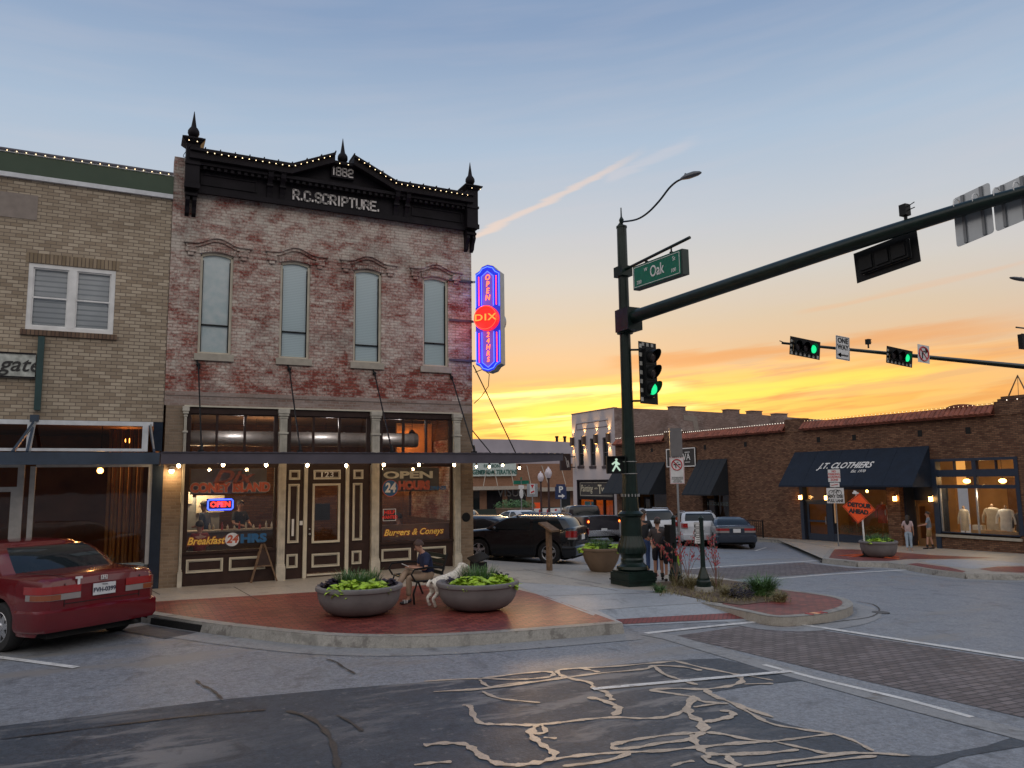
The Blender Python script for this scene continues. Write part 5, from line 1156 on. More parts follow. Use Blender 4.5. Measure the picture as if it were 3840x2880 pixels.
def pdoor(u0, u1, zb, zt, dep, mat):
    q = MB(); w = .13
    bx(q, u0, u0+w, dep, dep+.06, zb, zt); bx(q, u1-w, u1, dep, dep+.06, zb, zt); bx(q, u0+w, u1-w, dep, dep+.06, zt-w, zt); bx(q, u0+w, u1-w, dep, dep+.06, zb, zb+.35); bx(q, u0+w, u1-w, dep, dep+.06, zb+.95, zb+1.05)
    d_ = obj('door', q, mat, B3); q = MB(); q.face([(XJ+dep+.03, u1-w, zb+.3), (XJ+dep+.03, u0+w, zb+.3), (XJ+dep+.03, u0+w, zt-w), (XJ+dep+.03, u1-w, zt-w)]); obj('pane', q, m_glassd, d_)
    q = MB(); bx(q, u0+w+.02, u0+w+.05, dep-.05, dep, zb+.85, zb+1.25); obj('handle', q, m_alum, d_)
pdoor(28.95, 30.35, -3.35, -1.35, .12, m_navyf); pdoor(23.1, 24.5, -3.3, -1.2, .9, M('brown_timber_door', (.22, .12, .05), .5))
q = MB(); bx(q, 22.95, 24.66, .34, 1.2, -.58, -.5); bx(q, 24.6, 24.66, .3, 1.0, -3.6, -.55); bx(q, 22.95, 23.02, .3, 1.0, -3.6, -.55); bx(q, 22.95, 24.66, .95, 1.05, -1.2, -.5); obj('porch_lining', q, m_navyf, B3)
pdoor(37.6, 38.4, -3.4, -1.3, .2, m_black); pdoor(44.2, 45.1, -3.5, -1.3, .25, m_black); pdoor(45.6, 46.5, -3.5, -1.3, .25, m_black)
q = MB(); bx(q, 36.2, 37.5, .15, .3, -3.9, -2.9); bx(q, 36.2, 36.3, .12, .3, -2.9, -1.05); bx(q, 37.5, 37.6, .1, .3, -3.9, -1.05); bx(q, 42.2, 44.1, .15, .3, -3.9, -2.9); bx(q, 42.2, 42.3, .12, .3, -2.9, -1.05); bx(q, 44.1, 44.2, .1, .3, -3.9, -1.05); bx(q, 46.55, 47.4, .1, .3, -3.9, -1.05)
w3 = obj('shop_window', q, m_black, B3)
for a, b in ((37.5, 36.3), (44.1, 42.3)): obj('pane', MB().face([(XJ+.25, a, -2.9), (XJ+.25, b, -2.9), (XJ+.25, b, -1.05), (XJ+.25, a, -1.05)]), m_glassd, w3)
obj('lettering', text('LOCKS & SOLES', .30, (XJ+.1, 37.3, -1.62), (0, -1, 0), (0, 0, 1), sx=.9, depth=.01), M('dim_letters', (.25, .30, .28), .6), B3)
# interiors
m_shopin = M('shop_interior', (.42, .27, .13), .8, scale=.8, var=.3)
q = MB(); bx(q, 18.5, 24.6, 5, 5.2, -3.3, 1.2); bx(q, 18.4, 18.5, .6, 5, -3.3, 1.2); bx(q, 18.5, 31, .6, 5.2, 1.2, 1.3); bx(q, 18.5, 31, .4, 5.2, -3.4, -3.3); bx(q, 24.6, 31, 4, 4.2, -3.3, 1.2); bx(q, 31, 31.2, .6, 5, -3.3, 1.2)
bx(q, 36, 47.5, 3, 3.2, -3.6, 1); bx(q, 35.9, 36, .6, 3, -3.6, 1); bx(q, 47.5, 47.6, .6, 3, -3.6, 1); bx(q, 36, 47.5, .6, 3, -.9, -.8)
obj('interior_wall', q, m_shopin, B3)
q = MB(); bx(q, 21.2, 22.2, 4.2, 4.9, -3.3, -.2); bx(q, 19.0, 20.1, 4.2, 4.9, -3.3, -.9); bx(q, 26.2, 28, 3.4, 3.9, -3.3, -1.6); obj('interior_shelf', q, M('walnut_shelf', (.10, .05, .025), .6), B3)
for x, y, z, e in ((34.6, 22.0, .05, 60), (33.0, 20.6, -.75, 26), (33.0, 21.8, -.75, 16), (35.6, 20.9, .05, 40), (34.0, 27.63, -.81, 12), (34.0, 25.66, -.83, 12), (33.6, 19.9, -2.0, 8), (34.0, 43.5, -1.3, 3)):  # includes a pair without fixtures, added close to brighten the clothes
    plamp(x, y, z-.15, e, (1, .62, .26) if x > 33.5 else (1, .84, .62), .12)
for i, (x, y, z) in enumerate(((33.6, 22.05, -.32), (33.9, 20.65, -.32), (34.0, 27.63, -.81), (34.0, 25.66, -.83))):
    q = MB(); q.ball((x, y, z), (.12, .16, .10) if i < 2 else .07, 10, 6)
    lo = solo('ceiling_lamp', q, m_warm, ('left lit lamp in the upper panes of the big shop window', 'right lit lamp in the upper panes of the big shop window', 'small lit lamp behind the glass, left of the orange diamond sign', 'small lit lamp behind the glass, right of the orange diamond sign')[i], 'lamp', 'lamps in the clothing shop')
    q = MB(); q.tube([(x, y, z+.09), (x, y, 1.2)], .01, 4); obj('cord', q, m_blackmetal, lo)
for i, (u, z) in enumerate(((30.52, -1.12), (28.80, -1.12), (24.80, -1.10), (22.98, -1.09))):
    x = XJ-.14
    q = MB(); q.box(x-.06, x+.06, u-.06, u+.06, z-.11, z+.09); q.lathe([(.09, .09), (.02, .17)], (x, u, z), 6); q.bar((x, u, z+.12), (XJ, u, z+.12), .02, .02)
    lo = solo('wall_lantern', q, m_warm, ('leftmost of the four lit wall lanterns under the lettered awning', 'second lit wall lantern from the left, above the bicycle sign', 'third lit wall lantern, on the brick pier by the entrance', 'rightmost of the four lit wall lanterns, over the man in shorts')[i], 'lantern', 'wall lanterns under the lettered awning')
    q = MB(); q.box(x-.08, x+.08, u-.08, u+.08, z-.13, z-.11); q.lathe([(.10, .095), (.03, .18)], (x, u, z), 6); obj('lantern_cap', q, m_blackmetal, lo); plamp(x-.18, u, z, 4, (1, .52, .18), .06)
# sign between the small awnings
q = MB(); bx(q, 38.96, 41.92, -.10, -.01, .71, 1.92); sg = solo('square_shop_sign', q, m_signk, 'black wall sign with white frame between the two small awnings', 'sign')
q = MB()
for u0, u1, z0, z1 in ((38.96, 41.92, .71, .77), (38.96, 41.92, 1.86, 1.92), (38.96, 39.03, .77, 1.86), (41.85, 41.92, .77, 1.86), (39.5, 40.0, .98, 1.02), (40.9, 41.4, .98, 1.02), (39.5, 40.0, 1.62, 1.66), (40.9, 41.4, 1.62, 1.66)): bx(q, u0, u1, -.12, -.10, z0, z1)
obj('sign_frame', q, m_white, sg); obj('lettering', text('CALIVA', .62, (XJ-.115, 40.45, 1.32), (0, -1, 0), (0, 0, 1), sx=.95, depth=.02), m_white, sg)
# iron railing
rl = thing('iron_railing', 'black iron railing along the foot of the russet brick wall', 'railing', (XJ-.75, 32.8, G(XJ, 33)+.15))
for a, b in (((32.75), (47.5)),):
    q = MB(); xx = XJ-.75
    q.bar((xx, a, -2.43), (xx, b, -2.62), .04, .04); q.bar((xx, a, -3.25), (xx, b, -3.5), .03, .03); u = a
    while u < b: q.bar((xx, u, -3.25-.017*(u-a)), (xx, u, -2.43-.013*(u-a)), .018, .018, up=(1, 0, 0)); u += .16
    obj('bars', q, m_blackmetal, rl)
    for u in (a, a+3.6, a+7.4, a+11): 
        q = MB(); q.box(xx-.03, xx+.03, u-.03, u+.03, G(xx, u)+.1, -2.40-.013*(u-a)); obj('post', q, m_blackmetal, rl)
# antenna frame on the roof corner and a white sign at the edge
q = MB(); a, b, c = onX(2179, 855, XJ+.2), onX(2198, 811, XJ+.2), onX(2222, 858, XJ+.2)
q.tube([a, b, c], .035, 6); q.tube([b, onX(2200, 854, XJ+.2)], .012, 4); solo('roof_frame', q, m_wood, 'slender peaked frame standing on the stepped brick roof corner', 'roof frame')
q = MB(); bx(q, 17.2, 18.55, -.25, -.12, -.1, .95); solo('hanging_sign', q, m_white, 'white sign board cut off at the right edge of the brick wall', 'sign')
string('string of pale bulbs along the tiles over the lettered awning', [(XJ-.05, 30.1, 2.95), (XJ-.05, 19.9, 2.93), (XJ-.05, 19.85, 3.02)], .21, wm_=None).name
mwhite = bpy.data.meshes.new('bulb'); q = MB(); q.ball((0, 0, 0), .018, 6, 4); mwhite.from_pydata(q.v, [], q.f); mwhite.materials.append(m_whitetiny)
string('string of pale bulbs along the tiles over the square sign', [(XJ-.05, 40.2, 2.95), (XJ-.05, 31.45, 2.95)], .20, mwhite)
string('string of pale bulbs along the tiles next to the white building', [(XJ-.05, 48.0, 2.97), (XJ-.05, 42.2, 2.97)], .20, mwhite)
string('string of pale bulbs on the raised brick pier behind the metal box', [(XJ-.06, 42.15, 3.1), (XJ-.06, 40.2, 3.1)], .20, mwhite)
string('string of pale bulbs on the stepped corner under the roof frame', [(XJ-.06, 19.5, 3.02), (XJ-.06, 15, 3.02)], .42, mwhite)
# clothes on stands in the big window
def garment(u, d, zb, h, w, col, label, kind='shirt'):
    q = MB(); x = XJ+d; s = h
    pr_ = [(0, .02), (.30*w, .03), (.30*w, .30), (.26*w, .55), (.34*w, .80), (.30*w, .88), (.08, .93)]
    n = 12; b_ = len(q.v)
    for r, z in pr_:
        for j in range(n): a = 2*pi*j/n; q.v.append((x+r*.5*cos(a), u+r*sin(a), zb+z*s))
    for i in range(len(pr_)-1):
        for j in range(n): k_ = (j+1) % n; q.f.append((b_+i*n+j, b_+i*n+k_, b_+(i+1)*n+k_, b_+(i+1)*n+j)); q.m.append(0)
    for sg_ in (-1, 1): q.tube([(x, u+sg_*.28*w, zb+.84*s), (x-.03, u+sg_*.40*w, zb+(.55 if kind == 'shirt' else .66)*s), (x-.03, u+sg_*.43*w, zb+(.30 if kind == 'shirt' else .58)*s)], [.07*w, .065*w, .06*w], 7)
    g_ = solo('dressed_mannequin', q, M(col[0], col[1], .85), label, 'mannequin', 'clothes on stands in the shop windows', smooth=50)
    q = MB(); q.tube([(x, u, zb+.9*s), (x, u, zb+1.0*s)], .05, 8); q.ball((x, u, zb+1.01*s), .055, 8, 6); q.tube([(x, u, -3.3), (x, u, zb+.1)], .02, 6); obj('stand', q, M('mannequin_neck', (.42, .28, .18), .6), g_)
m1 = ('cream_cloth', (.60, .55, .46)); m2 = ('white_cloth', (.76, .74, .70)); m3 = ('dark_grey_cloth', (.05, .05, .06)); m4 = ('rust_cloth', (.45, .08, .03)); m5 = ('sand_cloth', (.52, .45, .34))
garment(21.95, .55, -2.5, 1.05, .62, m1, 'cream dress on a stand at the left of the big shop window')
garment(20.72, .60, -2.4, 1.05, .95, m5, 'sand coloured jumper on a stand just right of the window mullion')
garment(20.12, .55, -2.4, 1.0, .92, m2, 'white shirt on a stand, brightest in the big shop window')
garment(19.55, .55, -2.55, 1.0, .70, m3, 'dark grey top on a stand at the right end of the big window')
garment(27.75, .7, -2.35, .95, .85, m4, 'rust red dress behind the orange diamond sign, on its left')
garment(26.2, .7, -2.35, 1.0, .85, m4, 'rust red top behind the orange diamond sign, on its right')
garment(25.75, .7, -2.2, .85, .6, m1, 'cream outfit on a stand at the right end of the shop window with bushes')
q = MB(); bx(q, 19.6, 21.6, .4, .9, -2.52, -2.40); solo('display_plinth', q, M('pale_plinth', (.5, .35, .2), .6), 'low wooden display plinth lit in the big shop window', 'plinth')
for i, u in enumerate((21.35, 21.12, 19.9)):
    q = MB(); bx(q, u, u+.2, .45, .7, -2.40, -2.20); solo('folded_clothes', q, m_white, ('left pile of white folded clothes left of the window mullion', 'right pile of white folded clothes left of the window mullion', 'pile of white folded clothes under the brightest shirt')[i], 'clothes', 'folded clothes on the plinth')

# ------------------------------------------------------------------ pale two storey building at the end of the row
YW = 48.12
B4 = thing('pale_stucco_building', 'pale two storey building with uplit sconces and a dark shop sign', 'building', (XJ, YW, G(XJ, YW)))
wm = MB(); WH = [(52.60, 53.40, 1.06, 3.16), (50.85, 51.62, 1.02, 3.15), (49.08, 49.83, .98, 3.14)]
wall_holes(wm, YW, 54.33, -4.3, 5.28, WH+[(48.45, 53.72, -4.3, -.17)], y=0, depth=.25); wm.swap(XJ)
for u0, u1, z0, z1 in ((48.97, 53.57, 4.39, 4.44), (48.97, 53.57, 3.92, 3.97), (48.97, 49.02, 3.97, 4.39), (53.52, 53.57, 3.97, 4.39)): pass
wm.face([(XJ, 54.33, -4.5), (XJ, 54.33, 5.28), (XJ+20, 54.33, 5.28), (XJ+20, 54.33, -4.5)])
obj('wall', wm, m_whitebld, B4)
q = MB()
for u0, u1, z0, z1 in ((48.97, 53.57, 4.39, 4.44), (48.97, 53.57, 3.92, 3.97), (48.97, 49.02, 3.97, 4.39), (53.52, 53.57, 3.97, 4.39)): bx(q, u0, u1, -.02, .02, z0, z1)
obj('outlined_panel', q, M('dark_red_line', (.09, .05, .05), .7), B4)
q = MB(); bx(q, YW, 54.33, -.06, .3, 5.26, 5.32); obj('coping', q, M('dark_coping', (0, 0, 0)), B4)
q = MB(); q.face([(XJ, YW, -4), (XJ+8.6, YW, -4), (XJ+22, YW, -4), (XJ+22, YW, 4.85), (XJ+16, YW, 5.05), (XJ+14.5, YW, 5.12), (XJ+6, YW, 5.26), (XJ, YW, 5.28)])
for a, b, z in ((37.95, 39.25, 5.58), (43.5, 44.8, 5.50), (46.05, 47.25, 5.45), (48.8, 50.1, 5.3)): q.box(a, b, YW+.01, YW+.6, 4.9, z-.06); q.box(a-.06, b+.06, YW-.04, YW+.65, z-.06, z)
obj('side_wall', q, m_sidebrick, B4)
q = MB(); q.prism([(39.0, YW-.02, 4.9), (40.3, YW-.02, 4.8), (40.6, YW-.02, 3.0), (40.1, YW-.02, 3.0), (39.9, YW-.02, 4.4), (39.0, YW-.02, 4.5)], (0, .015, 0)); obj('grey_patch', q, M('grey_render', (0, 0, 0)), B4)
for i, (a, b, c, d) in enumerate(WH):
    q = MB(); bx(q, a, a+.07, .05, .2, c, d); bx(q, b-.07, b, .05, .2, c, d); bx(q, a, b, .05, .2, d-.07, d); bx(q, a, b, .05, .2, c, c+.06); bx(q, a, b, .07, .2, (c+d)/2-.1, (c+d)/2-.05)
    w_ = obj('window', q, M('slate_frame', (.10, .09, .10), .5), B4); q = MB(); q.face([(XJ+.15, b, c), (XJ+.15, a, c), (XJ+.15, a, d), (XJ+.15, b, d)]); obj('pane', q, m_carglass, w_)
    q = MB(); bx(q, a-.08, b+.08, -.08, .1, c-.20, c-.01); obj('window_sill', q, M('plum_sill', (.05, .035, .04), .6), B4)
for i, (u, z) in enumerate(((54.12, 3.03), (52.34, 3.03), (50.58, 3.06), (48.84, 3.05))):
    q = MB(); bx(q, u-.14, u+.14, -.26, -.02, z-.36, z+.36); lo = solo('wall_sconce', q, M('bronze_box', (.10, .06, .04), .5), ('leftmost', 'second from left', 'third from left', 'rightmost')[i]+' of the four up and down lights on the pale building', 'sconce', 'sconces on the pale building')
    q = MB(); bx(q, u-.07, u+.07, -.18, -.08, z+.362, z+.37); bx(q, u-.07, u+.07, -.18, -.08, z-.37, z-.362); obj('lens', q, m_warm, lo)
    for s in (1, -1):
        sl_ = bpy.data.lights.new('spot_light', 'SPOT'); sl_.energy = 110; sl_.color = (1, .55, .18); sl_.spot_size = radians(58); sl_.spot_blend = .8; sl_.shadow_soft_size = .05
        so_ = bpy.data.objects.new('spot_light', sl_); COL.objects.link(so_); so_.location = (XJ-.20, u, z+s*.42); so_.rotation_euler = Vector((.28, 0, s)).to_track_quat('-Z', 'Y').to_euler()
q = MB(); bx(q, 48.45, 53.72, -.03, .2, -.19, -.05); bx(q, 48.45, 48.62, -.02, .25, -4.3, -.19); bx(q, 53.5, 53.72, -.02, .25, -4.3, -.19); bx(q, 48.45, 53.72, .0, .3, -1.60, -1.38); bx(q, 51.35, 51.5, .1, .3, -4.3, -1.6); bx(q, 50.0, 50.12, .1, .3, -4.3, -1.6)
f_ = obj('shop_front_frame', q, m_black, B4); q = MB(); q.face([(XJ+.22, 53.5, -4), (XJ+.22, 48.6, -4), (XJ+.22, 48.6, -1.6), (XJ+.22, 53.5, -1.6)]); obj('pane', q, m_glass, f_)
q = MB(); bx(q, 48.6, 53.5, .1, .28, -1.38, -.19); sg = obj('shop_sign', q, M('charcoal_board', (.04, .035, .035), .6), B4)
q = MB()
for u0, u1, z0, z1 in ((48.72, 53.4, -.30, -.26), (48.72, 53.4, -1.30, -1.26), (48.72, 48.76, -1.26, -.3), (53.36, 53.4, -1.26, -.3)): bx(q, u0, u1, .08, .1, z0, z1)
obj('sign_border', q, m_creamdk, sg)
lt = text('Painting', .78, (XJ+.09, 52.45, -.74), (0, -1, 0), (0, 0, 1), shear=.3, sx=.72, depth=.015); text('with a', .2, (XJ+.09, 51.05, -.72), (0, -1, 0), (0, 0, 1), shear=.3, depth=.015, mb=lt); text('Twist', .95, (XJ+.09, 49.85, -.82), (0, -1, 0), (0, 0, 1), bold=.02, sx=.85, depth=.015, mb=lt)
obj('lettering', lt, M('gilt_letter', (.60, .55, .40), .5), sg)
q = MB(); bx(q, 48.5, 53.7, 3, 3.2, -4.3, -.2); bx(q, 48.4, 48.5, .3, 3, -4.3, 0); bx(q, 53.7, 53.8, .3, 3, -4.3, 0); bx(q, 48.5, 53.7, .3, 3, -.2, -.1); obj('interior_wall', q, M('orange_interior', (.70, .30, .06), .7), B4)
plamp(XJ+1.4, 51, -.9, 60, (1, .55, .2), .2)
q = MB(); bx(q, 52.2, 53.0, .24, .26, -2.45, -1.75); bx(q, 51.6, 52.05, .24, .26, -2.55, -1.75); solo('window_poster', q, M('sky_blue_poster', (.10, .35, .45), .6), 'blue poster in the lit window of the pale building', 'poster')
# projecting saxophone sign
q = MB(); sgx = onX(1221, 990, XJ-2.0); yy = sgx.y
q.box(XJ-2.5, XJ-1.55, yy-.09, yy+.09, 0, 0); q = MB()
zt_, zb_ = onX(1221, 979, XJ-2.0).z, onX(1221, 1017, XJ-2.0).z
yy = 54.0; p0 = onY(1210, 980, yy); p1 = onY(1232, 1016, yy)
q.box(p0.x, p1.x, yy-.12, yy+.12, p1.z, p0.z); sx_ = solo('projecting_sign', q, M('plum_sign_box', (.035, .022, .025), .5), 'dark boxy sign with a pale saxophone shape left of the pale building', 'sign')
q = MB(); xm, zm = (p0.x+p1.x)/2, (p0.z+p1.z)/2
q.tube([(xm-.12, yy-.14, zm+.42), (xm-.02, yy-.14, zm+.30), (xm+.05, yy-.14, zm-.1), (xm+.14, yy-.14, zm-.42), (xm+.24, yy-.14, zm-.40), (xm+.22, yy-.14, zm-.1), (xm+.12, yy-.14, zm+.1)], [.02, .03, .04, .06, .06, .06, .09], 6); obj('saxophone', q, M('brass_grey', (.45, .42, .40), .5), sx_)
q = MB(); q.bar((p1.x, yy, p1.z+.25), (XJ+.05, yy, p1.z+.25), .08, .08); q.bar((p1.x, yy, p0.z-.25), (XJ+.05, yy, p0.z-.25), .08, .08); obj('bracket', q, m_blackmetal, sx_)

# ------------------------------------------------------------------ low brown building closing the side street
YB = 75.
B5 = thing('brown_strip_building', 'low brown building with pale curved roof closing the far end of the street', 'building', (33, YB, -3.7))
wm = MB(); wm.box(14, 47, YB, YB+8, -5, 1.75); obj('wall', wm, m_far, B5)
q = MB(); q.prism([(14, YB+.6, 1.75), (47, YB+.6, 1.75), (47, YB+.6, 4.05), (44.5, YB+.6, 4.2), (38, YB+.6, 4.42), (31, YB+.6, 4.40), (14, YB+.6, 3.9)], (0, 12, 0)); obj('roof', q, M('pale_metal_roof', (.36, .33, .37), .6, scale=.4), B5)
for px_ in (1203, 1220):
    p = onY(px_, 953, YB+6); q = MB(); q.lathe([(.16, 0), (.16, .9), (.22, .9), (.22, 1.1)], (p.x, YB+6, 4.1), 10); obj('flue', q, m_blackmetal, B5)
p0 = onY(1035, 973, YB+.3); p1 = onY(1058, 995, YB+.3); q = MB(); q.box(p0.x-.6, p1.x, YB+.2, YB+1.4, 1.75, p0.z-.2); obj('rooftop_unit', q, M('rooftop_grey', (.20, .18, .20), .7), B5)
q = MB(); q.box(14, 39.2, YB-1.6, YB, -.98, -.62); q.box(40.0, 47, YB-1.6, YB, -1.25, -.85); cn_ = obj('canopy', q, M('pale_canopy', (.38, .33, .27), .7), B5)
q = MB()
for a, b in ((1052, 1044), (1066, 1075), (1101, 1110), (1138, 1147), (1170, 1185), (1213, 1222)):
    pa, pb = onY(a, 1006 if a < 1200 else 1012, YB-.02), onY(b, 1037, YB-1.5); q.bar(pa, (pb.x, YB-1.5, -.62), .06, .06)
obj('tie_rod', q, M('pale_canopy', (0, 0, 0)), cn_)
q = MB()
for a, b in ((1022, 1036), (1096, 1136), (1210, 1232)):
    pa, pb = onY(a, 1050, YB-.03), onY(b, 1100, YB-.03); obj('window', MB().box(pa.x, pb.x, YB-.06, YB, -3.0, -1.1), m_carglass, B5)
p = onY(1068, 1050, YB); q = MB(); q.box(p.x-.9, p.x+.9, YB-.05, YB, -3.6, -1.1); obj('door', q, m_black, B5)
q = MB(); q.box(14, 47, YB-.12, YB, -5, -3.0); obj('plinth', q, M('dark_green_plinth', (.03, .045, .035), .7), B5)
p = onY(1116, 1064, YB); obj('lettering', text('VISUALS', 1.3, (p.x, YB-.1, p.z), sx=1.0, depth=.05), M('grey_letter', (.30, .29, .27), .6), B5)
p0, p1 = onY(1017, 992, YB), onY(1112, 1019, YB); q = MB(); q.box(p0.x, p1.x, YB-.35, YB-.02, .45, 1.9); sg = obj('shop_sign', q, M('pale_green_board', (.50, .58, .55), .5), B5)
lt = text('GENERAL ALTERATIONS', .66, (p1.x-2.5, YB-.37, .85), bold=.02, sx=.72, depth=.03); text('DRY CLEAN', .5, (p0.x+1.6, YB-.37, .85), bold=.01, sx=.7, depth=.03, mb=lt); text('FASHION', .5, (p1.x-2.9, YB-.37, 1.5), bold=.01, sx=.9, depth=.03, mb=lt); obj('lettering', lt, M('dark_green_letter', (.03, .12, .10), .5), sg)
# far pavement
drape([Vector((10, 66, 0)), Vector((31.5, 66, 0)), Vector((31.5, 74.9, 0)), Vector((10, 74.9, 0))], K, 'pavement', m_walk, wall=.2, step=3)
# ------------------------------------------------------------------ traffic signal pole with mast arm, street name sign and lamp
p = gp(1372, 1268, .13); PX, PY, PZ = p.x, p.y, p.z
pc = Vector((PX+.10, PY+.22, 0)); PX, PY = pc.x, pc.y
hp = lambda px, py: hz(px, py, PX, PY)-PZ
SP = thing('traffic_signal_pole', 'dark green fluted signal pole with ornate base on the corner pavement', 'signal pole', (PX, PY, PZ))
hT = hp(1352, 492)
q = MB(); q.box(-.36, .36, -.36, .36, -.1, .30); q.box(-.33, .33, -.33, .33, .30, .34); q.lathe([(.30, .33), (.36, .38), (.345, .44), (.29, .47), (.25, .52), (.26, .58), (.24, .62), (.26, .68), (.32, .73)], (0, 0, 0), 24); base_q = q
q.box(-.38, .38, -.38, .38, .12, .15)
obj('square_base', q, m_green, SP, local=True, smooth=35)
q = MB(); q.lathe([(.32, .73), (.335, .80), (.31, .90), (.26, 1.02), (.235, 1.12)], (0, 0, 0), 48, flute=.05); q.lathe([(.235, 1.10), (.23, 1.52), (.28, 1.56), (.29, 1.60), (.22, 1.66)], (0, 0, 0), 24); obj('fluted_collar', q, m_green, SP, local=True, smooth=35)
q = MB(); q.lathe([(.20, 1.6), (.18, 2.1), (.155, 2.9), (.138, 3.8), (.128, 5.4), (.117, hT)], (0, 0, 0), 32, flute=.045); q.lathe([(.13, hT), (.13, hT+.04), (.05, hT+.08)], (0, 0, 0), 16); q.lathe([(.03, hT+.06), (.06, hT+.2), (.02, hT+.28), (.014, hT+.5)], (0, 0, 0), 8); obj('pole', q, m_green, SP, local=True, smooth=35)
for i in range(1): 
    q = MB(); z_ = 1.98
    for k_ in range(16):
        a = 2*pi*k_/16; q.box(.20*cos(a)-.012, .20*cos(a)+.012, .20*sin(a)-.012, .20*sin(a)+.012, z_, z_+.06)
    obj('bolt_ring', q, m_alum, SP, local=True)
for zz in (hp(1370, 980+17), hp(1372, 1023)):
    q = MB(); q.lathe([(.180, -.008), (.180, .008)], (0, 0, zz), 20); obj('strap', q, M('steel_strap', (.6, .6, .58), .3, .8), SP, local=True)
# mast arm towards the camera side
a0 = Vector((PX, PY-.05, hz(1376, 690, PX, PY))); 
AP = [a0]+[onX(x, y, PX) for x, y in ((1758, 554), (2050, 461), (2212, 414))]; AP.append(AP[-1]+(AP[-1]-AP[-2])*1.6)
L_ = (AP[-1]-a0).length; n = 12; AC = sm(AP, 6)
q = MB(); q.tube(AC, [.158-.098*(i/(len(AC)-1))**.75 for i in range(len(AC))], 14)
arm = obj('mast_arm', q, m_green, SP, smooth=40)
q = MB(); q.box(PX-.2, PX+.2, PY-.42, PY+.1, a0.z-.30, a0.z+.22); q.lathe([(.19, 0), (.19, .03)], (PX, PY, a0.z+.2), 14); q.lathe([(.19, 0), (.19, .03)], (PX, PY, a0.z-.33), 14); obj('arm_clamp', q, m_green, SP)
def arm_at(px_, py_):      # point of the arm under a picture column
    r = ray(px_*D2F, py_*D2F); return arm_y(r.y*PX/r.x)
def arm_y(Y_):
    for a, b in zip(AC, AC[1:]):
        if b.y <= Y_ <= a.y: return a.lerp(b, (Y_-a.y)/(b.y-a.y))
    return AC[-1].copy()
def section(q, x, z, y0, r=.155, hood=True, m=0):
    q.lathe([(r, 0), (r, .10)], (0, 0, 0), 4) if 0 else None
# signal head seen from behind, hung under the arm; local frame: x along the arm (towards camera), faces +Y... 
def signal_head(name, c, ux, nrm_, horizontal, lit, label, plate=True, s=1., group='traffic signal heads', vis=.28):
    """c centre, ux unit vector from red to green, nrm_ facing direction."""
    ux, nv = Vector(ux).normalized(), Vector(nrm_).normalized(); uv = nv.cross(ux).normalized()
    Mx = Matrix(((ux.x, nv.x, uv.x, c.x), (ux.y, nv.y, uv.y, c.y), (ux.z, nv.z, uv.z, c.z), (0, 0, 0, 1)))
    t_ = thing(name, label, 'traffic signal', tuple(c), 0, group)
    q = MB(); 
    for i in (-1, 0, 1): q.box((i*.36-.175)*s, (i*.36+.175)*s, -.10*s, .10*s, -.175*s, .175*s); q.box((i*.36-.14)*s, (i*.36+.14)*s, -.13*s, -.10*s, -.13*s, .13*s)
    obj('housing', q.xf(Mx), m_blackmetal, t_)
    if plate:
        q = MB(); z1, x1 = .31*s, .70*s; q.box(-x1, x1, .0, .006, .18*s, z1); q.box(-x1, x1, .0, .006, -z1, -.18*s); q.box(-x1, -.54*s, .0, .006, -.18*s, .18*s); q.box(.54*s, x1, .0, .006, -.18*s, .18*s); bp = obj('back_plate', q.xf(Mx), m_blackmetal, t_)
        if label.find('behind') < 0:
            for k_ in range(10):
                q = MB(); q.box((-.6+k_*.2-.045)*s, (-.6+k_*.2+.045)*s, -.004, .012, -z1+.02, -z1+.11) if k_ < 7 else q.box(-x1+.02, -x1+.10, -.004, .012, (-.2+(k_-7)*.16)*s, (-.12+(k_-7)*.16)*s)
                obj('reflective_strip', q.xf(Mx), M('plate_slot_grey', (.38, .37, .33), .5), t_)
    for i, nm in ((-1, 'red'), (0, 'amber'), (1, 'green')):
        q = MB(); n = 14; R_ = .15*s; b_ = len(q.v)
        for k_ in range(n):          # cut-away visor
            a = -pi*.30+(2*pi*.80)*k_/(n-1)
            up_ = sin(a) if 0 else 0
            for (yy_, rr_) in ((.10*s, R_), ((.10+vis*(.55+.45*sin(a)))*s, R_*1.02)): q.v.append((i*.36*s+rr_*cos(a), yy_, rr_*sin(a)))
        for k_ in range(n-1): q.f.append((b_+2*k_, b_+2*k_+1, b_+2*k_+3, b_+2*k_+2)); q.m.append(0)
        # up direction of the visor must be world up
        RM = Matrix.Identity(4)
        if not horizontal: RM = Matrix.Translation((i*.36*s, 0, 0)) @ Matrix.Rotation(-pi/2 if (Mx.to_3x3() @ Vector((-1, 0, 0))).z > 0 else pi/2, 4, 'Y') @ Matrix.Translation((-i*.36*s, 0, 0))
        elif (Mx.to_3x3() @ Vector((0, 0, 1))).z < 0: RM = Matrix.Translation((i*.36*s, 0, 0)) @ Matrix.Rotation(pi, 4, 'Y') @ Matrix.Translation((-i*.36*s, 0, 0))
        obj('visor', q.xf(Mx @ RM), m_blackmetal, t_, smooth=60)
        q = MB(); q.ball((i*.36*s, .10*s, 0), (.14*s, .09*s, .14*s), 14, 8); obj('lens', q.xf(Mx), m_grn if (nm == 'green' and lit) else M('unlit_lens', (.03, .02, .02), .3), t_, smooth=60)
    return t_
c = onX(1913, 556, PX+.26)
signal_head('signal_head', c, (0, -1, .06), (1, .0, 0), True, False, 'signal head seen from behind, hung under the near mast arm', s=.82)
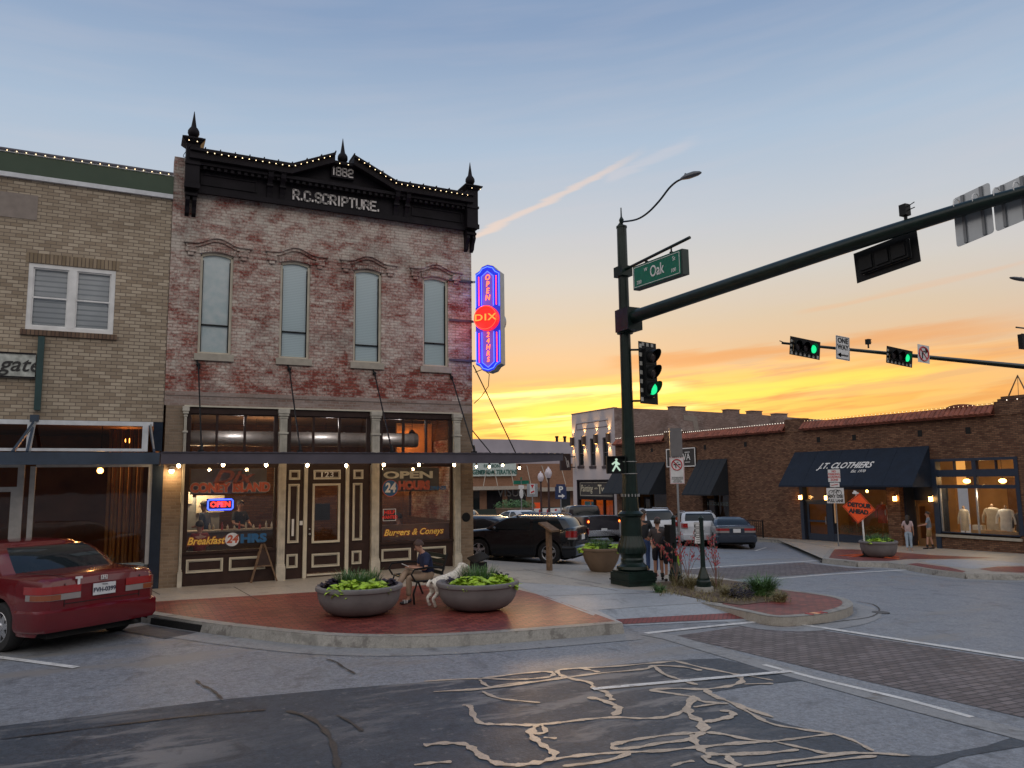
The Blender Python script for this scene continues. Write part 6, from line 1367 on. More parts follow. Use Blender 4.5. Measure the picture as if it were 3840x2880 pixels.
# camera sensor on the arm
p = arm_at(1957, 478); q = MB(); q.tube([p+Vector((0, 0, .05)), p+Vector((0, 0, .20))], .025, 6); q.box(p.x-.06, p.x+.06, p.y-.05, p.y+.06, p.z+.17, p.z+.34); q.tube([p+Vector((0, -.05, .30)), p+Vector((0, -.16, .33))], .008, 4); q.tube([p+Vector((0, -.05, .24)), p+Vector((0, -.16, .25))], .008, 4); obj('sensor', q, m_blackmetal, arm)
# two sign plates seen from behind
for i, (xa, xb, ya, yb, lab) in enumerate(((2047, 2130, 415, 516, 'left of two grey sign backs clamped to the near mast arm'), (2134, 2222, 391, 480, 'grey sign back clamped to the near mast arm at the right edge'))):
    pa, pb = onX(xa, (ya if i == 0 else 395), PX), onX(xb, (517 if i == 0 else 478), PX)
    y0, y1 = onX(xa, 460, PX).y, onX(xb, 460, PX).y; sl_ = .12
    tc_, bc_ = onX((xa+xb)/2, (407 if i == 0 else 384), PX).z, onX((xa+xb)/2, (517 if i == 0 else 481), PX).z
    ym = (y0+y1)/2; w = abs(y1-y0)/2; h_ = (tc_-bc_)/2; zm = (tc_+bc_)/2
    q = MB(); r = .04; pts = []
    for cx__, cz__, s0 in ((w-r, h_-r, 0), (-(w-r), h_-r, 1), (-(w-r), -(h_-r), 2), (w-r, -(h_-r), 3)):
        for k_ in range(4): a = pi/2*(s0+k_/3); u_ = cx__+r*cos(a); pts.append((PX+.14, ym+u_, zm+cz__+r*sin(a)-u_*sl_))
    q.prism(pts, (.006, 0, 0)); sg = solo('arm_sign', q, m_signback, lab, 'sign', 'signs on the near mast arm')
    q = MB()
    for u_ in (-w*.55, w*.45): q.box(PX+.115, PX+.14, ym+u_-.02, ym+u_+.02, zm-h_*.97-u_*sl_, zm+h_*.97-u_*sl_)
    obj('stiffener', q, M('dark_channel', (.20, .21, .22), .5, .5), sg)
    for u_ in (-w*.55, w*.45):
        cc_ = arm_y(ym+u_); r_ = .158-.098*((a0.y-cc_.y)/L_)**.75
        q = MB(); q.tube([cc_+Vector((cos(k_*pi/6)*(r_+.008), 0, sin(k_*pi/6)*(r_+.008)+.08)) for k_ in range(13)], .008, 4); obj('band', q, m_white, sg)
# street name sign and its arm
b0 = onX(1378, 568, PX); b1 = onX(1490, 513, PX)
q = MB(); q.tube([Vector((PX, PY, b0.z-.03)), b1], .035, 8); q.box(PX-.15, PX+.15, PY-.17, PY+.17, b0.z-.18, b0.z+.06); nb_ = obj('sign_arm', q, m_green, SP, smooth=40)
n0, n1 = onX(1373, 600, PX), onX(1480, 562, PX); zt0, zb0 = onX(1373, 577, PX).z, onX(1373, 629, PX).z; zt1 = onX(1480, 538, PX).z; zb1 = onX(1480, 592, PX).z
y0, y1 = n0.y, n1.y; hh = (zt0-zb0+zt1-zb1)/2; zm0 = (zt0+zb0)/2; zm1 = (zt1+zb1)/2
q = MB(); q.prism([(PX-.07, y0, zm0-hh/2), (PX-.07, y1, zm1-hh/2), (PX-.07, y1, zm1+hh/2), (PX-.07, y0, zm0+hh/2)], (.17, 0, 0))
st = solo('street_name_sign', q, M('sign_box_green', (.015, .035, .03), .4), 'green box sign reading Oak hung from the signal pole arm', 'sign')
q = MB(); q.prism([(PX-.078, y0-.03, zm0-hh/2+.02), (PX-.078, y1+.06, zm1-hh/2+.02), (PX-.078, y1+.06, zm1+hh/2-.02), (PX-.078, y0-.03, zm0+hh/2-.02)], (.006, 0, 0)); obj('sign_face', q, m_stgreen, st)
uxs = Vector((0, y1-y0, zm1-zm0)).normalized(); uzs = Vector((0, 0, 1))
q = MB(); w_ = .012; 
for (ya_, za_), (yb_, zb_) in ((((y0-.05), zm0-hh/2+.045), ((y1+.09), zm1-hh/2+.045)), ((y0-.05, zm0+hh/2-.045), (y1+.09, zm1+hh/2-.045)), ((y0-.05, zm0-hh/2+.045), (y0-.05, zm0+hh/2-.045)), ((y1+.09, zm1-hh/2+.045), (y1+.09, zm1+hh/2-.045))): q.bar((PX-.082, ya_, za_), (PX-.082, yb_, zb_), .012, .006, up=(1, 0, 0))
obj('sign_border', q, m_white, st)
cm = Vector((PX-.084, (y0+y1)/2-.02, (zm0+zm1)/2)); lt = text('Oak', .36, cm, uxs, uzs, bold=.004, sx=.80, depth=.006); text('W', .12, cm-uxs*.40+uzs*.10, uxs, uzs, depth=.006, mb=lt); text('St', .13, cm+uxs*.60+uzs*.12, uxs, uzs, depth=.006, mb=lt); text('100', .12, cm+uxs*.57-uzs*.13, uxs, uzs, depth=.006, mb=lt); text('200', .12, cm-uxs*.66-uzs*.14, uxs, uzs, depth=.006, mb=lt)
obj('lettering', lt, m_white, st)
q = MB()
for t in (.25, .75): yy = y0+(y1-y0)*t; zz = zm0+(zm1-zm0)*t+hh/2; q.tube([(PX, yy, zz-.01), (PX, yy, b0.z+(b1.z-b0.z)*(yy-PY)/(b1.y-PY))], .02, 6); q.box(PX-.03, PX+.03, yy-.03, yy+.03, zz, zz+.05)
obj('hanger', q, m_green, st)
# cobra lamp on a curved arm: lies in the plane of the mast arm
pts = [onX(x, y, PX) for x, y in ((1356, 484), (1375, 474), (1400, 459), (1425, 433), (1445, 407), (1462, 392), (1478, 385))]
pts[0] = Vector((PX, PY, PZ+hT+.15)); q = MB(); q.tube(sm(pts, 4), .022, 8); q.tube([pts[0]+Vector((0, .12, -.06)), pts[0]], .03, 6); la = obj('lamp_arm', q, m_green, SP, smooth=40)
h0, h1 = onX(1470, 388, PX), onX(1515, 372, PX); d = (h1-h0); q = MB()
q.tube([h0+d*t for t in (0, .12, .35, .7, .92, 1)], [.03, .06, .10, .095, .05, .01], 10); q.v = [(p_[0], p_[1], (h0.z+(p_[1]-h0.y)/d.y*d.z)+(p_[2]-(h0.z+(p_[1]-h0.y)/d.y*d.z))*(.75 if p_[2] > (h0.z+(p_[1]-h0.y)/d.y*d.z) else .35)) for p_ in q.v]
q.ball((PX, h0.y+d.y*.25, h0.z+d.z*.25+.08), .025, 8, 5); obj('lamp_head', q, M('grey_lamp_casting', (.13, .14, .15), .5), la, smooth=50)
# vertical signal on the pole, facing right-away side with lit green
c = onX(1400, 802, PX); cS = Vector((PX+.34, PY-.02, 0)); r = ray(1399*D2F, 806*D2F); t = solve_on(1400, 806, (PX, PY), (rgt.x, rgt.y)); cS = Vector((PX+rgt.x*t, PY+rgt.y*t, 0)); cS.z = hz(1400, 806, cS.x, cS.y)
zt_, zb_ = hz(1400, 757, cS.x, cS.y), hz(1400, 862, cS.x, cS.y)
signal_head('signal_head', cS, (0, 0, -1), (.25, -.97, 0), False, True, 'upright signal head with lit green light on the near pole', s=(zt_-zb_)/1.10, plate=True, vis=.24)
q = MB(); q.tube([Vector((PX, PY, zt_+.02)), Vector((cS.x, cS.y, zt_+.02))], .025, 6); q.tube([Vector((PX, PY, zb_-.04)), Vector((cS.x, cS.y, zb_-.04))], .025, 6); obj('head_bracket', q, m_green, SP)
# pedestrian signal left of the pole
t = solve_on(1330, 1006, (PX, PY), (rgt.x, rgt.y)); c = Vector((PX+rgt.x*t, PY+rgt.y*t, 0)); zt_, zb_ = hz(1330, 987, c.x, c.y), hz(1330, 1023, c.x, c.y); c.z = (zt_+zb_)/2
PS = thing('pedestrian_signal', 'black pedestrian signal with lit walking figure left of the pole', 'pedestrian signal', tuple(c), atan2(-1, -.55)+pi/2+pi*0)
hh = (zt_-zb_)/2; q = MB(); q.box(-.20, .20, -.08, .14, -hh, hh); q.box(-.22, -.20, -.24, .0, -hh, hh); q.box(.20, .22, -.24, 0, -hh, hh); q.box(-.22, .22, -.24, 0, hh, hh+.015); obj('housing', q, m_blackmetal, PS, local=True)
q = MB(); ss = hh/.30; 
q.ball((.01, -.09, .20*ss), .030, 8, 5)
for a, b in (((0, .15), (0, -.0)), ((0, .0), (-.08, -.22)), ((0, .0), (.09, -.20)), ((0, .13), (-.09, .03)), ((0, .13), (.08, .02)), ((.02, .12), (.02, 0))): q.tube([(a[0], -.09, a[1]*ss), (b[0], -.09, b[1]*ss)], .020, 6)
obj('walking_figure', q, m_walk_l, PS, local=True)
q = MB(); q.bar((c.x, c.y, c.z+hh*.7), (PX, PY, c.z+hh*.7), .05, .05); q.bar((c.x, c.y, c.z-hh*.7), (PX, PY, c.z-hh*.7), .05, .05); obj('signal_bracket', q, m_green, SP)

# ------------------------------------------------------------------ second mast arm, reaching in from the right over the side street
YM = 16.2; e0 = onY(1690, 741, YM); e1 = onY(2212, 792, YM); d = (e1-e0)
A2 = thing('far_mast_arm_pole', 'mast arm reaching in from a pole outside the right edge', 'signal pole', tuple(e0+d*1.55), 0)
q = MB(); n = 10; q.tube([e0+d*1.55*i/n for i in range(n+1)], [.035+.095*i/n for i in range(n+1)], 10); q.tube([e0+Vector((-.1, 0, .06)), e0+Vector((.12, 0, .0))], .015, 5); obj('mast_arm', q, m_green, A2, smooth=40)
pe = e0+d*1.55; q = MB(); q.lathe([(.3, G(pe.x, pe.y)), (.3, G(pe.x, pe.y)+.6), (.18, G(pe.x, pe.y)+.9), (.13, 5.5)], (pe.x, pe.y, 0), 16); obj('pole', q, m_green, A2, smooth=40)
for px_, py_, lab in ((1739, 752, 'left of two signal heads with lit green light on the far mast arm'), (1943, 771, 'right of two signal heads with lit green light, beside the no turn sign')):
    c = onY(px_, py_, YM-.22); signal_head('signal_head', c, (1, 0, -.085), (-.55, -.83, 0), True, True, lab, s=.86, vis=.3)
def plate_sign(name, x0_, x1_, y0_, y1_, Y_, lab, cat='sign', tilt=.0):
    a, b = onY(x0_, y0_, Y_), onY(x1_, y1_, Y_); q = MB(); c = (a+b)/2
    w, h_ = (b.x-a.x)/2, (a.z-b.z)/2; t_ = thing(name, lab, cat, tuple(c)); t_['group'] = 'signs on the far mast arm'
    Mx = Matrix.Translation(c) @ Matrix.Rotation(radians(tilt), 4, 'Y'); q.box(-w, w, -.004, .004, -h_, h_); obj('sign_plate', q.xf(Mx), m_sign, t_); return t_, w, h_, Mx
t_, w, h_, Mx = plate_sign('one_way_sign', 1804, 1837, 725, 779, YM-.16, 'white ONE WAY sign with arrow on the far mast arm', tilt=4)
lt = text('ONE', .21, (0, -.012, h_*.60), bold=.006, sx=1.0, depth=.004); text('WAY', .21, (0, -.012, h_*.05), bold=.006, sx=.95, depth=.004, mb=lt)
lt.box(-w*.55, w*.72, -.012, -.008, -h_*.66, -h_*.54); lt.face([(-w*.82, -.012, -h_*.60), (-w*.3, -.012, -h_*.40), (-w*.3, -.012, -h_*.80)]); lt.face([(-w*.82, -.012, -h_*.60), (-w*.3, -.012, -h_*.80), (-w*.3, -.012, -h_*.40)])
for a, b, c, e in ((-w+.02, w-.02, h_-.035, h_-.02), (-w+.02, w-.02, -h_+.02, -h_+.035), (-w+.02, -w+.035, -h_+.02, h_-.02), (w-.035, w-.02, -h_+.02, h_-.02)): lt.box(a, b, -.008, -.005, c, e)
obj('lettering', lt.xf(Mx), m_signk, t_)
t_, w, h_, Mx = plate_sign('no_turn_sign', 1981, 2009, 744, 785, YM-.16, 'white no right turn sign with red circle on the far mast arm', tilt=4)
q = MB(); R_ = w*.80; q.tube([(R_*cos(a*pi/14), -.012, R_*sin(a*pi/14)) for a in range(29)], .024, 5); q.bar((-R_*.7, -.016, R_*.7), (R_*.7, -.016, -R_*.7), .03, .006, up=(0, 1, 0)); obj('red_circle', q.xf(Mx), m_signred, t_)
q = MB(); q.tube([(-.07, -.010, -R_*.7), (-.07, -.010, .03), (.0, -.010, .09), (.10, -.010, .09)], .022, 5); q.face([(.08, -.014, .17), (.08, -.014, .01), (.19, -.014, .09)]); q.face([(.08, -.014, .01), (.08, -.014, .17), (.19, -.014, .09)]); obj('arrow', q.xf(Mx), m_signk, t_)
p = onY(1876, 752, YM); q = MB(); q.tube([p, p+Vector((0, 0, .14))], .025, 6); q.box(p.x-.06, p.x+.06, YM-.06, YM+.06, p.z+.12, p.z+.28); q.tube([p+Vector((.06, 0, .25)), p+Vector((.17, 0, .28))], .008, 4); q.tube([p+Vector((.06, 0, .19)), p+Vector((.17, 0, .20))], .008, 4)
o_ = obj('sensor', q, m_blackmetal, A2)
# bits of another signal and lamp cut off by the right edge
YN = 22.; a, b = onY(2202, 722, YN), onY(2240, 757, YN); q = MB(); q.box(a.x, b.x, YN-.1, YN+.1, b.z, a.z); q.box(a.x-.02, b.x, YN-.12, YN-.1, b.z-.02, a.z+.02)
ed = solo('signal_head', q, m_blackmetal, 'dark signal head cut off by the right edge of the picture', 'traffic signal'); p0, p1 = onY(2195, 707, YN), onY(2260, 713, YN); q = MB(); q.tube([p0, p1+Vector((6, 0, 0))], .04, 8); q.tube([onY(2222, 712, YN), onY(2222, 724, YN)], .02, 6); obj('signal_arm', q, m_green, ed)
p0, p1 = onY(2181, 603, YN), onY(2225, 603, YN); q = MB(); q.ball(tuple((p0+p1)/2), ((p1.x-p0.x)/2, .16, .085), 14, 8); q.ball(tuple((p0+p1)/2+Vector((.1, 0, .08))), .05, 6, 5); la = solo('street_lamp', q, M('grey_lamp_casting', (0, 0, 0)), 'grey street lamp head cut off at the right edge above the mast arm', 'street lamp', smooth=50)
q = MB(); q.tube([p1+Vector((-.1, 0, 0)), p1+Vector((2.5, 0, -.3)), p1+Vector((4, 0, -1))], .035, 8); q.tube([p1+Vector((4, 0, -.6)), Vector((p1.x+4, YN, G(p1.x+4, YN)))], .09, 10); obj('lamp_post', q, m_green, la)

# ------------------------------------------------------------------ posts and signs on the corner island
def base_at(px, py, off=K): return gp(px, py, off)
def ped_post(px, py, top_py, label, sign=False):
    p = base_at(px, py, .16); H_ = hz(px, top_py, p.x, p.y)-p.z
    t_ = thing('push_button_post', label, 'post', tuple(p), 0, 'dark green push button posts')
    q = MB(); q.lathe([(.20, -.05), (.20, .08), (.19, .10)], (0, 0, 0), 20); obj('concrete_footing', q, m_kerb, t_, local=True, smooth=40) if sign else None
    q = MB(); q.lathe([(.15, .08), (.155, .20), (.15, .22), (.13, .24), (.13, .27), (.12, .30), (.085, .40), (.065, .46), (.055, .50)], (0, 0, 0), 20); obj('post_base', q, m_green, t_, local=True, smooth=35)
    q = MB(); q.lathe([(.052, .48), (.048, .9), (.046, H_-.06)], (0, 0, 0), 16); obj('shaft', q, m_green, t_, local=True, smooth=35)
    q = MB(); q.lathe([(.05, H_-.09), (.062, H_-.07), (.062, H_-.06), (.03, H_-.02), (.008, H_)], (0, 0, 0), 14); obj('cap', q, m_green, t_, local=True, smooth=35)
    return t_, H_, p
t_, H_, p = ped_post(1521, 1277, 1113, 'nearer push button post carrying a small white crossing notice', True)
q = MB(); a, b = hz(1507, 1128, p.x, p.y)-p.z, hz(1507, 1174, p.x, p.y)-p.z
Mn = Matrix.Rotation(radians(-38), 4, 'Z'); cs = [(-.155, b), (-.03, b), (-.03, a), (-.155, a)]
q.box(-.155, -.035, -.065, -.058, b, a); nt_ = obj('notice_plate', q.xf(Mn), m_sign, t_, local=True)
lt = MB(); hN = a-b
for i in range(3): lt.box(-.148, -.132, -.070, -.066, b+hN*(.76-.22*i), b+hN*(.90-.22*i)); lt.frame(-.126, -.042, b+hN*(.74-.22*i), b+hN*(.93-.22*i), -.069, -.066, .005)
for i in range(8): lt.box(-.118, -.05, -.070, -.067, b+hN*(.08+.10*i), b+hN*(.105+.10*i))
lt.frame(-.152, -.038, b+.004, a-.004, -.069, -.066, .004); obj('notice_print', lt.xf(Mn), m_signk, nt_, local=True) if 0 else obj('notice_print', lt.xf(Mn), m_signk, t_, local=True)
t2_, H2_, p2 = ped_post(1460, 1262, 1112, 'farther push button post with a black box, beside the boys')
q = MB(); q.box(-.19, -.05, -.10, .10, H2_-.62, H2_-.22); obj('button_box', q, m_blackmetal, t2_, local=True)
q = MB(); q.box(-.16, .0, -.17, -.15, H2_-1.1, H2_-.62); 
# no turn plate on its galvanised post with a metal box above
p = base_at(1472, 1262); Hs = hz(1468, 925, p.x, p.y)-p.z; zt_, zb_ = hz(1472, 988, p.x, p.y)-p.z, hz(1472, 1045, p.x, p.y)-p.z
S1 = thing('prohibition_sign', 'white sign with red prohibition circle on a galvanised post at the corner', 'sign', tuple(p), radians(-32))
q = MB(); q.box(-.022, .022, -.015, .015, -.1, zt_+.05); obj('post', q, m_post, S1, local=True)
q = MB(); w = .165; q.box(-w, w, -.028, -.020, zb_, zt_); obj('sign_plate', q, m_sign, S1, local=True)
zc = zt_-.16*(zt_-zb_)/.42-.03; q = MB(); R_ = .115; zc = zt_-.17
q.tube([(R_*cos(a*pi/14), -.034, zc+R_*sin(a*pi/14)*1.05) for a in range(29)], .013, 5); q.bar((-R_*.7, -.036, zc+R_*.7), (R_*.7, -.036, zc-R_*.7), .022, .006, up=(0, 1, 0)); obj('red_circle', q, m_signred, S1, local=True)
q = MB(); q.tube([(-.02, -.031, zc-.08), (-.03, -.031, zc-.02), (.0, -.031, zc+.03)], .012, 5); q.tube([(-.07, -.031, zc), (-.03, -.031, zc+.02)], .014, 5); q.tube([(.03, -.031, zc+.01), (.08, -.031, zc)], .014, 5); q.tube([(.0, -.031, zc+.05), (.04, -.031, zc+.06)], .008, 5)
for i, (s_, sz) in enumerate((('SKATEBOARDS', .036), ('ROLLERBLADES', .036), ('BICYCLES', .036), ('PROHIBITED', .036))): text(s_, sz, (0, -.031, zb_+.145-.035*i), depth=.004, sx=1.05, mb=q)
obj('sign_print', q, m_signk, S1, local=True)
q = MB(); q.frame(-w+.008, w-.008, zb_+.008, zt_-.008, -.030, -.028, .006); obj('sign_border', q, m_signred, S1, local=True)
q = MB(); q.box(-.14, .0, -.06, .08, zt_+.02, Hs); q.box(.0, .14, -.055, .08, zt_+.02, Hs); bxs = obj('metal_box', q, M('dull_zinc_box', (.19, .18, .18), .4, .5), S1, local=True)
# plaque boards on timber posts
def lectern(px, py, top, label, flip=1, s=1.):
    p = base_at(px, py, K); H_ = hz(px, top, p.x, p.y)-p.z
    t_ = thing('plaque_stand', label, 'plaque', tuple(p), radians(20*flip)); q = MB(); q.box(-.055*s, .055*s, -.06*s, .06*s, -.05, H_-.03); obj('post', q, m_wood, t_, local=True)
    q = MB(); q.prism([(-.17*s, -.22*s, H_-.10*s), (.17*s, -.22*s, H_-.10*s), (.17*s, .22*s, H_+.10*s), (-.17*s, .22*s, H_+.10*s)], (0, -.01, .045)); obj('plaque_board', q, m_wood, t_, local=True)
lectern(1187, 1232, 1140, 'timber post with sloping plaque board beside the black estate car')
p = Vector((8.75, 18.2, 0)); p = gp(1034, 1232, K); H_ = hz(1040, 1196, p.x, p.y)-p.z+.02
q = MB(); q.prism([(-.17, -.14, -.05), (.17, -.14, -.05), (.17, -.14, H_-.22), (-.17, -.14, H_-.22)], (0, .3, 0)); q.prism([(-.22, -.22, H_-.25), (.22, -.22, H_-.12), (.22, .22, H_-.02), (-.22, .22, H_-.15)], (0, 0, .03))
q.xf(Matrix.Translation(p)); solo('slanted_bin', q, m_blackmetal, 'dark cabinet with slanted lid by the corner pier behind the right planter', 'cabinet')

# ------------------------------------------------------------------ far signs
def post_sign(px, py, off=K): p = gp(px, py, off); return p
p = post_sign(1812, 1180); t_ = thing('bicycle_sign_post', 'post with bicycle lane sign and red printed parking notice above it', 'sign', tuple(p), radians(-75)+radians(15))
zz = lambda y: hz(1810, y, p.x, p.y)-p.z
q = MB(); q.tube([(0, 0, -.1), (0, 0, zz(1014))], .025, 8); obj('post', q, m_post, t_, local=True)
w = .37; q = MB(); q.box(-w, w, -.04, -.03, zz(1087), zz(1054)); obj('bicycle_plate', q, m_sign, t_, local=True)
hb = zz(1054)-zz(1087); q = MB(); 
for s in (-1, 1): q.tube([(s*.16+.11*cos(a*pi/8), -.046, zz(1054)-.24*hb+.11*sin(a*pi/8)-.05) for a in range(17)], .012, 4)
q.tube([(-.16, -.046, zz(1054)-.24*hb-.05), (-.04, -.046, zz(1054)-.24*hb+.08), (.10, -.046, zz(1054)-.24*hb+.08), (.16, -.046, zz(1054)-.24*hb-.05)], .012, 4); q.tube([(-.04, -.046, zz(1054)-.24*hb+.08), (.02, -.046, zz(1054)-.24*hb-.05), (.10, -.046, zz(1054)-.24*hb+.08)], .012, 4)
text('MAY USE', .19, (0, -.046, zz(1087)+.30), bold=.006, sx=.85, depth=.004, mb=q); text('FULL LANE', .19, (0, -.046, zz(1087)+.11), bold=.006, sx=.70, depth=.004, mb=q); obj('sign_print', q, m_signk, t_, local=True)
q = MB(); q.box(-.26, .26, -.04, -.03, zz(1041), zz(1014)); q.box(-.20, .20, -.04, -.03, zz(1052), zz(1042.5)); obj('parking_plate', q, m_sign, t_, local=True)
q = MB(); z0_ = zz(1014); 
for i, s_ in enumerate(('NO', 'PARKING', 'LOADING', 'ZONE')): text(s_, .13, (0, -.046, z0_-.09-i*.125), bold=.003, sx=.9, depth=.004, mb=q)
q.tube([(-.14, -.046, zz(1048.5)), (.14, -.046, zz(1046))], .014, 4); obj('sign_print', q, m_signred, t_, local=True)
# detour sign on a folding stand
p = gp(1870, 1203, K); t_ = thing('detour_sign', 'orange diamond sign reading detour ahead on a folding stand', 'sign', tuple(p), radians(-58)+radians(18))
z_ = lambda y: hz(1864, y, p.x, p.y)-p.z
zc = (z_(1064)+z_(1131))/2; R_ = (z_(1064)-z_(1131))/2; Mt = Matrix.Rotation(radians(-6), 4, 'Y')
dsh = Vector((-.12, 0, zc))
q = MB(); q.prism([(dsh.x, -.03, zc-R_), (dsh.x+R_, -.03, zc), (dsh.x, -.03, zc+R_), (dsh.x-R_, -.03, zc)], (0, .006, 0)); Mt = Matrix.Translation((dsh.x, 0, zc)) @ Matrix.Rotation(radians(7), 4, 'Y') @ Matrix.Translation((-dsh.x, 0, -zc)); obj('sign_plate', q.xf(Mt), m_orange, t_, local=True)
q = text('DETOUR', R_*.37, (dsh.x, -.036, zc+R_*.17), bold=.014, sx=.95, depth=.004); text('AHEAD', R_*.37, (dsh.x, -.036, zc-R_*.24), bold=.014, sx=.95, depth=.004, mb=q)
for i in range(4):
    a, b = radians(90*i), radians(90*i+90); q.bar((dsh.x+R_*.93*cos(a), -.034, zc+R_*.93*sin(a)), (dsh.x+R_*.93*cos(b), -.034, zc+R_*.93*sin(b)), .014, .004, up=(0, 1, 0))
obj('lettering', q.xf(Mt), m_signk, t_, local=True)
q = MB(); q.tube([(.0, .03, .35), (-.02, .03, zc-R_*.6), (-.2, .03, zc+R_*1.06)], .030, 8); q.tube([(-.22, 0, zc+R_*1.0), (-.2, 0, zc+R_*1.12)], .05, 6); q.box(-.3, -.1, -.04, .02, zc+R_*.92, zc+R_*1.02); obj('mast', q, m_white, t_, local=True)
q = MB(); q.box(-.09, .09, -.09, .09, .03, .42); q.box(-.2, .2, -.12, .12, .0, .08); obj('spring_base', q, m_blackmetal, t_, local=True)
q = MB()
for a in (10, 165, 215, 330): q.bar((0, 0, .10), (1.15*cos(radians(a)), 1.15*sin(radians(a)), -.02), .05, .04)
obj('stand_leg', q, M('orange_steel', (.55, .10, .03), .5), t_, local=True)
# globe lamps, parking sign, yield sign, street name post and others in the distance
def globe(px, base, top, bulb_h, lab):
    p = gp(px, base, .1); H_ = hz(px, top, p.x, p.y)-p.z; s = H_/4.2
    t_ = thing('globe_lamp', lab, 'street lamp', tuple(p), 0, 'globe street lamps'); q = MB(); q.lathe([(.2*s, 0), (.2*s, .5*s), (.09*s, .8*s), (.06*s, H_-.85*s), (.12*s, H_-.80*s), (.13*s, H_-.76*s)], (0, 0, 0), 12); obj('lamp_post', q, M('dark_maroon_iron', (.05, .025, .025), .5), t_, local=True)
    q = MB(); q.lathe([(.12*s, H_-.76*s), (.22*s, H_-.55*s), (.24*s, H_-.40*s), (.16*s, H_-.18*s), (.06*s, H_-.10*s), (.05*s, H_)], (0, 0, 0), 14); obj('globe', q, M('milk_glass', (.62, .56, .60), .3), t_, local=True, smooth=50)
globe(1187, 1145, 1008, 0, 'nearer and taller of the two globe street lamps'); globe(1170, 1140, 1018, 0, 'farther and shorter of the two globe street lamps')
p = gp(1213, 1150, .1); t_ = thing('parking_sign', 'dark blue parking sign with white arrow near the pale building', 'sign', tuple(p), radians(-20)); z_ = lambda y: hz(1213, y, p.x, p.y)-p.z
q = MB(); q.tube([(0, 0, 0), (0, 0, z_(1052))], .04, 6); obj('post', q, m_post, t_, local=True); q = MB(); q.box(-.36, .36, -.05, -.03, z_(1078), z_(1051)); q.box(-.28, .28, -.05, -.03, z_(1051), z_(1046)); obj('sign_plate', q, M('midnight_blue_sign', (.02, .035, .10), .4), t_, local=True)
q = text('P', .55, (0, -.055, z_(1058)), bold=.015, depth=.01); q.bar((-.17, -.058, z_(1071.5)), (.12, -.058, z_(1071.5)), .10, .01, up=(0, 1, 0)); q.prism([(.06, -.058, z_(1071.5)+.14), (.26, -.058, z_(1071.5)), (.06, -.058, z_(1071.5)-.14)], (0, .004, 0)); obj('sign_print', q, m_white, t_, local=True)
p = gp(1151, 1128, .1); t_ = thing('lane_sign', 'grey back plate holding a small white sign before the brown building', 'sign', tuple(p), radians(-20)); z_ = lambda y: hz(1151, y, p.x, p.y)-p.z; s_ = z_(1045)-z_(1073)
q = MB(); q.tube([(0, 0, 0), (0, 0, z_(1060))], .05, 6); obj('post', q, m_post, t_, local=True); q = MB(); q.box(-s_*.42, s_*.42, -.03, 0, z_(1073), z_(1045)); obj('back_plate', q, m_signback, t_, local=True)
q = MB(); q.box(-s_*.20, s_*.20, -.06, -.04, z_(1067), z_(1045)); obj('sign_plate', q, m_sign, t_, local=True); q = MB(); q.prism([(-s_*.14, -.07, z_(1047)), (s_*.14, -.07, z_(1047)), (0, -.07, z_(1055))], (0, .005, 0)); q.bar((-s_*.12, -.07, z_(1064)), (s_*.14, -.07, z_(1061)), .12, .01, up=(0, 1, 0)); obj('sign_print', q, m_signred, t_, local=True)
p = gp(1127, 1125, .1); t_ = thing('street_name_post', 'post with crossed green street name blades before the brown building', 'sign', tuple(p), radians(-20)); z_ = lambda y: hz(1127, y, p.x, p.y)-p.z; u_ = z_(1034)-z_(1044)
q = MB(); q.tube([(0, 0, 0), (0, 0, z_(1038))], .05, 6); obj('post', q, m_post, t_, local=True)
q = MB(); q.box(-u_*1.7, u_*1.7, -.03, 0, z_(1046), z_(1038)); q.box(-.02, .02, -u_*1.2, u_*1.2, z_(1037), z_(1031)); obj('name_blade', q, m_stgreen, t_, local=True); q = MB(); q.box(-u_*.6, u_*.6, -.05, -.03, z_(1056), z_(1048)); q.prism([(u_*.45*cos(radians(22.5+45*k_)), -.06, z_(1066)+u_*1.1*sin(radians(22.5+45*k_))) for k_ in range(8)], (0, .02, 0)); obj('sign_plate', q, m_sign, t_, local=True)
q = MB(); p = gp(1163, 1118, .1); q.box(p.x-.4, p.x+.4, p.y, p.y+.1, p.z+.5, p.z+1.5); q.bar((p.x-.3, p.y, p.z), (p.x-.3, p.y, p.z+.6), .06, .06); q.bar((p.x+.3, p.y, p.z), (p.x+.3, p.y, p.z+.6), .06, .06); solo('orange_board', q, m_orange, 'orange work board standing far down the side street', 'board')
q = MB(); p = gp(1186, 1120, .1)
q.box(p.x-1.6, p.x+1.6, p.y, p.y+.12, p.z+.3, p.z+1.0); q.box(p.x-1.4, p.x-1.3, p.y, p.y+.1, p.z, p.z+.6); q.box(p.x+1.3, p.x+1.4, p.y, p.y+.1, p.z, p.z+.6); ban = solo('striped_barrier', q, m_white, 'pale barrier with red marks behind the globe lamps', 'barrier')
q = MB(); 
for k_ in range(3): q.prism([(p.x-1.2+k_*.9, p.y-.02, p.z+.4), (p.x-1.0+k_*.9, p.y-.02, p.z+.4), (p.x-.9+k_*.9, p.y-.02, p.z+.9), (p.x-1.1+k_*.9, p.y-.02, p.z+.9)], (0, .01, 0))
obj('stripe', q, m_signred, ban)
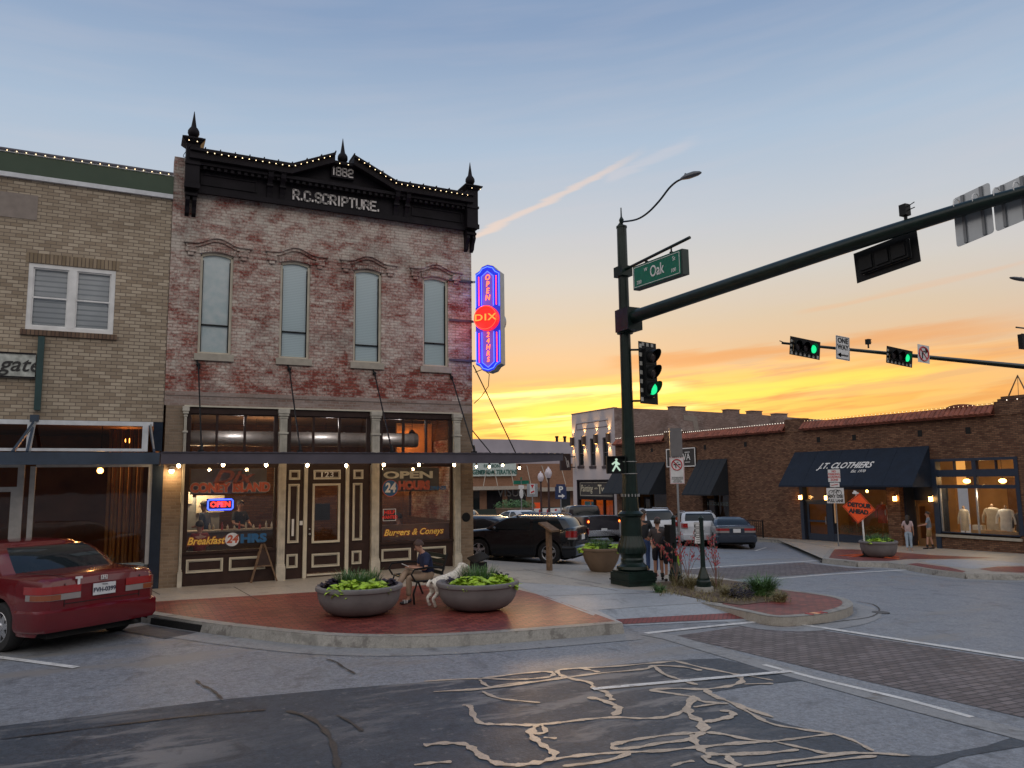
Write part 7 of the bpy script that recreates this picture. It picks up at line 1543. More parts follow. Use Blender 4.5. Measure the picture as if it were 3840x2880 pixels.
# ------------------------------------------------------------------ cars
def car(name, label, paint, rear, az, L=4.7, W=1.8, H=1.45, kind='sedan', wb=2.7, lit=False, plate=None, detail=False, at=None, group='cars near the corner', tl=None):
    """rear: ground point below the middle of the rear bumper, az: heading in degrees right of the view axis."""
    d = fwh*cos(radians(az))+rgt*sin(radians(az)); rz = atan2(-d.x, d.y)
    c = (Vector(rear)+d*(L/2)) if at is None else Vector(at); c.z = G(c.x, c.y)
    t_ = thing(name, label, 'car' if kind != 'pickup' else 'truck', tuple(c), rz, group)
    tiltx = atan2(G(c.x+d.x, c.y+d.y)-G(c.x-d.x, c.y-d.y), 2); t_.rotation_euler = (tiltx, 0, rz)
    hw = W/2; R_ = .33 if kind == 'sedan' else .37; yr = -wb/2-(.12 if kind == 'sedan' else .02); yf = yr+wb; r0 = -L/2
    if kind == 'sedan': prof = [(-.5, .88), (-.492, .99), (-.46, 1.02), (-.30, 1.03), (-.18, 1.02), (0, .98), (.2, .96), (.27, .95), (.40, .86), (.47, .76), (.5, .60)]; belt = (-.325, .235); roof = (-.17, .07); cb = .965
    elif kind == 'suv': prof = [(-.5, .90), (-.49, 1.12), (-.47, 1.16), (-.30, 1.12), (0, 1.08), (.18, 1.06), (.25, 1.05), (.40, .98), (.47, .88), (.5, .70)]; belt = (-.475, .24); roof = (-.39, .04); cb = 1.06
    else: prof = [(-.5, 1.28), (-.49, 1.30), (-.12, 1.30), (-.118, 1.20), (.18, 1.18), (.24, 1.17), (.40, 1.12), (.48, 1.05), (.5, .85)]; belt = (-.12, .21); roof = (-.10, .09); cb = 1.18
    def ztop(f):
        for (a, za), (b, zb_) in zip(prof, prof[1:]):
            if f <= b: return za+(zb_-za)*(f-a)/(b-a)
        return prof[-1][1]
    def hwid(y):
        e = (L/2-abs(y)); k_ = min(1, e/.55); return hw*(.80+.20*sqrt(max(0, 1-(1-k_)**2)))
    ys = sorted(set([r0+L*i/56 for i in range(57)]+[r0+.03, r0+.08, r0+.16]+[yw+(R_+.05)*cos(a*pi/12) for yw in (yr, yf) for a in range(13)]))
    secs = []
    for y in ys:
        f = y/L; zt = ztop(f); w = hwid(y); zb = .24+(.10 if abs(f) > .47 else 0); ar = 0
        for yw in (yr, yf):
            q_ = (R_+.05)**2-(y-yw)**2
            if q_ >= 0: ar = R_+sqrt(q_)
        z0 = max(zb, ar); z1 = max(zb+.14, ar+.02); zm = max(.62, ar+.06); zm = min(zm, zt-.12)
        secs.append([(w*.95, z0), (w, z1), (w*1.0, zm), (w*.985, zt-.13), (w*.955, zt-.045), (w*.88, zt-.005), (w*.5, zt+.012), (0, zt+.018)])
    q = MB(); k = len(secs[0]); n = len(secs)
    for s in (1, -1):
        b_ = len(q.v)
        for y, sec in zip(ys, secs): q.v += [(s*x, y, z) for x, z in sec]
        for i in range(n-1):
            for j in range(k-1):
                f_ = (b_+i*k+j, b_+i*k+j+1, b_+(i+1)*k+j+1, b_+(i+1)*k+j); q.f.append(f_ if s < 0 else f_[::-1]); q.m.append(0)
    for i, rev in ((0, 1), (n-1, 0)):
        pr_ = [(x, ys[i], z) for x, z in secs[i]]; pl_ = [(-x, ys[i], z) for x, z in reversed(secs[i][:-1])]; q.face((pr_+pl_) if not rev else (pr_+pl_)[::-1])
    body = obj('body', q, paint, t_, smooth=32, local=True)
    q = MB(); q.box(-hw+.22, hw-.22, r0+.12, -r0-.12, .20, .7); q.box(-hw+.03, hw-.03, yr+.5, yf-.5, .22, .35); obj('underbody', q, m_under, t_, local=True)
    # cabin
    yb0, yb1 = belt[0]*L, belt[1]*L; yt0, yt1 = roof[0]*L, roof[1]*L; wb_, wt = hw*.93, hw*(.68 if kind == 'sedan' else .76); mid = (yt0+yt1)/2+(.05 if kind == 'sedan' else .1)
    def ring(t):
        e = t**.9; y0, y1 = yb0+(yt0-yb0)*e, yb1+(yt1-yb1)*e; w = wb_+(wt-wb_)*t**1.5; z = cb+(H-.06-cb)*sin(t*pi/2)**.95
        c_ = .16 if kind == 'sedan' else .10; L2 = y1-y0
        return [(0, y0-.05, z), (.45*w, y0-.035, z), (.82*w, y0+.03, z), (.97*w, y0+.15, z), (w, y0+c_+.26 if kind == 'sedan' else y0+.22, z), (w, (y0+mid)/2 if kind == 'suv' else y0+c_+.27 if kind == 'sedan' else y0+.3, z), (w, ((y0+mid)/2+.07) if kind == 'suv' else y0+c_+.28, z), (w*1.01, mid-.05, z), (w*1.01, mid+.05, z), (w*.985, y1-.16, z), (.90*w, y1-.02, z), (.45*w, y1+.05, z), (0, y1+.065, z)]
    NL = 7; rings = [ring(i/(NL-1)) for i in range(NL)]; m = len(rings[0])
    kinds = ['R', 'R', 'P', 'P', 'S' if kind != 'sedan' else 'P', 'P', 'S', 'P', 'S', 'P', 'F', 'F']
    if kind != 'suv': kinds[4] = 'P'
    parts = {'P': MB(), 'R': MB(), 'F': MB(), 'S1': MB(), 'S-1': MB()}
    for s in (1, -1):
        for j in range(m-1):
            for i in range(NL-1):
                pts = [(s*rings[i][j][0], rings[i][j][1], rings[i][j][2]), (s*rings[i][j+1][0], rings[i][j+1][1], rings[i][j+1][2]), (s*rings[i+1][j+1][0], rings[i+1][j+1][1], rings[i+1][j+1][2]), (s*rings[i+1][j][0], rings[i+1][j][1], rings[i+1][j][2])]
                kk = kinds[j]
                if i == NL-2: kk = 'P'
                if kk == 'S': kk = 'S%d' % s
                parts[kk].face(pts if s > 0 else pts[::-1])
    rf_ = [[(p_[0]*f, (p_[1]-(yt0+yt1)/2)*f+(yt0+yt1)/2, H-.06+dz) for p_ in rings[-1]] for f, dz in ((1, 0), (.93, .035), (.7, .053), (.35, .06), (0.02, .062))]
    for a_, b2 in zip(rf_, rf_[1:]):
        for s in (1, -1):
            for j in range(m-1):
                pts = [(s*a_[j][0], a_[j][1], a_[j][2]), (s*a_[j+1][0], a_[j+1][1], a_[j+1][2]), (s*b2[j+1][0], b2[j+1][1], b2[j+1][2]), (s*b2[j][0], b2[j][1], b2[j][2])]
                parts['P'].face(pts if s > 0 else pts[::-1])
    obj('roof', parts['P'], paint, t_, smooth=40, local=True)
    for k_, nm in (('R', 'rear_window'), ('F', 'windscreen'), ('S1', 'side_window'), ('S-1', 'side_window')): obj(nm, parts[k_], m_carglass, t_, smooth=40, local=True)
    if kind == 'suv':
        for s in (1, -1): q = MB(); q.tube([(s*wt*.9, yt0+.1, H-.02), (s*wt*.9, yt0+.2, H+.03), (s*wt*.9, yt1-.3, H+.03), (s*wt*.9, yt1-.2, H-.02)], .018, 6); obj('roof_rail', q, m_chrome, t_, local=True)
    # rear lights wrap the corner
    def wrap(xa, y_end, z0, z1, off, mat, nm, both=True, parent=None):
        for s in ((1, -1) if both else (1,)):
            pl = [(xa*hw, r0-off)]+[(hwid(y)*.985+off, y-off*(1 if i == 0 else 0)) for i, y in enumerate([r0, r0+.05, r0+.12, r0+.2, y_end]) if y <= y_end]
            q = MB()
            for (x0_, y0_), (x1_, y1_) in zip(pl, pl[1:]):
                f_ = [(s*x0_, y0_, z0), (s*x1_, y1_, z0), (s*x1_, y1_, z1), (s*x0_, y0_, z1)]; q.face(f_ if s > 0 else f_[::-1])
                g_ = [(s*x0_, y0_, z1), (s*x1_, y1_, z1), (s*(x1_-.06), y1_+.06, z1), (s*(x0_-.0), y0_+.10, z1)]; q.face(g_ if s > 0 else g_[::-1])
            obj(nm, q, mat, parent or t_, local=True)
    tlm = m_tail if lit else m_taildark
    if kind == 'sedan':
        wrap(.36, r0+.34, .80, .90, .012, tlm, 'tail_light'); wrap(.36, r0+.30, .715, .795, .012, m_tailclear, 'reversing_light')
        if detail: wrap(.66, r0+.22, .72, .79, .016, m_amber, 'indicator_light')
        zp = .80
    elif kind == 'suv': wrap(.66, r0+.28, .86, 1.06, .012, tlm, 'tail_light'); wrap(.66, r0+.22, .80, .855, .012, m_tailclear, 'reversing_light'); zp = .84
    else:
        wrap(.86, r0+.12, .92, 1.14, .014, m_taildark, 'tail_light'); zp = .60
        for s in (1, -1): q = MB(); q.ball((s*hw*.86, r0-.015, 1.02), (.055, .02, .06), 10, 6); obj('lit_bulb', q, m_tail, t_, local=True)
    q = MB(); pl = [(0, r0-.055)]+[(hwid(y)*1.0+.03, y-(.05 if i < 2 else .0)) for i, y in enumerate([r0+.02, r0+.06, r0+.16, r0+.35, yr-R_-.08])]
    for s in (1, -1):
        for (x0_, y0_), (x1_, y1_) in zip(pl, pl[1:]):
            for (za, oa), (zb2, ob) in (((.30, -.03), (.36, .0)), ((.36, 0), (.56, .0)), ((.56, 0), (.60, -.05))):
                f_ = [(s*(x0_+oa), y0_-oa*(1 if y0_ < r0+.1 else 0), za), (s*(x1_+oa), y1_-oa*(1 if y1_ < r0+.1 else 0), za), (s*(x1_+ob), y1_-ob*(1 if y1_ < r0+.1 else 0), zb2), (s*(x0_+ob), y0_-ob*(1 if y0_ < r0+.1 else 0), zb2)]; q.face(f_ if s > 0 else f_[::-1])
    obj('rear_bumper', q, paint if kind != 'pickup' else m_chrome, t_, smooth=40, local=True)
    q = MB(); q.box(-.16, .16, r0-.03, r0-.015, zp-.08, zp+.08); pt_ = obj('number_plate', q, m_plate, t_, local=True)
    if plate:
        q = text(plate, .085, (0, r0-.034, zp-.012), bold=.002, sx=.92, depth=.003); text('TEXAS', .028, (0, r0-.034, zp+.058), depth=.003, mb=q); obj('plate_lettering', q, m_ink, t_, local=True)
    # wheels
    for s in (1, -1):
        for yw in (yr, yf):
            q = MB(); xw = s*(hw-.115); prf = [(R_*.62, -.10), (R_*.93, -.105), (R_, -.07), (R_, .07), (R_*.93, .105), (R_*.62, .10)]
            b_ = len(q.v); nn = 28
            for r_, x_ in prf:
                for j in range(nn): a = 2*pi*j/nn; q.v.append((xw+x_*s, yw+r_*cos(a), R_+r_*sin(a)))
            for i in range(len(prf)-1):
                for j in range(nn): j2 = (j+1) % nn; q.f.append((b_+i*nn+j, b_+i*nn+j2, b_+(i+1)*nn+j2, b_+(i+1)*nn+j)); q.m.append(0)
            q.box(xw-.05, xw+.02, yw-.1, yw+.1, R_-.1, R_+.1)
            w_ = obj('wheel', q, m_rubber, t_, smooth=40, local=True)
            q = MB(); xo = xw+s*.085; sp_ = 7 if detail else 5
            q.tube([(xo, yw+R_*.62*cos(j*pi/12), R_+R_*.62*sin(j*pi/12)) for j in range(25)], .018, 6)
            for j in range(sp_):
                a = 2*pi*j/sp_+.3; q.prism([(xo, yw+.05*cos(a+pi/2)+.03*cos(a), R_+.05*sin(a+pi/2)+.03*sin(a)), (xo, yw+.05*cos(a-pi/2)+.03*cos(a), R_+.05*sin(a-pi/2)+.03*sin(a)), (xo-s*.01, yw+R_*.62*cos(a-.16), R_+R_*.62*sin(a-.16)), (xo-s*.01, yw+R_*.62*cos(a+.16), R_+R_*.62*sin(a+.16))], (-s*.03, 0, 0))
            q.ball((xo, yw, R_), (.02, .065, .065), 10, 6); obj('rim', q, m_chrome, w_, local=True)
            q = MB(); b_ = [(xo-s*.06, yw+R_*.6*cos(j*pi/12), R_+R_*.6*sin(j*pi/12)) for j in range(24)]; q.face(b_); obj('brake_disc', q, m_under, w_, local=True)
    for s in (1, -1):
        q = MB(); q.ball((s*(hw+.06), yt1+.42, cb+.02), (.09, .06, .07), 8, 6); obj('mirror', q, paint, t_, smooth=60, local=True)
        q = MB()
        for yy in ((mid-.02), yb1-.05, yr+R_+.12): q.box(s*hw*1.0-.004, s*hw*1.0+.002, yy-.005, yy+.005, .36, cb-.16)
        obj('door_seam', q, m_under, t_, local=True)
        q = MB(); q.box(s*hw-.01, s*hw+.02, mid+.08, mid+.24, cb-.20, cb-.16); obj('door_handle', q, paint, t_, local=True)
    if kind == 'sedan' and detail:
        q = MB()
        for s in (1, -1): q.bar((s*hw*.60, r0-.003, .62), (s*hw*.60, r0-.003, .93), .008, .008); q.bar((s*hw*.60, r0+.02, 1.022), (s*hw*.74, yb0-.02, 1.052), .008, .008)
        q.bar((-hw*.60, r0-.003, .655), (hw*.60, r0-.003, .655), .008, .008); obj('boot_seam', q, m_under, t_, local=True)
        q = MB(); q.frame(-.045, .045, .925, .985, r0-.012, r0-.002, .006); q.bar((-.022, r0-.014, .93), (-.012, r0-.01, .98), .012, .01); q.bar((.022, r0-.014, .93), (.012, r0-.01, .98), .012, .01); q.bar((-.02, r0-.014, .955), (.02, r0-.014, .955), .012, .01)
        text('T', .13, (-.36, r0-.012, .945), bold=.01, depth=.006, mb=q); obj('badge', q, m_sign, t_, local=True)
        q = MB(); q.tube([(hw*.55, r0+.1, .27), (hw*.55, r0-.04, .26)], .03, 8); obj('exhaust', q, m_under, t_, local=True)
    return t_
pr = paint_car('maroon_paint', (.115, .002, .006), .25); pk = paint_car('black_paint', (.008, .009, .011), .22); pw = paint_car('silver_white_paint', (.55, .57, .60), .35); pg = paint_car('grey_blue_paint', (.22, .27, .31), .3, .1); pd = paint_car('deep_navy_paint', (.02, .028, .045), .25); pt = paint_car('dark_pickup_paint', (.022, .020, .026), .35)
# parked red car: placed from the contact points of its two rear wheels
a, b = gp(27, 1402), gp(238, 1366); u_ = (b-a); u_.z = 0; u_.normalize(); f_ = Vector((-u_.y, u_.x, 0)); m_ = (a+b)/2
azr = -60; f_ = fwh*cos(radians(azr))+rgt*sin(radians(azr))
car('red_sedan', 'dark red saloon parked nose to the kerb by the tan building', pr, None, azr, 4.72, 1.80, 1.43, 'sedan', 2.7, plate='FVH-0399', detail=True, at=m_+f_*(1.47*1.1)).scale = (1.09, 1.09, 1.06)
a, b = gp(1192, 1219), gp(1047, 1213); f_ = (b-a); f_.z = 0; wbl = f_.length; f_.normalize(); azs = math.degrees(atan2(f_.dot(rgt), f_.dot(fwh))); r_ = Vector((f_.y, -f_.x, 0))
m_ = (a+b)/2+r_*.9
car('black_estate_car', 'black sport utility car with silver wheels parked beside the diner corner', pk, None, azs+2, 4.12, 1.78, 1.50, 'suv', max(2.4, min(2.75, wbl)), at=m_+f_*.16)
car('black_sedan', 'black saloon parked beyond the black sport utility car', pk, None, azs, 4.6, 1.8, 1.42, 'sedan', at=m_+Vector((-.4, 3.0, 0)))
car('white_hatchback', 'white car half hidden behind the corner of the diner', pw, gp(1037, 1166), azs-6, 4.3, 1.78, 1.52, 'suv')
car('silver_sedan', 'pale saloon whose roof shows above the black sport utility car', pw, gp(1176, 1158), -40, 4.7, 1.8, 1.45, 'sedan')
car('grey_sedan', 'grey blue saloon driving away left of the dark pickup', pg, gp(1253, 1163), -20, 4.7, 1.82, 1.46, 'sedan')
car('pickup_truck', 'dark pickup truck with lit tail lamps driving away', pt, gp(1306, 1171), -19, 5.4, 1.98, 1.80, 'pickup', 3.5, lit=True)
car('silver_van', 'silver white sport utility car between the signal pole and the push button posts', pw, gp(1434, 1178), -16, 4.8, 1.85, 1.68, 'suv')
car('white_estate_car', 'white sport utility car behind the two push button posts', pw, gp(1516, 1181), 4, 4.7, 1.80, 1.58, 'suv')
car('navy_sedan', 'dark navy saloon parked before the russet brick building', pd, gp(1594, 1187), 6, 4.8, 1.80, 1.38, 'sedan')
# ------------------------------------------------------------------ planters and plants
def leafy(mb, c, r, n, size, rs_, flat=.5, m=0, shape='heart', droop=.0):
    for _ in range(n):
        a = rs_.uniform(0, 2*pi); d = sqrt(rs_.random()); x, y = c[0]+r[0]*d*cos(a), c[1]+r[1]*d*sin(a); z = c[2]+r[2]*rs_.uniform(.15, 1)*(1-.5*d*d)-droop*d*d
        t = rs_.uniform(0, 2*pi); s = size*rs_.uniform(.6, 1.25); e = Vector((cos(t), sin(t), rs_.uniform(-.7, .5))).normalized(); nn = Vector((rs_.uniform(-.6, .6), rs_.uniform(-.6, .6)-.3, 1)).normalized(); sd = e.cross(nn).normalized(); up_ = sd.cross(e)
        o = Vector((x, y, z))
        if shape == 'heart': pts = [(0, 0, 0), (.35, -.42, .05), (.7, -.3, .02), (1.15, 0, -.12), (.7, .3, .02), (.35, .42, .05)]
        else: pts = [(0, -.10, 0), (.6, -.16, .1), (1.2, 0, -.1), (.6, .16, .1), (0, .10, 0)]
        mb.face([o+e*(p_[0]*s)+sd*(p_[1]*s)+up_*(p_[2]*s) for p_ in pts], m)
def blades(mb, c, r, n, h, rs_, w=.012, lean=.5, m=0):
    for _ in range(n):
        a = rs_.uniform(0, 2*pi); d = r*sqrt(rs_.random()); o = Vector((c[0]+d*cos(a), c[1]+d*sin(a), c[2])); t = a+rs_.uniform(-.8, .8); L_ = h*rs_.uniform(.55, 1.1); le = lean*rs_.uniform(.3, 1.2)
        dr = Vector((cos(t), sin(t), 0)); sd = Vector((-sin(t), cos(t), 0)); prev = None
        for i in range(5):
            u = i/4; p_ = o+dr*(L_*le*u*u)+Vector((0, 0, L_*(u-.45*le*u**3))); ww = w*(1-u*.85)
            if prev: mb.face([prev[0]-sd*prev[1], prev[0]+sd*prev[1], p_+sd*ww, p_-sd*ww], m)
            prev = (p_, ww)
m_lime = M('lime_leaf', (.33, .50, .04), .45, var=.35, scale=12); m_purple = M('dark_purple_leaf', (.022, .016, .028), .5, var=.4, scale=12); m_grassg = M('green_blade', (.07, .15, .045), .5, var=.5, scale=9); m_dry = M('dry_grass', (.20, .17, .08), .7, var=.4, scale=9)
m_redfl = M('coral_flower', (.42, .04, .05), .5, var=.3, scale=10)
def planter(p, R_, H_, label, mat, plants, seed, foot=.55, deep=False, group='round stone planters'):
    rs_ = random.Random(seed); t_ = thing('stone_planter', label, 'planter', tuple(p), 0, group)
    q = MB()
    if deep: prf = [(R_*.50, 0), (R_*.55, .03), (R_*.80, H_*.45), (R_*.93, H_*.82), (R_*.95, H_*.87), (R_, H_*.9), (R_, H_*.98), (R_*.96, H_), (R_*.88, H_*.98), (R_*.84, H_*.88)]
    else: prf = [(R_*foot, 0), (R_*(foot+.08), .02)]+[(R_*(foot+.08+(.96-foot-.08)*sin(t*pi/2/6)), .02+(H_*.80-.02)*(1-cos(t*pi/2/6))) for t in range(1, 7)]+[(R_*.965, H_*.82), (R_*1.0, H_*.85), (R_*1.01, H_*.91), (R_, H_*.97), (R_*.965, H_), (R_*.90, H_*.99), (R_*.86, H_*.90)]
    q.lathe(prf, (0, 0, 0), 40); obj('bowl', q, mat, t_, smooth=45, local=True)
    q = MB(); q.lathe([(R_*.87, H_*.86), (R_*.3, H_*.93), (.02, H_*.95)], (0, 0, 0), 20); obj('soil', q, m_soil, t_, local=True)
    for kind, ang, dist, rad, n in plants:
        c = (R_*dist*cos(radians(ang)), R_*dist*sin(radians(ang)), H_*.90); q = MB()
        if kind == 'lime': leafy(q, c, (R_*rad*1.05, R_*rad*.66, .16), int(n*1.15), .12, rs_, droop=.05); obj('lime_foliage', q, m_lime, t_, local=True)
        elif kind == 'purple': leafy(q, c, (R_*rad, R_*rad*.7, .15), n, .085, rs_, droop=.06); obj('purple_foliage', q, m_purple, t_, local=True)
        else: blades(q, c, R_*rad, n, .34 if R_ > .5 else .3, rs_); leafy(q, c, (R_*rad*1.1, R_*rad, .18), n, .05, rs_, shape='leaf'); obj('grass_clump', q, m_grassg, t_, local=True)
    return t_
ca = math.degrees(atan2(-rgt.y, -rgt.x)); cr_ = math.degrees(atan2(rgt.y, rgt.x)); cn_ = math.degrees(atan2(-fwh.y, -fwh.x)); cf_ = cn_+180
p = gp(765, 1336, K)+fwh*.42; RL = .735
planter(p, RL, .50, 'left of the two wide grey stone planters on the brick paving', m_planter, [('purple', ca, .66, .30, 260), ('lime', cn_-10, .60, .42, 330), ('lime', cn_+45, .62, .30, 130), ('grass', cf_, .1, .45, 260), ('grass', cf_+60, .45, .25, 80), ('purple', cr_+10, .62, .28, 190)], 1, foot=.42)
p = gp(1030, 1324, K)+fwh*.40
planter(p, .735, .50, 'right of the two wide grey stone planters, in front of the seated person', m_planter, [('purple', cn_-60, .62, .22, 130), ('lime', cn_+5, .62, .34, 280), ('lime', cn_+55, .66, .36, 330), ('lime', cf_+150, .6, .3, 120), ('grass', cf_, .1, .45, 280), ('purple', cf_-50, .62, .26, 170)], 2, foot=.42)
p = gp(1302, 1236, K)+fwh*.25; RW = (1347-1259)*D2F/FPX*(p.dot(fwh))/2
planter(p, RW, RW*1.12, 'deep brown stone planter just left of the signal pole', m_planterb, [('lime', ca, .45, .55, 240), ('purple', cr_+20, .55, .35, 130), ('grass', cf_, .1, .5, 170), ('lime', cr_-20, .75, .25, 60)], 3, deep=True)
p = gp(1908, 1205, K)+fwh*.3; RW = (1947-1871)*D2F/FPX*(p.dot(fwh))/2
planter(p, RW, RW*.90, 'grey stone planter behind the orange diamond sign', m_planter, [('lime', cn_-40, .5, .5, 200), ('grass', cf_, .2, .7, 220), ('lime', cr_, .55, .3, 60)], 4, foot=.5)
for px_, py_, R_, lab in ((1103, 1118, 1.5, 'round planter with shrubs in front of the brown building'), (1128, 1118, 1.2, 'second round planter with shrubs in front of the brown building, on the right')):
    p = gp(px_, py_, .1); t_ = planter(p, R_, 1.0, lab, m_planterb, [('grass', 0, .0, .8, 120)], int(px_), foot=.6)
    q = MB(); leafy(q, (0, 0, .9), (R_*1.1, R_, .9), 380, .2, random.Random(2)); obj('shrub_foliage', q, m_grassg, t_, local=True)
def bush(px, py, r, h, n, label, kind, seed, off=K, mats=None):
    p = gp(px, py, off); rs_ = random.Random(seed); q = MB(); q.m = []
    if kind == 'grass': blades(q, (0, 0, 0), r*.5, n, h, rs_, .010, .9); leafy(q, (0, 0, 0), (r*.9, r*.9, h*.8), n//2, .05, rs_, shape='leaf')
    elif kind == 'leaf': leafy(q, (0, 0, 0), (r, r, h), n, .06, rs_, shape='leaf')
    o = obj('plant', q, mats or m_grassg, None); o.location = p; tag(o, label, 'plant'); return o
bush(1648, 1287, .42, .52, 620, 'green leafy bush in the corner planting bed', 'grass', 11)
bush(1600, 1293, .26, .34, 420, 'dark purple leafed shrub beside the green bush', 'leaf', 12, mats=m_purple)
bush(1575, 1290, .25, .28, 200, 'small dry grass tuft behind the round footing of the near post', 'grass', 13, mats=m_dry)
bush(1425, 1280, .18, .22, 160, 'small green tuft at the foot of the signal pole', 'grass', 14)
bush(1500, 1272, .3, .36, 220, 'grey green grass tuft between the two push button posts', 'grass', 15, mats=m_dry)
bush(1685, 1300, .22, .26, 160, 'yellowish grass tuft at the right end of the planting bed', 'grass', 16, mats=m_dry)
# ground cover of the bed: dry stalks nobody could count
q = MB(); rs_ = random.Random(21)
for _ in range(520):
    px_ = rs_.uniform(1425, 1680); py_ = rs_.uniform(1262, 1302); 
    if px_ > 1640 and py_ < 1272: continue
    if px_ < 1500 and py_ > 1288: continue
    p = gp(px_, py_, K+.01); blades(q, p, .05, 2, .12, rs_, .007, 1.3)
o = obj('ground_cover', q, m_dry, None); o['kind'] = 'stuff'
# red flowered yucca: bare stalks with coral bells
rs_ = random.Random(8)
for i, (px_, py_, n, lab) in enumerate(((1487, 1268, 6, 'red flowering yucca in front of the white car'), (1548, 1272, 7, 'red flowering yucca left of the navy car'), (1462, 1266, 4, 'red flowering yucca against the black button box'))):
    p = gp(px_, py_, K); t_ = thing('yucca', lab, 'plant', tuple(p), 0, 'red yuccas in the corner bed'); st = MB(); fl = MB(); lv = MB(); blades(lv, (0, 0, 0), .12, 60, .42, rs_, .009, .7)
    for k_ in range(n):
        a = rs_.uniform(0, 2*pi); L_ = rs_.uniform(.85, 1.45); le = rs_.uniform(.15, .55); pts = [Vector((cos(a)*L_*le*u*u, sin(a)*L_*le*u*u, L_*u*(1-.18*u*u*le*2))) for u in (0, .25, .5, .75, .9, 1.0)]
        st.tube(pts, .006, 4)
        for j in range(17):
            u = rs_.uniform(.55, 1); b_ = pts[0].lerp(pts[-1], u); b_ = Vector((cos(a)*L_*le*u*u, sin(a)*L_*le*u*u, L_*u*(1-.18*u*u*le*2)))+Vector((rs_.uniform(-.05, .05), rs_.uniform(-.05, .05), rs_.uniform(-.03, .03))); fl.lathe([(.004, 0), (.012, -.02), (.006, -.045)], tuple(b_), 4)
    b_ = len(st.f); st.add(fl); st.m = [0]*b_+[1]*(len(st.f)-b_); obj('flower_stalks', st, [M('pinkish_stalk', (.20, .10, .07), .7), m_redfl], t_, local=True); obj('leaf_rosette', lv, m_dry, t_, local=True)
# hedge in the shop window and succulent on the ledge
q = MB(); rs_ = random.Random(4)
for k_ in range(26): leafy(q, (XJ+.45, 25.5+k_*.12, -2.95), (.22, .16, .55), 46, .07, rs_, shape='leaf')
o = solo('window_hedge', q, m_grassg, 'dark green hedge inside the shop window below the dresses', 'plant')
q = MB(); blades(q, (-.30, YF-.18, -1.67), .12, 60, .26, random.Random(5), .01, .8); solo('spiky_plant', q, M('grey_green_leaf', (.10, .12, .09), .6), 'grey spiky plant on the ledge box above the red car', 'plant')
# small tree by the pale building
p = onX(1225, 1130, XJ-3); p = Vector((24.6, 60, 0)); p.z = G(p.x, p.y); t_ = thing('young_tree', 'thin young tree standing by the far corner of the pale building', 'tree', tuple(p)); q = MB(); q.tube([(0, 0, 0), (.05, 0, 2.2), (.1, .1, 4.0)], [.08, .06, .03], 6); rs_ = random.Random(6)
for k_ in range(7): a = k_*.9; q.tube([(.05, 0, 2.0+k_*.25), (.8*cos(a), .8*sin(a), 3.0+k_*.3)], [.03, .01], 4)
obj('trunk', q, m_wood, t_, local=True); q = MB()
for k_ in range(9): a = k_*2.1; leafy(q, (.7*cos(a), .7*sin(a), 2.8+.2*k_), (.55, .55, .6), 70, .12, rs_, shape='leaf')
obj('crown', q, m_grassg, t_, local=True)

# ------------------------------------------------------------------ people: one skinned body each, clothes as their children
def skin(name, V_, E_, mat, parent, root=0, sub=1, fuzz=0.):
    me = bpy.data.meshes.new(name); me.from_pydata([v_[0] for v_ in V_], E_, []); o = bpy.data.objects.new(name, me); COL.objects.link(o)
    o.modifiers.new('skin', 'SKIN'); 
    for i, v_ in enumerate(V_):
        sv = me.skin_vertices[0].data[i]; r_ = v_[1]; sv.radius = r_ if isinstance(r_, tuple) else (r_, r_); sv.use_root = (i == root)
    s = o.modifiers.new('sub', 'SUBSURF'); s.levels = sub; s.render_levels = sub
    bpy.context.view_layer.update()
    m2 = bpy.data.meshes.new_from_object(o.evaluated_get(bpy.context.evaluated_depsgraph_get())); bpy.data.objects.remove(o); bpy.data.meshes.remove(me)
    if fuzz:
        for v_ in m2.vertices: v_.co += v_.normal*(fuzz*noise.noise(v_.co*22))
    m2.materials.clear(); m2.materials.append(mat)
    for p_ in m2.polygons: p_.use_smooth = True; p_.material_index = 0
    m2.name = name; o = bpy.data.objects.new(name, m2); COL.objects.link(o); o.parent = parent; return o
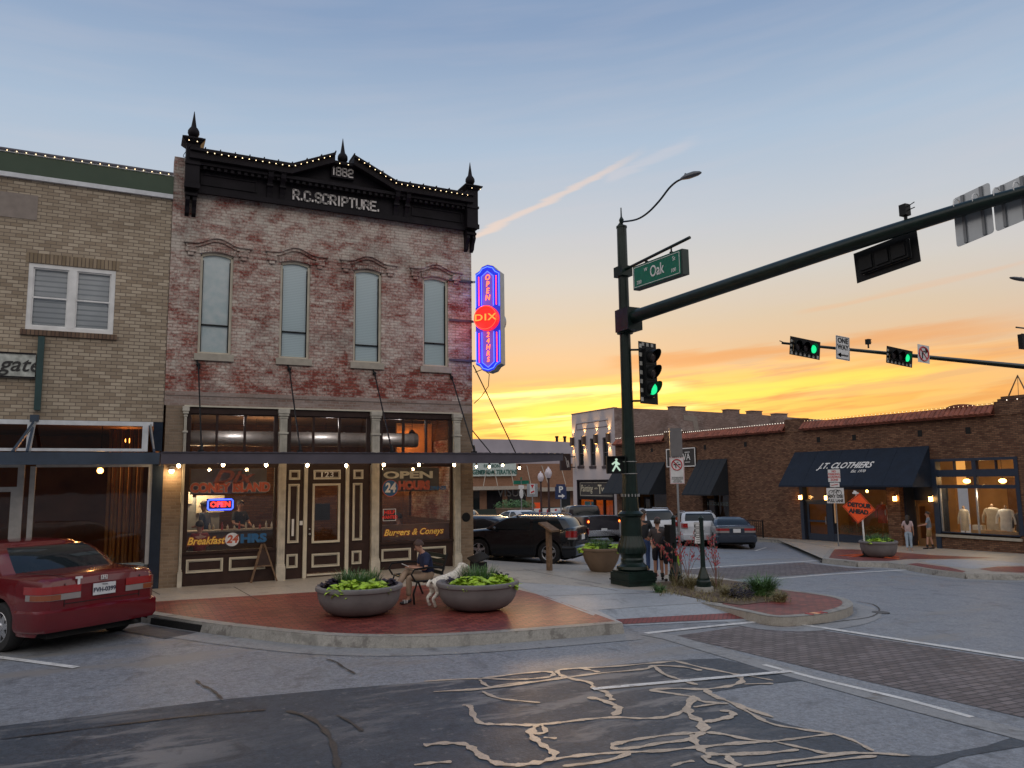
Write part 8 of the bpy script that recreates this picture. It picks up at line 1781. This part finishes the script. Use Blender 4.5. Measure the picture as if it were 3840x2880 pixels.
def person(label, loc, rz, J, shirt, trousers, hairm, skinm=None, shorts=False, long_sleeve=False, hair='short', shoes=None, fingers=True, s=1., socks=None, sub=1):
    """J: joints in metres for a 1.75 m adult; x right, y forward, z up."""
    t_ = thing('person', label, 'person', tuple(loc), rz); t_.scale = (s, s, s); skinm = skinm or m_skin; Jv = {k: Vector(v_) for k, v_ in J.items()}
    pel, che, nec, hd = Jv['pelvis'], Jv['chest'], Jv['neck'], Jv['head']; V_ = [(pel, (.15, .11)), (pel.lerp(che, .5), (.125, .095)), (che, (.155, .105)), (nec, .055), (nec.lerp(hd, .45), .056), (hd-Vector((0, 0, .02)), (.072, .085)), (hd+Vector((0, 0, .06)), (.078, .095)), (hd+Vector((0, 0, .12)), (.045, .05))]
    E_ = [(0, 1), (1, 2), (2, 3), (3, 4), (4, 5), (5, 6), (6, 7)]
    def chain(at, pts):
        p0 = at
        for pt_, r_ in pts: V_.append((pt_, r_)); E_.append((p0, len(V_)-1)); p0 = len(V_)-1
        return p0
    for sd in ('l', 'r'):
        sh, elb, wr, hip, kn, an, toe = (Jv[k_+sd] for k_ in ('sh', 'el', 'wr', 'hip', 'kn', 'an', 'toe'))
        h_ = chain(2, [(sh, .058), (sh.lerp(elb, .5), .046), (elb, .040), (elb.lerp(wr, .5), .036), (wr, .025)]); hd_ = (wr-elb).normalized(); palm = wr+hd_*.065; h_ = chain(h_, [(palm, (.034, .018))])
        if fingers:
            sdv = hd_.cross(Vector((0, 0, 1)) if abs(hd_.z) < .8 else Vector((1, 0, 0))).normalized(); cu = Vector((0, 0, -1)) if abs(hd_.z) < .8 else Vector((0, 1, 0))
            for k_, (o_, l_) in enumerate(((-.028, .058), (-.010, .070), (.010, .074), (.028, .064))): chain(h_, [(palm+sdv*o_+hd_*.03, .0095), (palm+sdv*o_+hd_*(.03+l_*.55)+cu*.012, .0088), (palm+sdv*o_*.9+hd_*(.03+l_*.85)+cu*.034, .0075)])
            chain(h_, [(palm+sdv*.036-hd_*.02, .012), (palm+sdv*.058+hd_*.012+cu*.015, .009)])
        chain(0, [(hip, .088), (hip.lerp(kn, .5), .072), (kn, .052), (kn.lerp(an, .35), .052), (an, .034), (an.lerp(toe, .5)-Vector((0, 0, .03)), (.04, .03)), (toe, (.038, .022))])
    skin('body', V_, E_, skinm, t_, 0, sub)
    # face, ears, hair
    f = Vector(J.get('face', (0, 1, 0))).normalized(); sdv = f.cross(Vector((0, 0, 1))).normalized(); up_ = sdv.cross(f); hc = hd+Vector((0, 0, .045))
    q = MB(); q.ball(tuple(hc+f*.105-up_*.02), (.014, .014, .022), 6, 5)
    for s_ in (1, -1): q.ball(tuple(hc+sdv*.082*s_-up_*.01-f*.01), (.014, .02, .03), 6, 5)
    obj('nose_and_ears', q, skinm, t_, smooth=60, local=True)
    q = MB()
    for s_ in (1, -1): q.ball(tuple(hc+sdv*.033*s_+f*.091+up_*.012), (.011, .011, .007), 6, 4); q.bar(hc+sdv*(.018*s_)+f*.094+up_*.032, hc+sdv*(.05*s_)+f*.086+up_*.030, .006, .006)
    q.bar(hc-sdv*.022+f*.092-up_*.060, hc+sdv*.022+f*.092-up_*.060, .009, .007); obj('face_features', q, m_hair, t_, local=True)
    q = MB(); n, k_ = 18, 12; R_ = (.094, .112, .118); b_ = len(q.v); rs2 = random.Random(3)
    def hp_(u, v_):
        th = u*pi; ph = v_*2*pi; d = f*(sin(th)*cos(ph))*R_[1]+sdv*(sin(th)*sin(ph))*R_[0]+up_*(cos(th))*R_[2]; return d
    low = .50 if hair != 'long' else .52
    for i in range(k_+1):
        for j in range(n):
            ph = j/n; fr = .5+.5*cos(2*pi*ph); lim = low-(.22*fr**3) + (.10*(1-fr) if hair != 'crop' else .02)
            d = hp_(lim*i/k_+.005, ph); q.v.append(tuple(hc+up_*.012-f*.010+d*(1+.06*noise.noise(d*40)+(.10*i/k_*(1-fr) if hair in ('long', 'bob') else 0))))
    for i in range(k_):
        for j in range(n): q.f.append((b_+i*n+j, b_+i*n+(j+1) % n, b_+(i+1)*n+(j+1) % n, b_+(i+1)*n+j)); q.m.append(0)
    if hair == 'long': q.tube([hc-f*.07+up_*.04, hc-f*.11-up_*.1, hc-f*.12-up_*.26, hc-f*.10-up_*.36], [.09, .10, .085, .03], 10)
    if hair == 'bob': q.ball(tuple(hc-f*.045-up_*.03), (.098, .085, .095), 12, 8)
    obj('hair', q, hairm, t_, smooth=60, local=True)
    # shirt
    ax = (pel-che).normalized(); V_ = [(pel+ax*(.07 if J['knl'][2] < .52 and abs(J['knl'][1]) < .3 else .0), (.180, .138)), (pel.lerp(che, .4), (.158, .125)), (che, (.178, .125)), (nec-Vector((0, 0, .03)), .068)]; E_ = [(0, 1), (1, 2), (2, 3)]
    for sd in ('l', 'r'):
        sh, elb, wr = Jv['sh'+sd], Jv['el'+sd], Jv['wr'+sd]; pts = [(sh, .074), (sh.lerp(elb, .45), .064), (sh.lerp(elb, .8), .060)]
        if long_sleeve: pts += [(elb.lerp(wr, .12), .056), (elb.lerp(wr, .9), .042)]
        chain(2, pts)
    skin('shirt', V_, E_, shirt, t_, 0, sub)
    V_ = [(pel+Vector((0, 0, .11)), (.158, .120)), (pel-Vector((0, 0, .03)), (.170, .130))]; E_ = [(0, 1)]
    for sd in ('l', 'r'):
        hip, kn, an = Jv['hip'+sd], Jv['kn'+sd], Jv['an'+sd]; pts = [(hip, .108), (hip.lerp(kn, .5), .092)]
        pts += [(hip.lerp(kn, .92), .088)] if shorts else [(kn, .068), (kn.lerp(an, .4), .066), (kn.lerp(an, .90), .056)]
        chain(1, pts)
    skin('trousers', V_, E_, trousers, t_, 0, sub)
    for sd in ('l', 'r'):
        an, toe, kn = Jv['an'+sd], Jv['toe'+sd], Jv['kn'+sd]; d = (toe-an); d.z = 0; d.normalize(); q = MB(); dn_ = Vector((0, 0, -1)) if kn.z > an.z+.1 else Vector((0, 0, -1))
        V_ = [(an+dn_*.035-d*.055, (.038, .036)), (an+dn_*.035, (.042, .045)), (an.lerp(toe, .55)+dn_*.025, (.046, .036)), (toe+d*.03, (.040, .026))]; skin('shoe', V_, [(0, 1), (1, 2), (2, 3)], shoes or m_black, t_, 1, sub)
        if socks: q = MB(); q.tube([an-(an-kn)*.02, an+(kn-an)*.30], [.046, .052], 8); obj('sock', q, socks, t_, smooth=60, local=True)
    return t_
def stand(armL=None, armR=None, wide=.10, face=(0, 1, 0), lean=0, step=0.):
    J = dict(pelvis=(0, 0, .95), chest=(0, lean, 1.28), neck=(0, lean+.01, 1.47), head=(0, lean+.03, 1.585), face=face)
    for s_, k_ in ((-1, 'l'), (1, 'r')):
        J['sh'+k_] = (s_*.175, lean, 1.40); J['el'+k_] = (s_*.22, lean-.03, 1.12); J['wr'+k_] = (s_*.22, lean+.08, .87)
        st = step*s_; J['hip'+k_] = (s_*.09, 0, .90); J['kn'+k_] = (s_*wide, .02+st*.5, .50); J['an'+k_] = (s_*(wide+.01), st, .09); J['toe'+k_] = (s_*(wide+.03), st+.17, .035)
    if armL: J['ell'], J['wrl'] = armL
    if armR: J['elr'], J['wrr'] = armR
    return J
def rz_az(a): d = fwh*cos(radians(a))+rgt*sin(radians(a)); return atan2(-d.x, d.y)
def put(px, feet, head, H_, off=K):      # ground point and scale that give the height seen in the photograph
    p = gp(px, feet, off); return p, (hz(px, head, p.x, p.y)-p.z)/H_
mc = lambda n_, c_: M(n_, c_, .85, scale=8, var=.15)
# woman and man by the shop door
p, s_ = put(1965, 1190, 1114, 1.72); person('woman with long dark hair in a pink top and pale jeans at the shop door', p, rz_az(35), stand(((-.26, -.05, 1.15), (-.12, .10, 1.02)), None, .08, step=.04), mc('pink_cloth', (.48, .36, .36)), mc('pale_denim', (.30, .38, .46)), m_hair, hair='long', shoes=mc('sandal', (.4, .3, .25)), s=s_)
p, s_ = put(2010, 1186, 1106, 1.72); person('man in grey blue shirt and khaki shorts walking to the shop door', p, rz_az(-60), stand(((-.24, .10, 1.14), (-.20, .34, 1.10)), ((.24, .08, 1.14), (.18, .30, 1.08)), .09, step=-.12), mc('slate_cloth', (.16, .20, .25)), mc('khaki_cloth', (.26, .18, .08)), m_hair, shorts=True, s=s_, socks=mc('dark_sock', (.02, .02, .02)))
# family behind the pole
p, s_ = put(1393, 1240, 1103, 1.72); person('man in dark polo shirt and blue jeans behind the signal pole', p, rz_az(30), stand(((-.24, .06, 1.14), (-.05, .25, 1.12)), ((.24, .06, 1.14), (.10, .26, 1.12)), .10, face=(.5, 1, 0)), mc('charcoal_cloth', (.018, .022, .028)), mc('blue_denim', (.03, .06, .16)), m_hair, skinm=m_skin2, hair='crop', s=s_)
p, s_ = put(1424, 1243, 1119, 1.72); person('woman facing the camera between the man and the taller boy', p, rz_az(170), stand(None, None, .08, face=(0, 1, 0)), mc('charcoal_cloth', (0, 0, 0)), mc('blue_denim', (0, 0, 0)), M('red_brown_hair', (.12, .05, .03), .5), hair='bob', shoes=mc('pink_shoe', (.35, .22, .24)), s=s_)
p, s_ = put(1424, 1254, 1122, 1.72); person('taller boy seen from behind in a dark grey t-shirt and shorts', p, rz_az(5), stand(((-.26, .0, 1.14), (-.18, .18, 1.18)), None, .09), mc('dark_taupe_cloth', (.055, .045, .045)), mc('black_cloth', (.010, .010, .016)), m_hair, shorts=True, s=s_, socks=mc('dark_sock', (0, 0, 0)))
p, s_ = put(1446, 1256, 1142, 1.72); pb_ = person('smaller boy seen from behind in a black t-shirt and shorts', p, rz_az(3), stand(None, ((.24, .02, 1.12), (.26, .06, .86)), .08), mc('black_cloth', (0, 0, 0)), mc('black_cloth', (0, 0, 0)), M('brown_hair', (.06, .035, .02), .6), shorts=True, s=s_, socks=m_white)
q = MB(); c = p+Vector((rgt.x*.22, rgt.y*.22, .50)); q.tube([c+Vector((0, 0, .12)), c+Vector((0, 0, .0)), c-Vector((0, 0, .12))], [.03, .055, .04], 8); q.ball(tuple(c-Vector((0, 0, .10))), .06); solo('toy', q, M('acid_green_toy', (.30, .55, .03), .4), 'acid green toy in the right hand of the smaller boy', 'toy', smooth=60)
# seated person on the bench
ps = gp(878, 1309, K); bz = radians(-25)
hs = rz_az(-118)        # faces left and a little towards the camera
p0 = gp(925, 1300, K); p0 = Vector((p0.x, p0.y, G(p0.x, p0.y)+K)); 
J = dict(pelvis=(0, -.02, .53), chest=(0, .06, .85), neck=(0, .14, 1.02), head=(0, .215, 1.10), face=(0, 1, -.55),
    shl=(-.17, .09, .95), ell=(-.21, .14, .69), wrl=(-.08, .36, .72), shr=(.17, .09, .95), elr=(.21, .14, .69), wrr=(.06, .37, .73),
    hipl=(-.09, .03, .50), knl=(-.10, .46, .53), anl=(-.10, .46, .11), toel=(-.11, .63, .04), hipr=(.09, .03, .50), knr=(.06, .46, .64), anr=(-.10, .74, .32), toer=(-.12, .90, .25))
ptop = hz(950, 1168, p0.x, p0.y)-p0.z
sc1 = ptop/1.235
fd = Vector((-sin(hs), cos(hs), 0)); loc = p0-fd*.0
ps_ = person('person in navy top and tan trousers sitting cross-legged on the bench with a phone', loc, hs, J, mc('navy_cloth', (.012, .02, .06)), mc('tan_cloth', (.27, .19, .13)), m_hairb, hair='short', shoes=M('black_trainer', (.02, .02, .025), .5), s=sc1, sub=2)
q = MB(); q.box(-.035, .035, -.07, .07, -.005, .005); o = solo('phone', q, m_white, 'white phone held by the person on the bench', 'phone'); o.location = loc+fd*.50*sc1+Vector((0, 0, .765*sc1)); o.rotation_euler = (radians(25), 0, hs)
q = MB()
for k_ in range(3): q.box(-.148, -.142, .50+k_*.03, .515+k_*.03, .035, .095)
for k_ in range(3): q.box(-.058, -.052, .50+k_*.03, .515+k_*.03, .035, .095)
obj('shoe_stripe', q, m_white, ps_, local=True)
# bench: iron ends and slats
bt_ = thing('park_bench', 'dark green iron bench under the seated person between the planters', 'bench', tuple(loc), hs)
q = MB()
for k_ in range(5): q.box(-.22, 1.05, -.10+k_*.09, -.03+k_*.09, .40, .425)
obj('seat', q, m_green, bt_, local=True)
q = MB()
for k_ in range(4): q.box(-.22, 1.05, -.22-k_*.025, -.20-k_*.025, .50+k_*.10, .57+k_*.10)
obj('backrest', q, m_green, bt_, local=True)
for x in (-.22, 1.05):
    q = MB(); q.tube([(x, .36, 0), (x, .38, .2), (x, .30, .42), (x, -.16, .42), (x, -.22, .2), (x, -.30, .0)], .02, 6); q.tube([(x, -.16, .42), (x, -.30, .90)], .02, 6); q.tube([(x, .34, .42), (x, .42, .55), (x, .36, .64), (x, .1, .66), (x, -.22, .64)], .018, 6); obj('bench_end', q, m_blackmetal, bt_, local=True)
# dog: pale, standing by the bench with its rear towards the camera
p0 = gp(931, 1313, K); dz = rz_az(48); dg = thing('dog', 'shaggy cream dog standing beside the bench, partly behind the right planter', 'dog', tuple(p0), dz); dg.scale = (.9, .86, .9)
V_ = [((0, .10, .47), (.11, .12)), ((0, .30, .50), (.115, .125)), ((0, .52, .50), (.13, .15)), ((0, .68, .60), (.085, .09)), ((0, .78, .72), (.07, .075)), ((0, .86, .76), (.078, .078)), ((0, .97, .72), .045), ((0, 1.02, .71), .032)]; E_ = [(0, 1), (1, 2), (2, 3), (3, 4), (4, 5), (5, 6), (6, 7)]
def dchain(at, pts):
    p_ = at
    for a, r_ in pts: V_.append((a, r_)); E_.append((p_, len(V_)-1)); p_ = len(V_)-1
for s in (1, -1):
    dchain(0, [((s*.085, .08, .40), (.07, .09)), ((s*.095, .12, .28), .052), ((s*.095, -.02, .19), .034), ((s*.095, .02, .06), .032), ((s*.095, .07, .03), .036)])
    dchain(2, [((s*.085, .52, .36), .055), ((s*.085, .50, .20), .036), ((s*.085, .52, .05), .032), ((s*.085, .56, .03), .036)])
    dchain(5, [((s*.07, .83, .80), .03), ((s*.095, .82, .72), .024)])
dchain(0, [((0, .0, .52), .035), ((.03, -.08, .50), .035), ((.04, -.13, .42), .03)])
skin('body', [(Vector(a), b) for a, b in V_], E_, M('cream_fur', (.70, .65, .56), .95, var=.25, scale=25, bmp=1.), dg, 0, 2, .014)
q = MB(); q.ball((0, 1.055, .715), (.018, .012, .014), 6, 5); q.ball((.03, .925, .79), .010, 6, 4); q.ball((-.03, .925, .79), .010, 6, 4); obj('nose_and_eyes', q, m_signk, dg, local=True)
# people inside the diner (small and dim)
for lab, x, y, a, sh in (('cook in dark blue leaning over the counter in the left window', 1.95, YF+2.75, 60, (.05, .07, .12)), ('worker in black behind the counter in the left window', 2.75, YF+2.9, -150, (.02, .02, .025)), ('customer in a red top at the left edge of the window', 1.62, YF+.95, 20, (.22, .02, .02)), ('diner guest seen through the glass door', 4.22, YF+3.4, 160, (.10, .06, .05)), ('diner guest with brown hair at the booth by the right window', 6.75, YF+1.6, 40, (.08, .04, .03))):
    low_ = -2.15-(.42 if 'guest' in lab or 'customer' in lab else 0); person(lab, (x, y, low_), radians(a), stand(((-.25, .08, 1.14), (-.14, .32, 1.08)), ((.25, .08, 1.14), (.14, .32, 1.08)), lean=.10 if 'cook' in lab else 0), mc('top_'+lab[:4], sh), mc('black_cloth', (0, 0, 0)), m_hair, fingers=False, s=.98)
# folding easel board by the left window
p = gp(566, 1256, K); H_ = hz(570, 1175, p.x, p.y)-p.z; ez = thing('easel_board', 'brown wooden A-frame board below the breakfast lettering', 'board', tuple(p), radians(8)); q = MB()
for s in (1, -1): q.bar((s*.30, -.16, 0), (s*.03, -.02, H_), .045, .03); q.bar((s*.28, .24, 0), (s*.03, .0, H_-.02), .04, .03)
q.bar((-.2, -.10, .36), (.2, -.10, .36), .03, .03); obj('frame', q, m_wood, ez, local=True); q = MB(); q.prism([(-.20, -.105, .36), (.20, -.105, .36), (.06, -.035, H_-.12), (-.06, -.035, H_-.12)], (0, .02, 0)); obj('board', q, m_brown, ez, local=True)
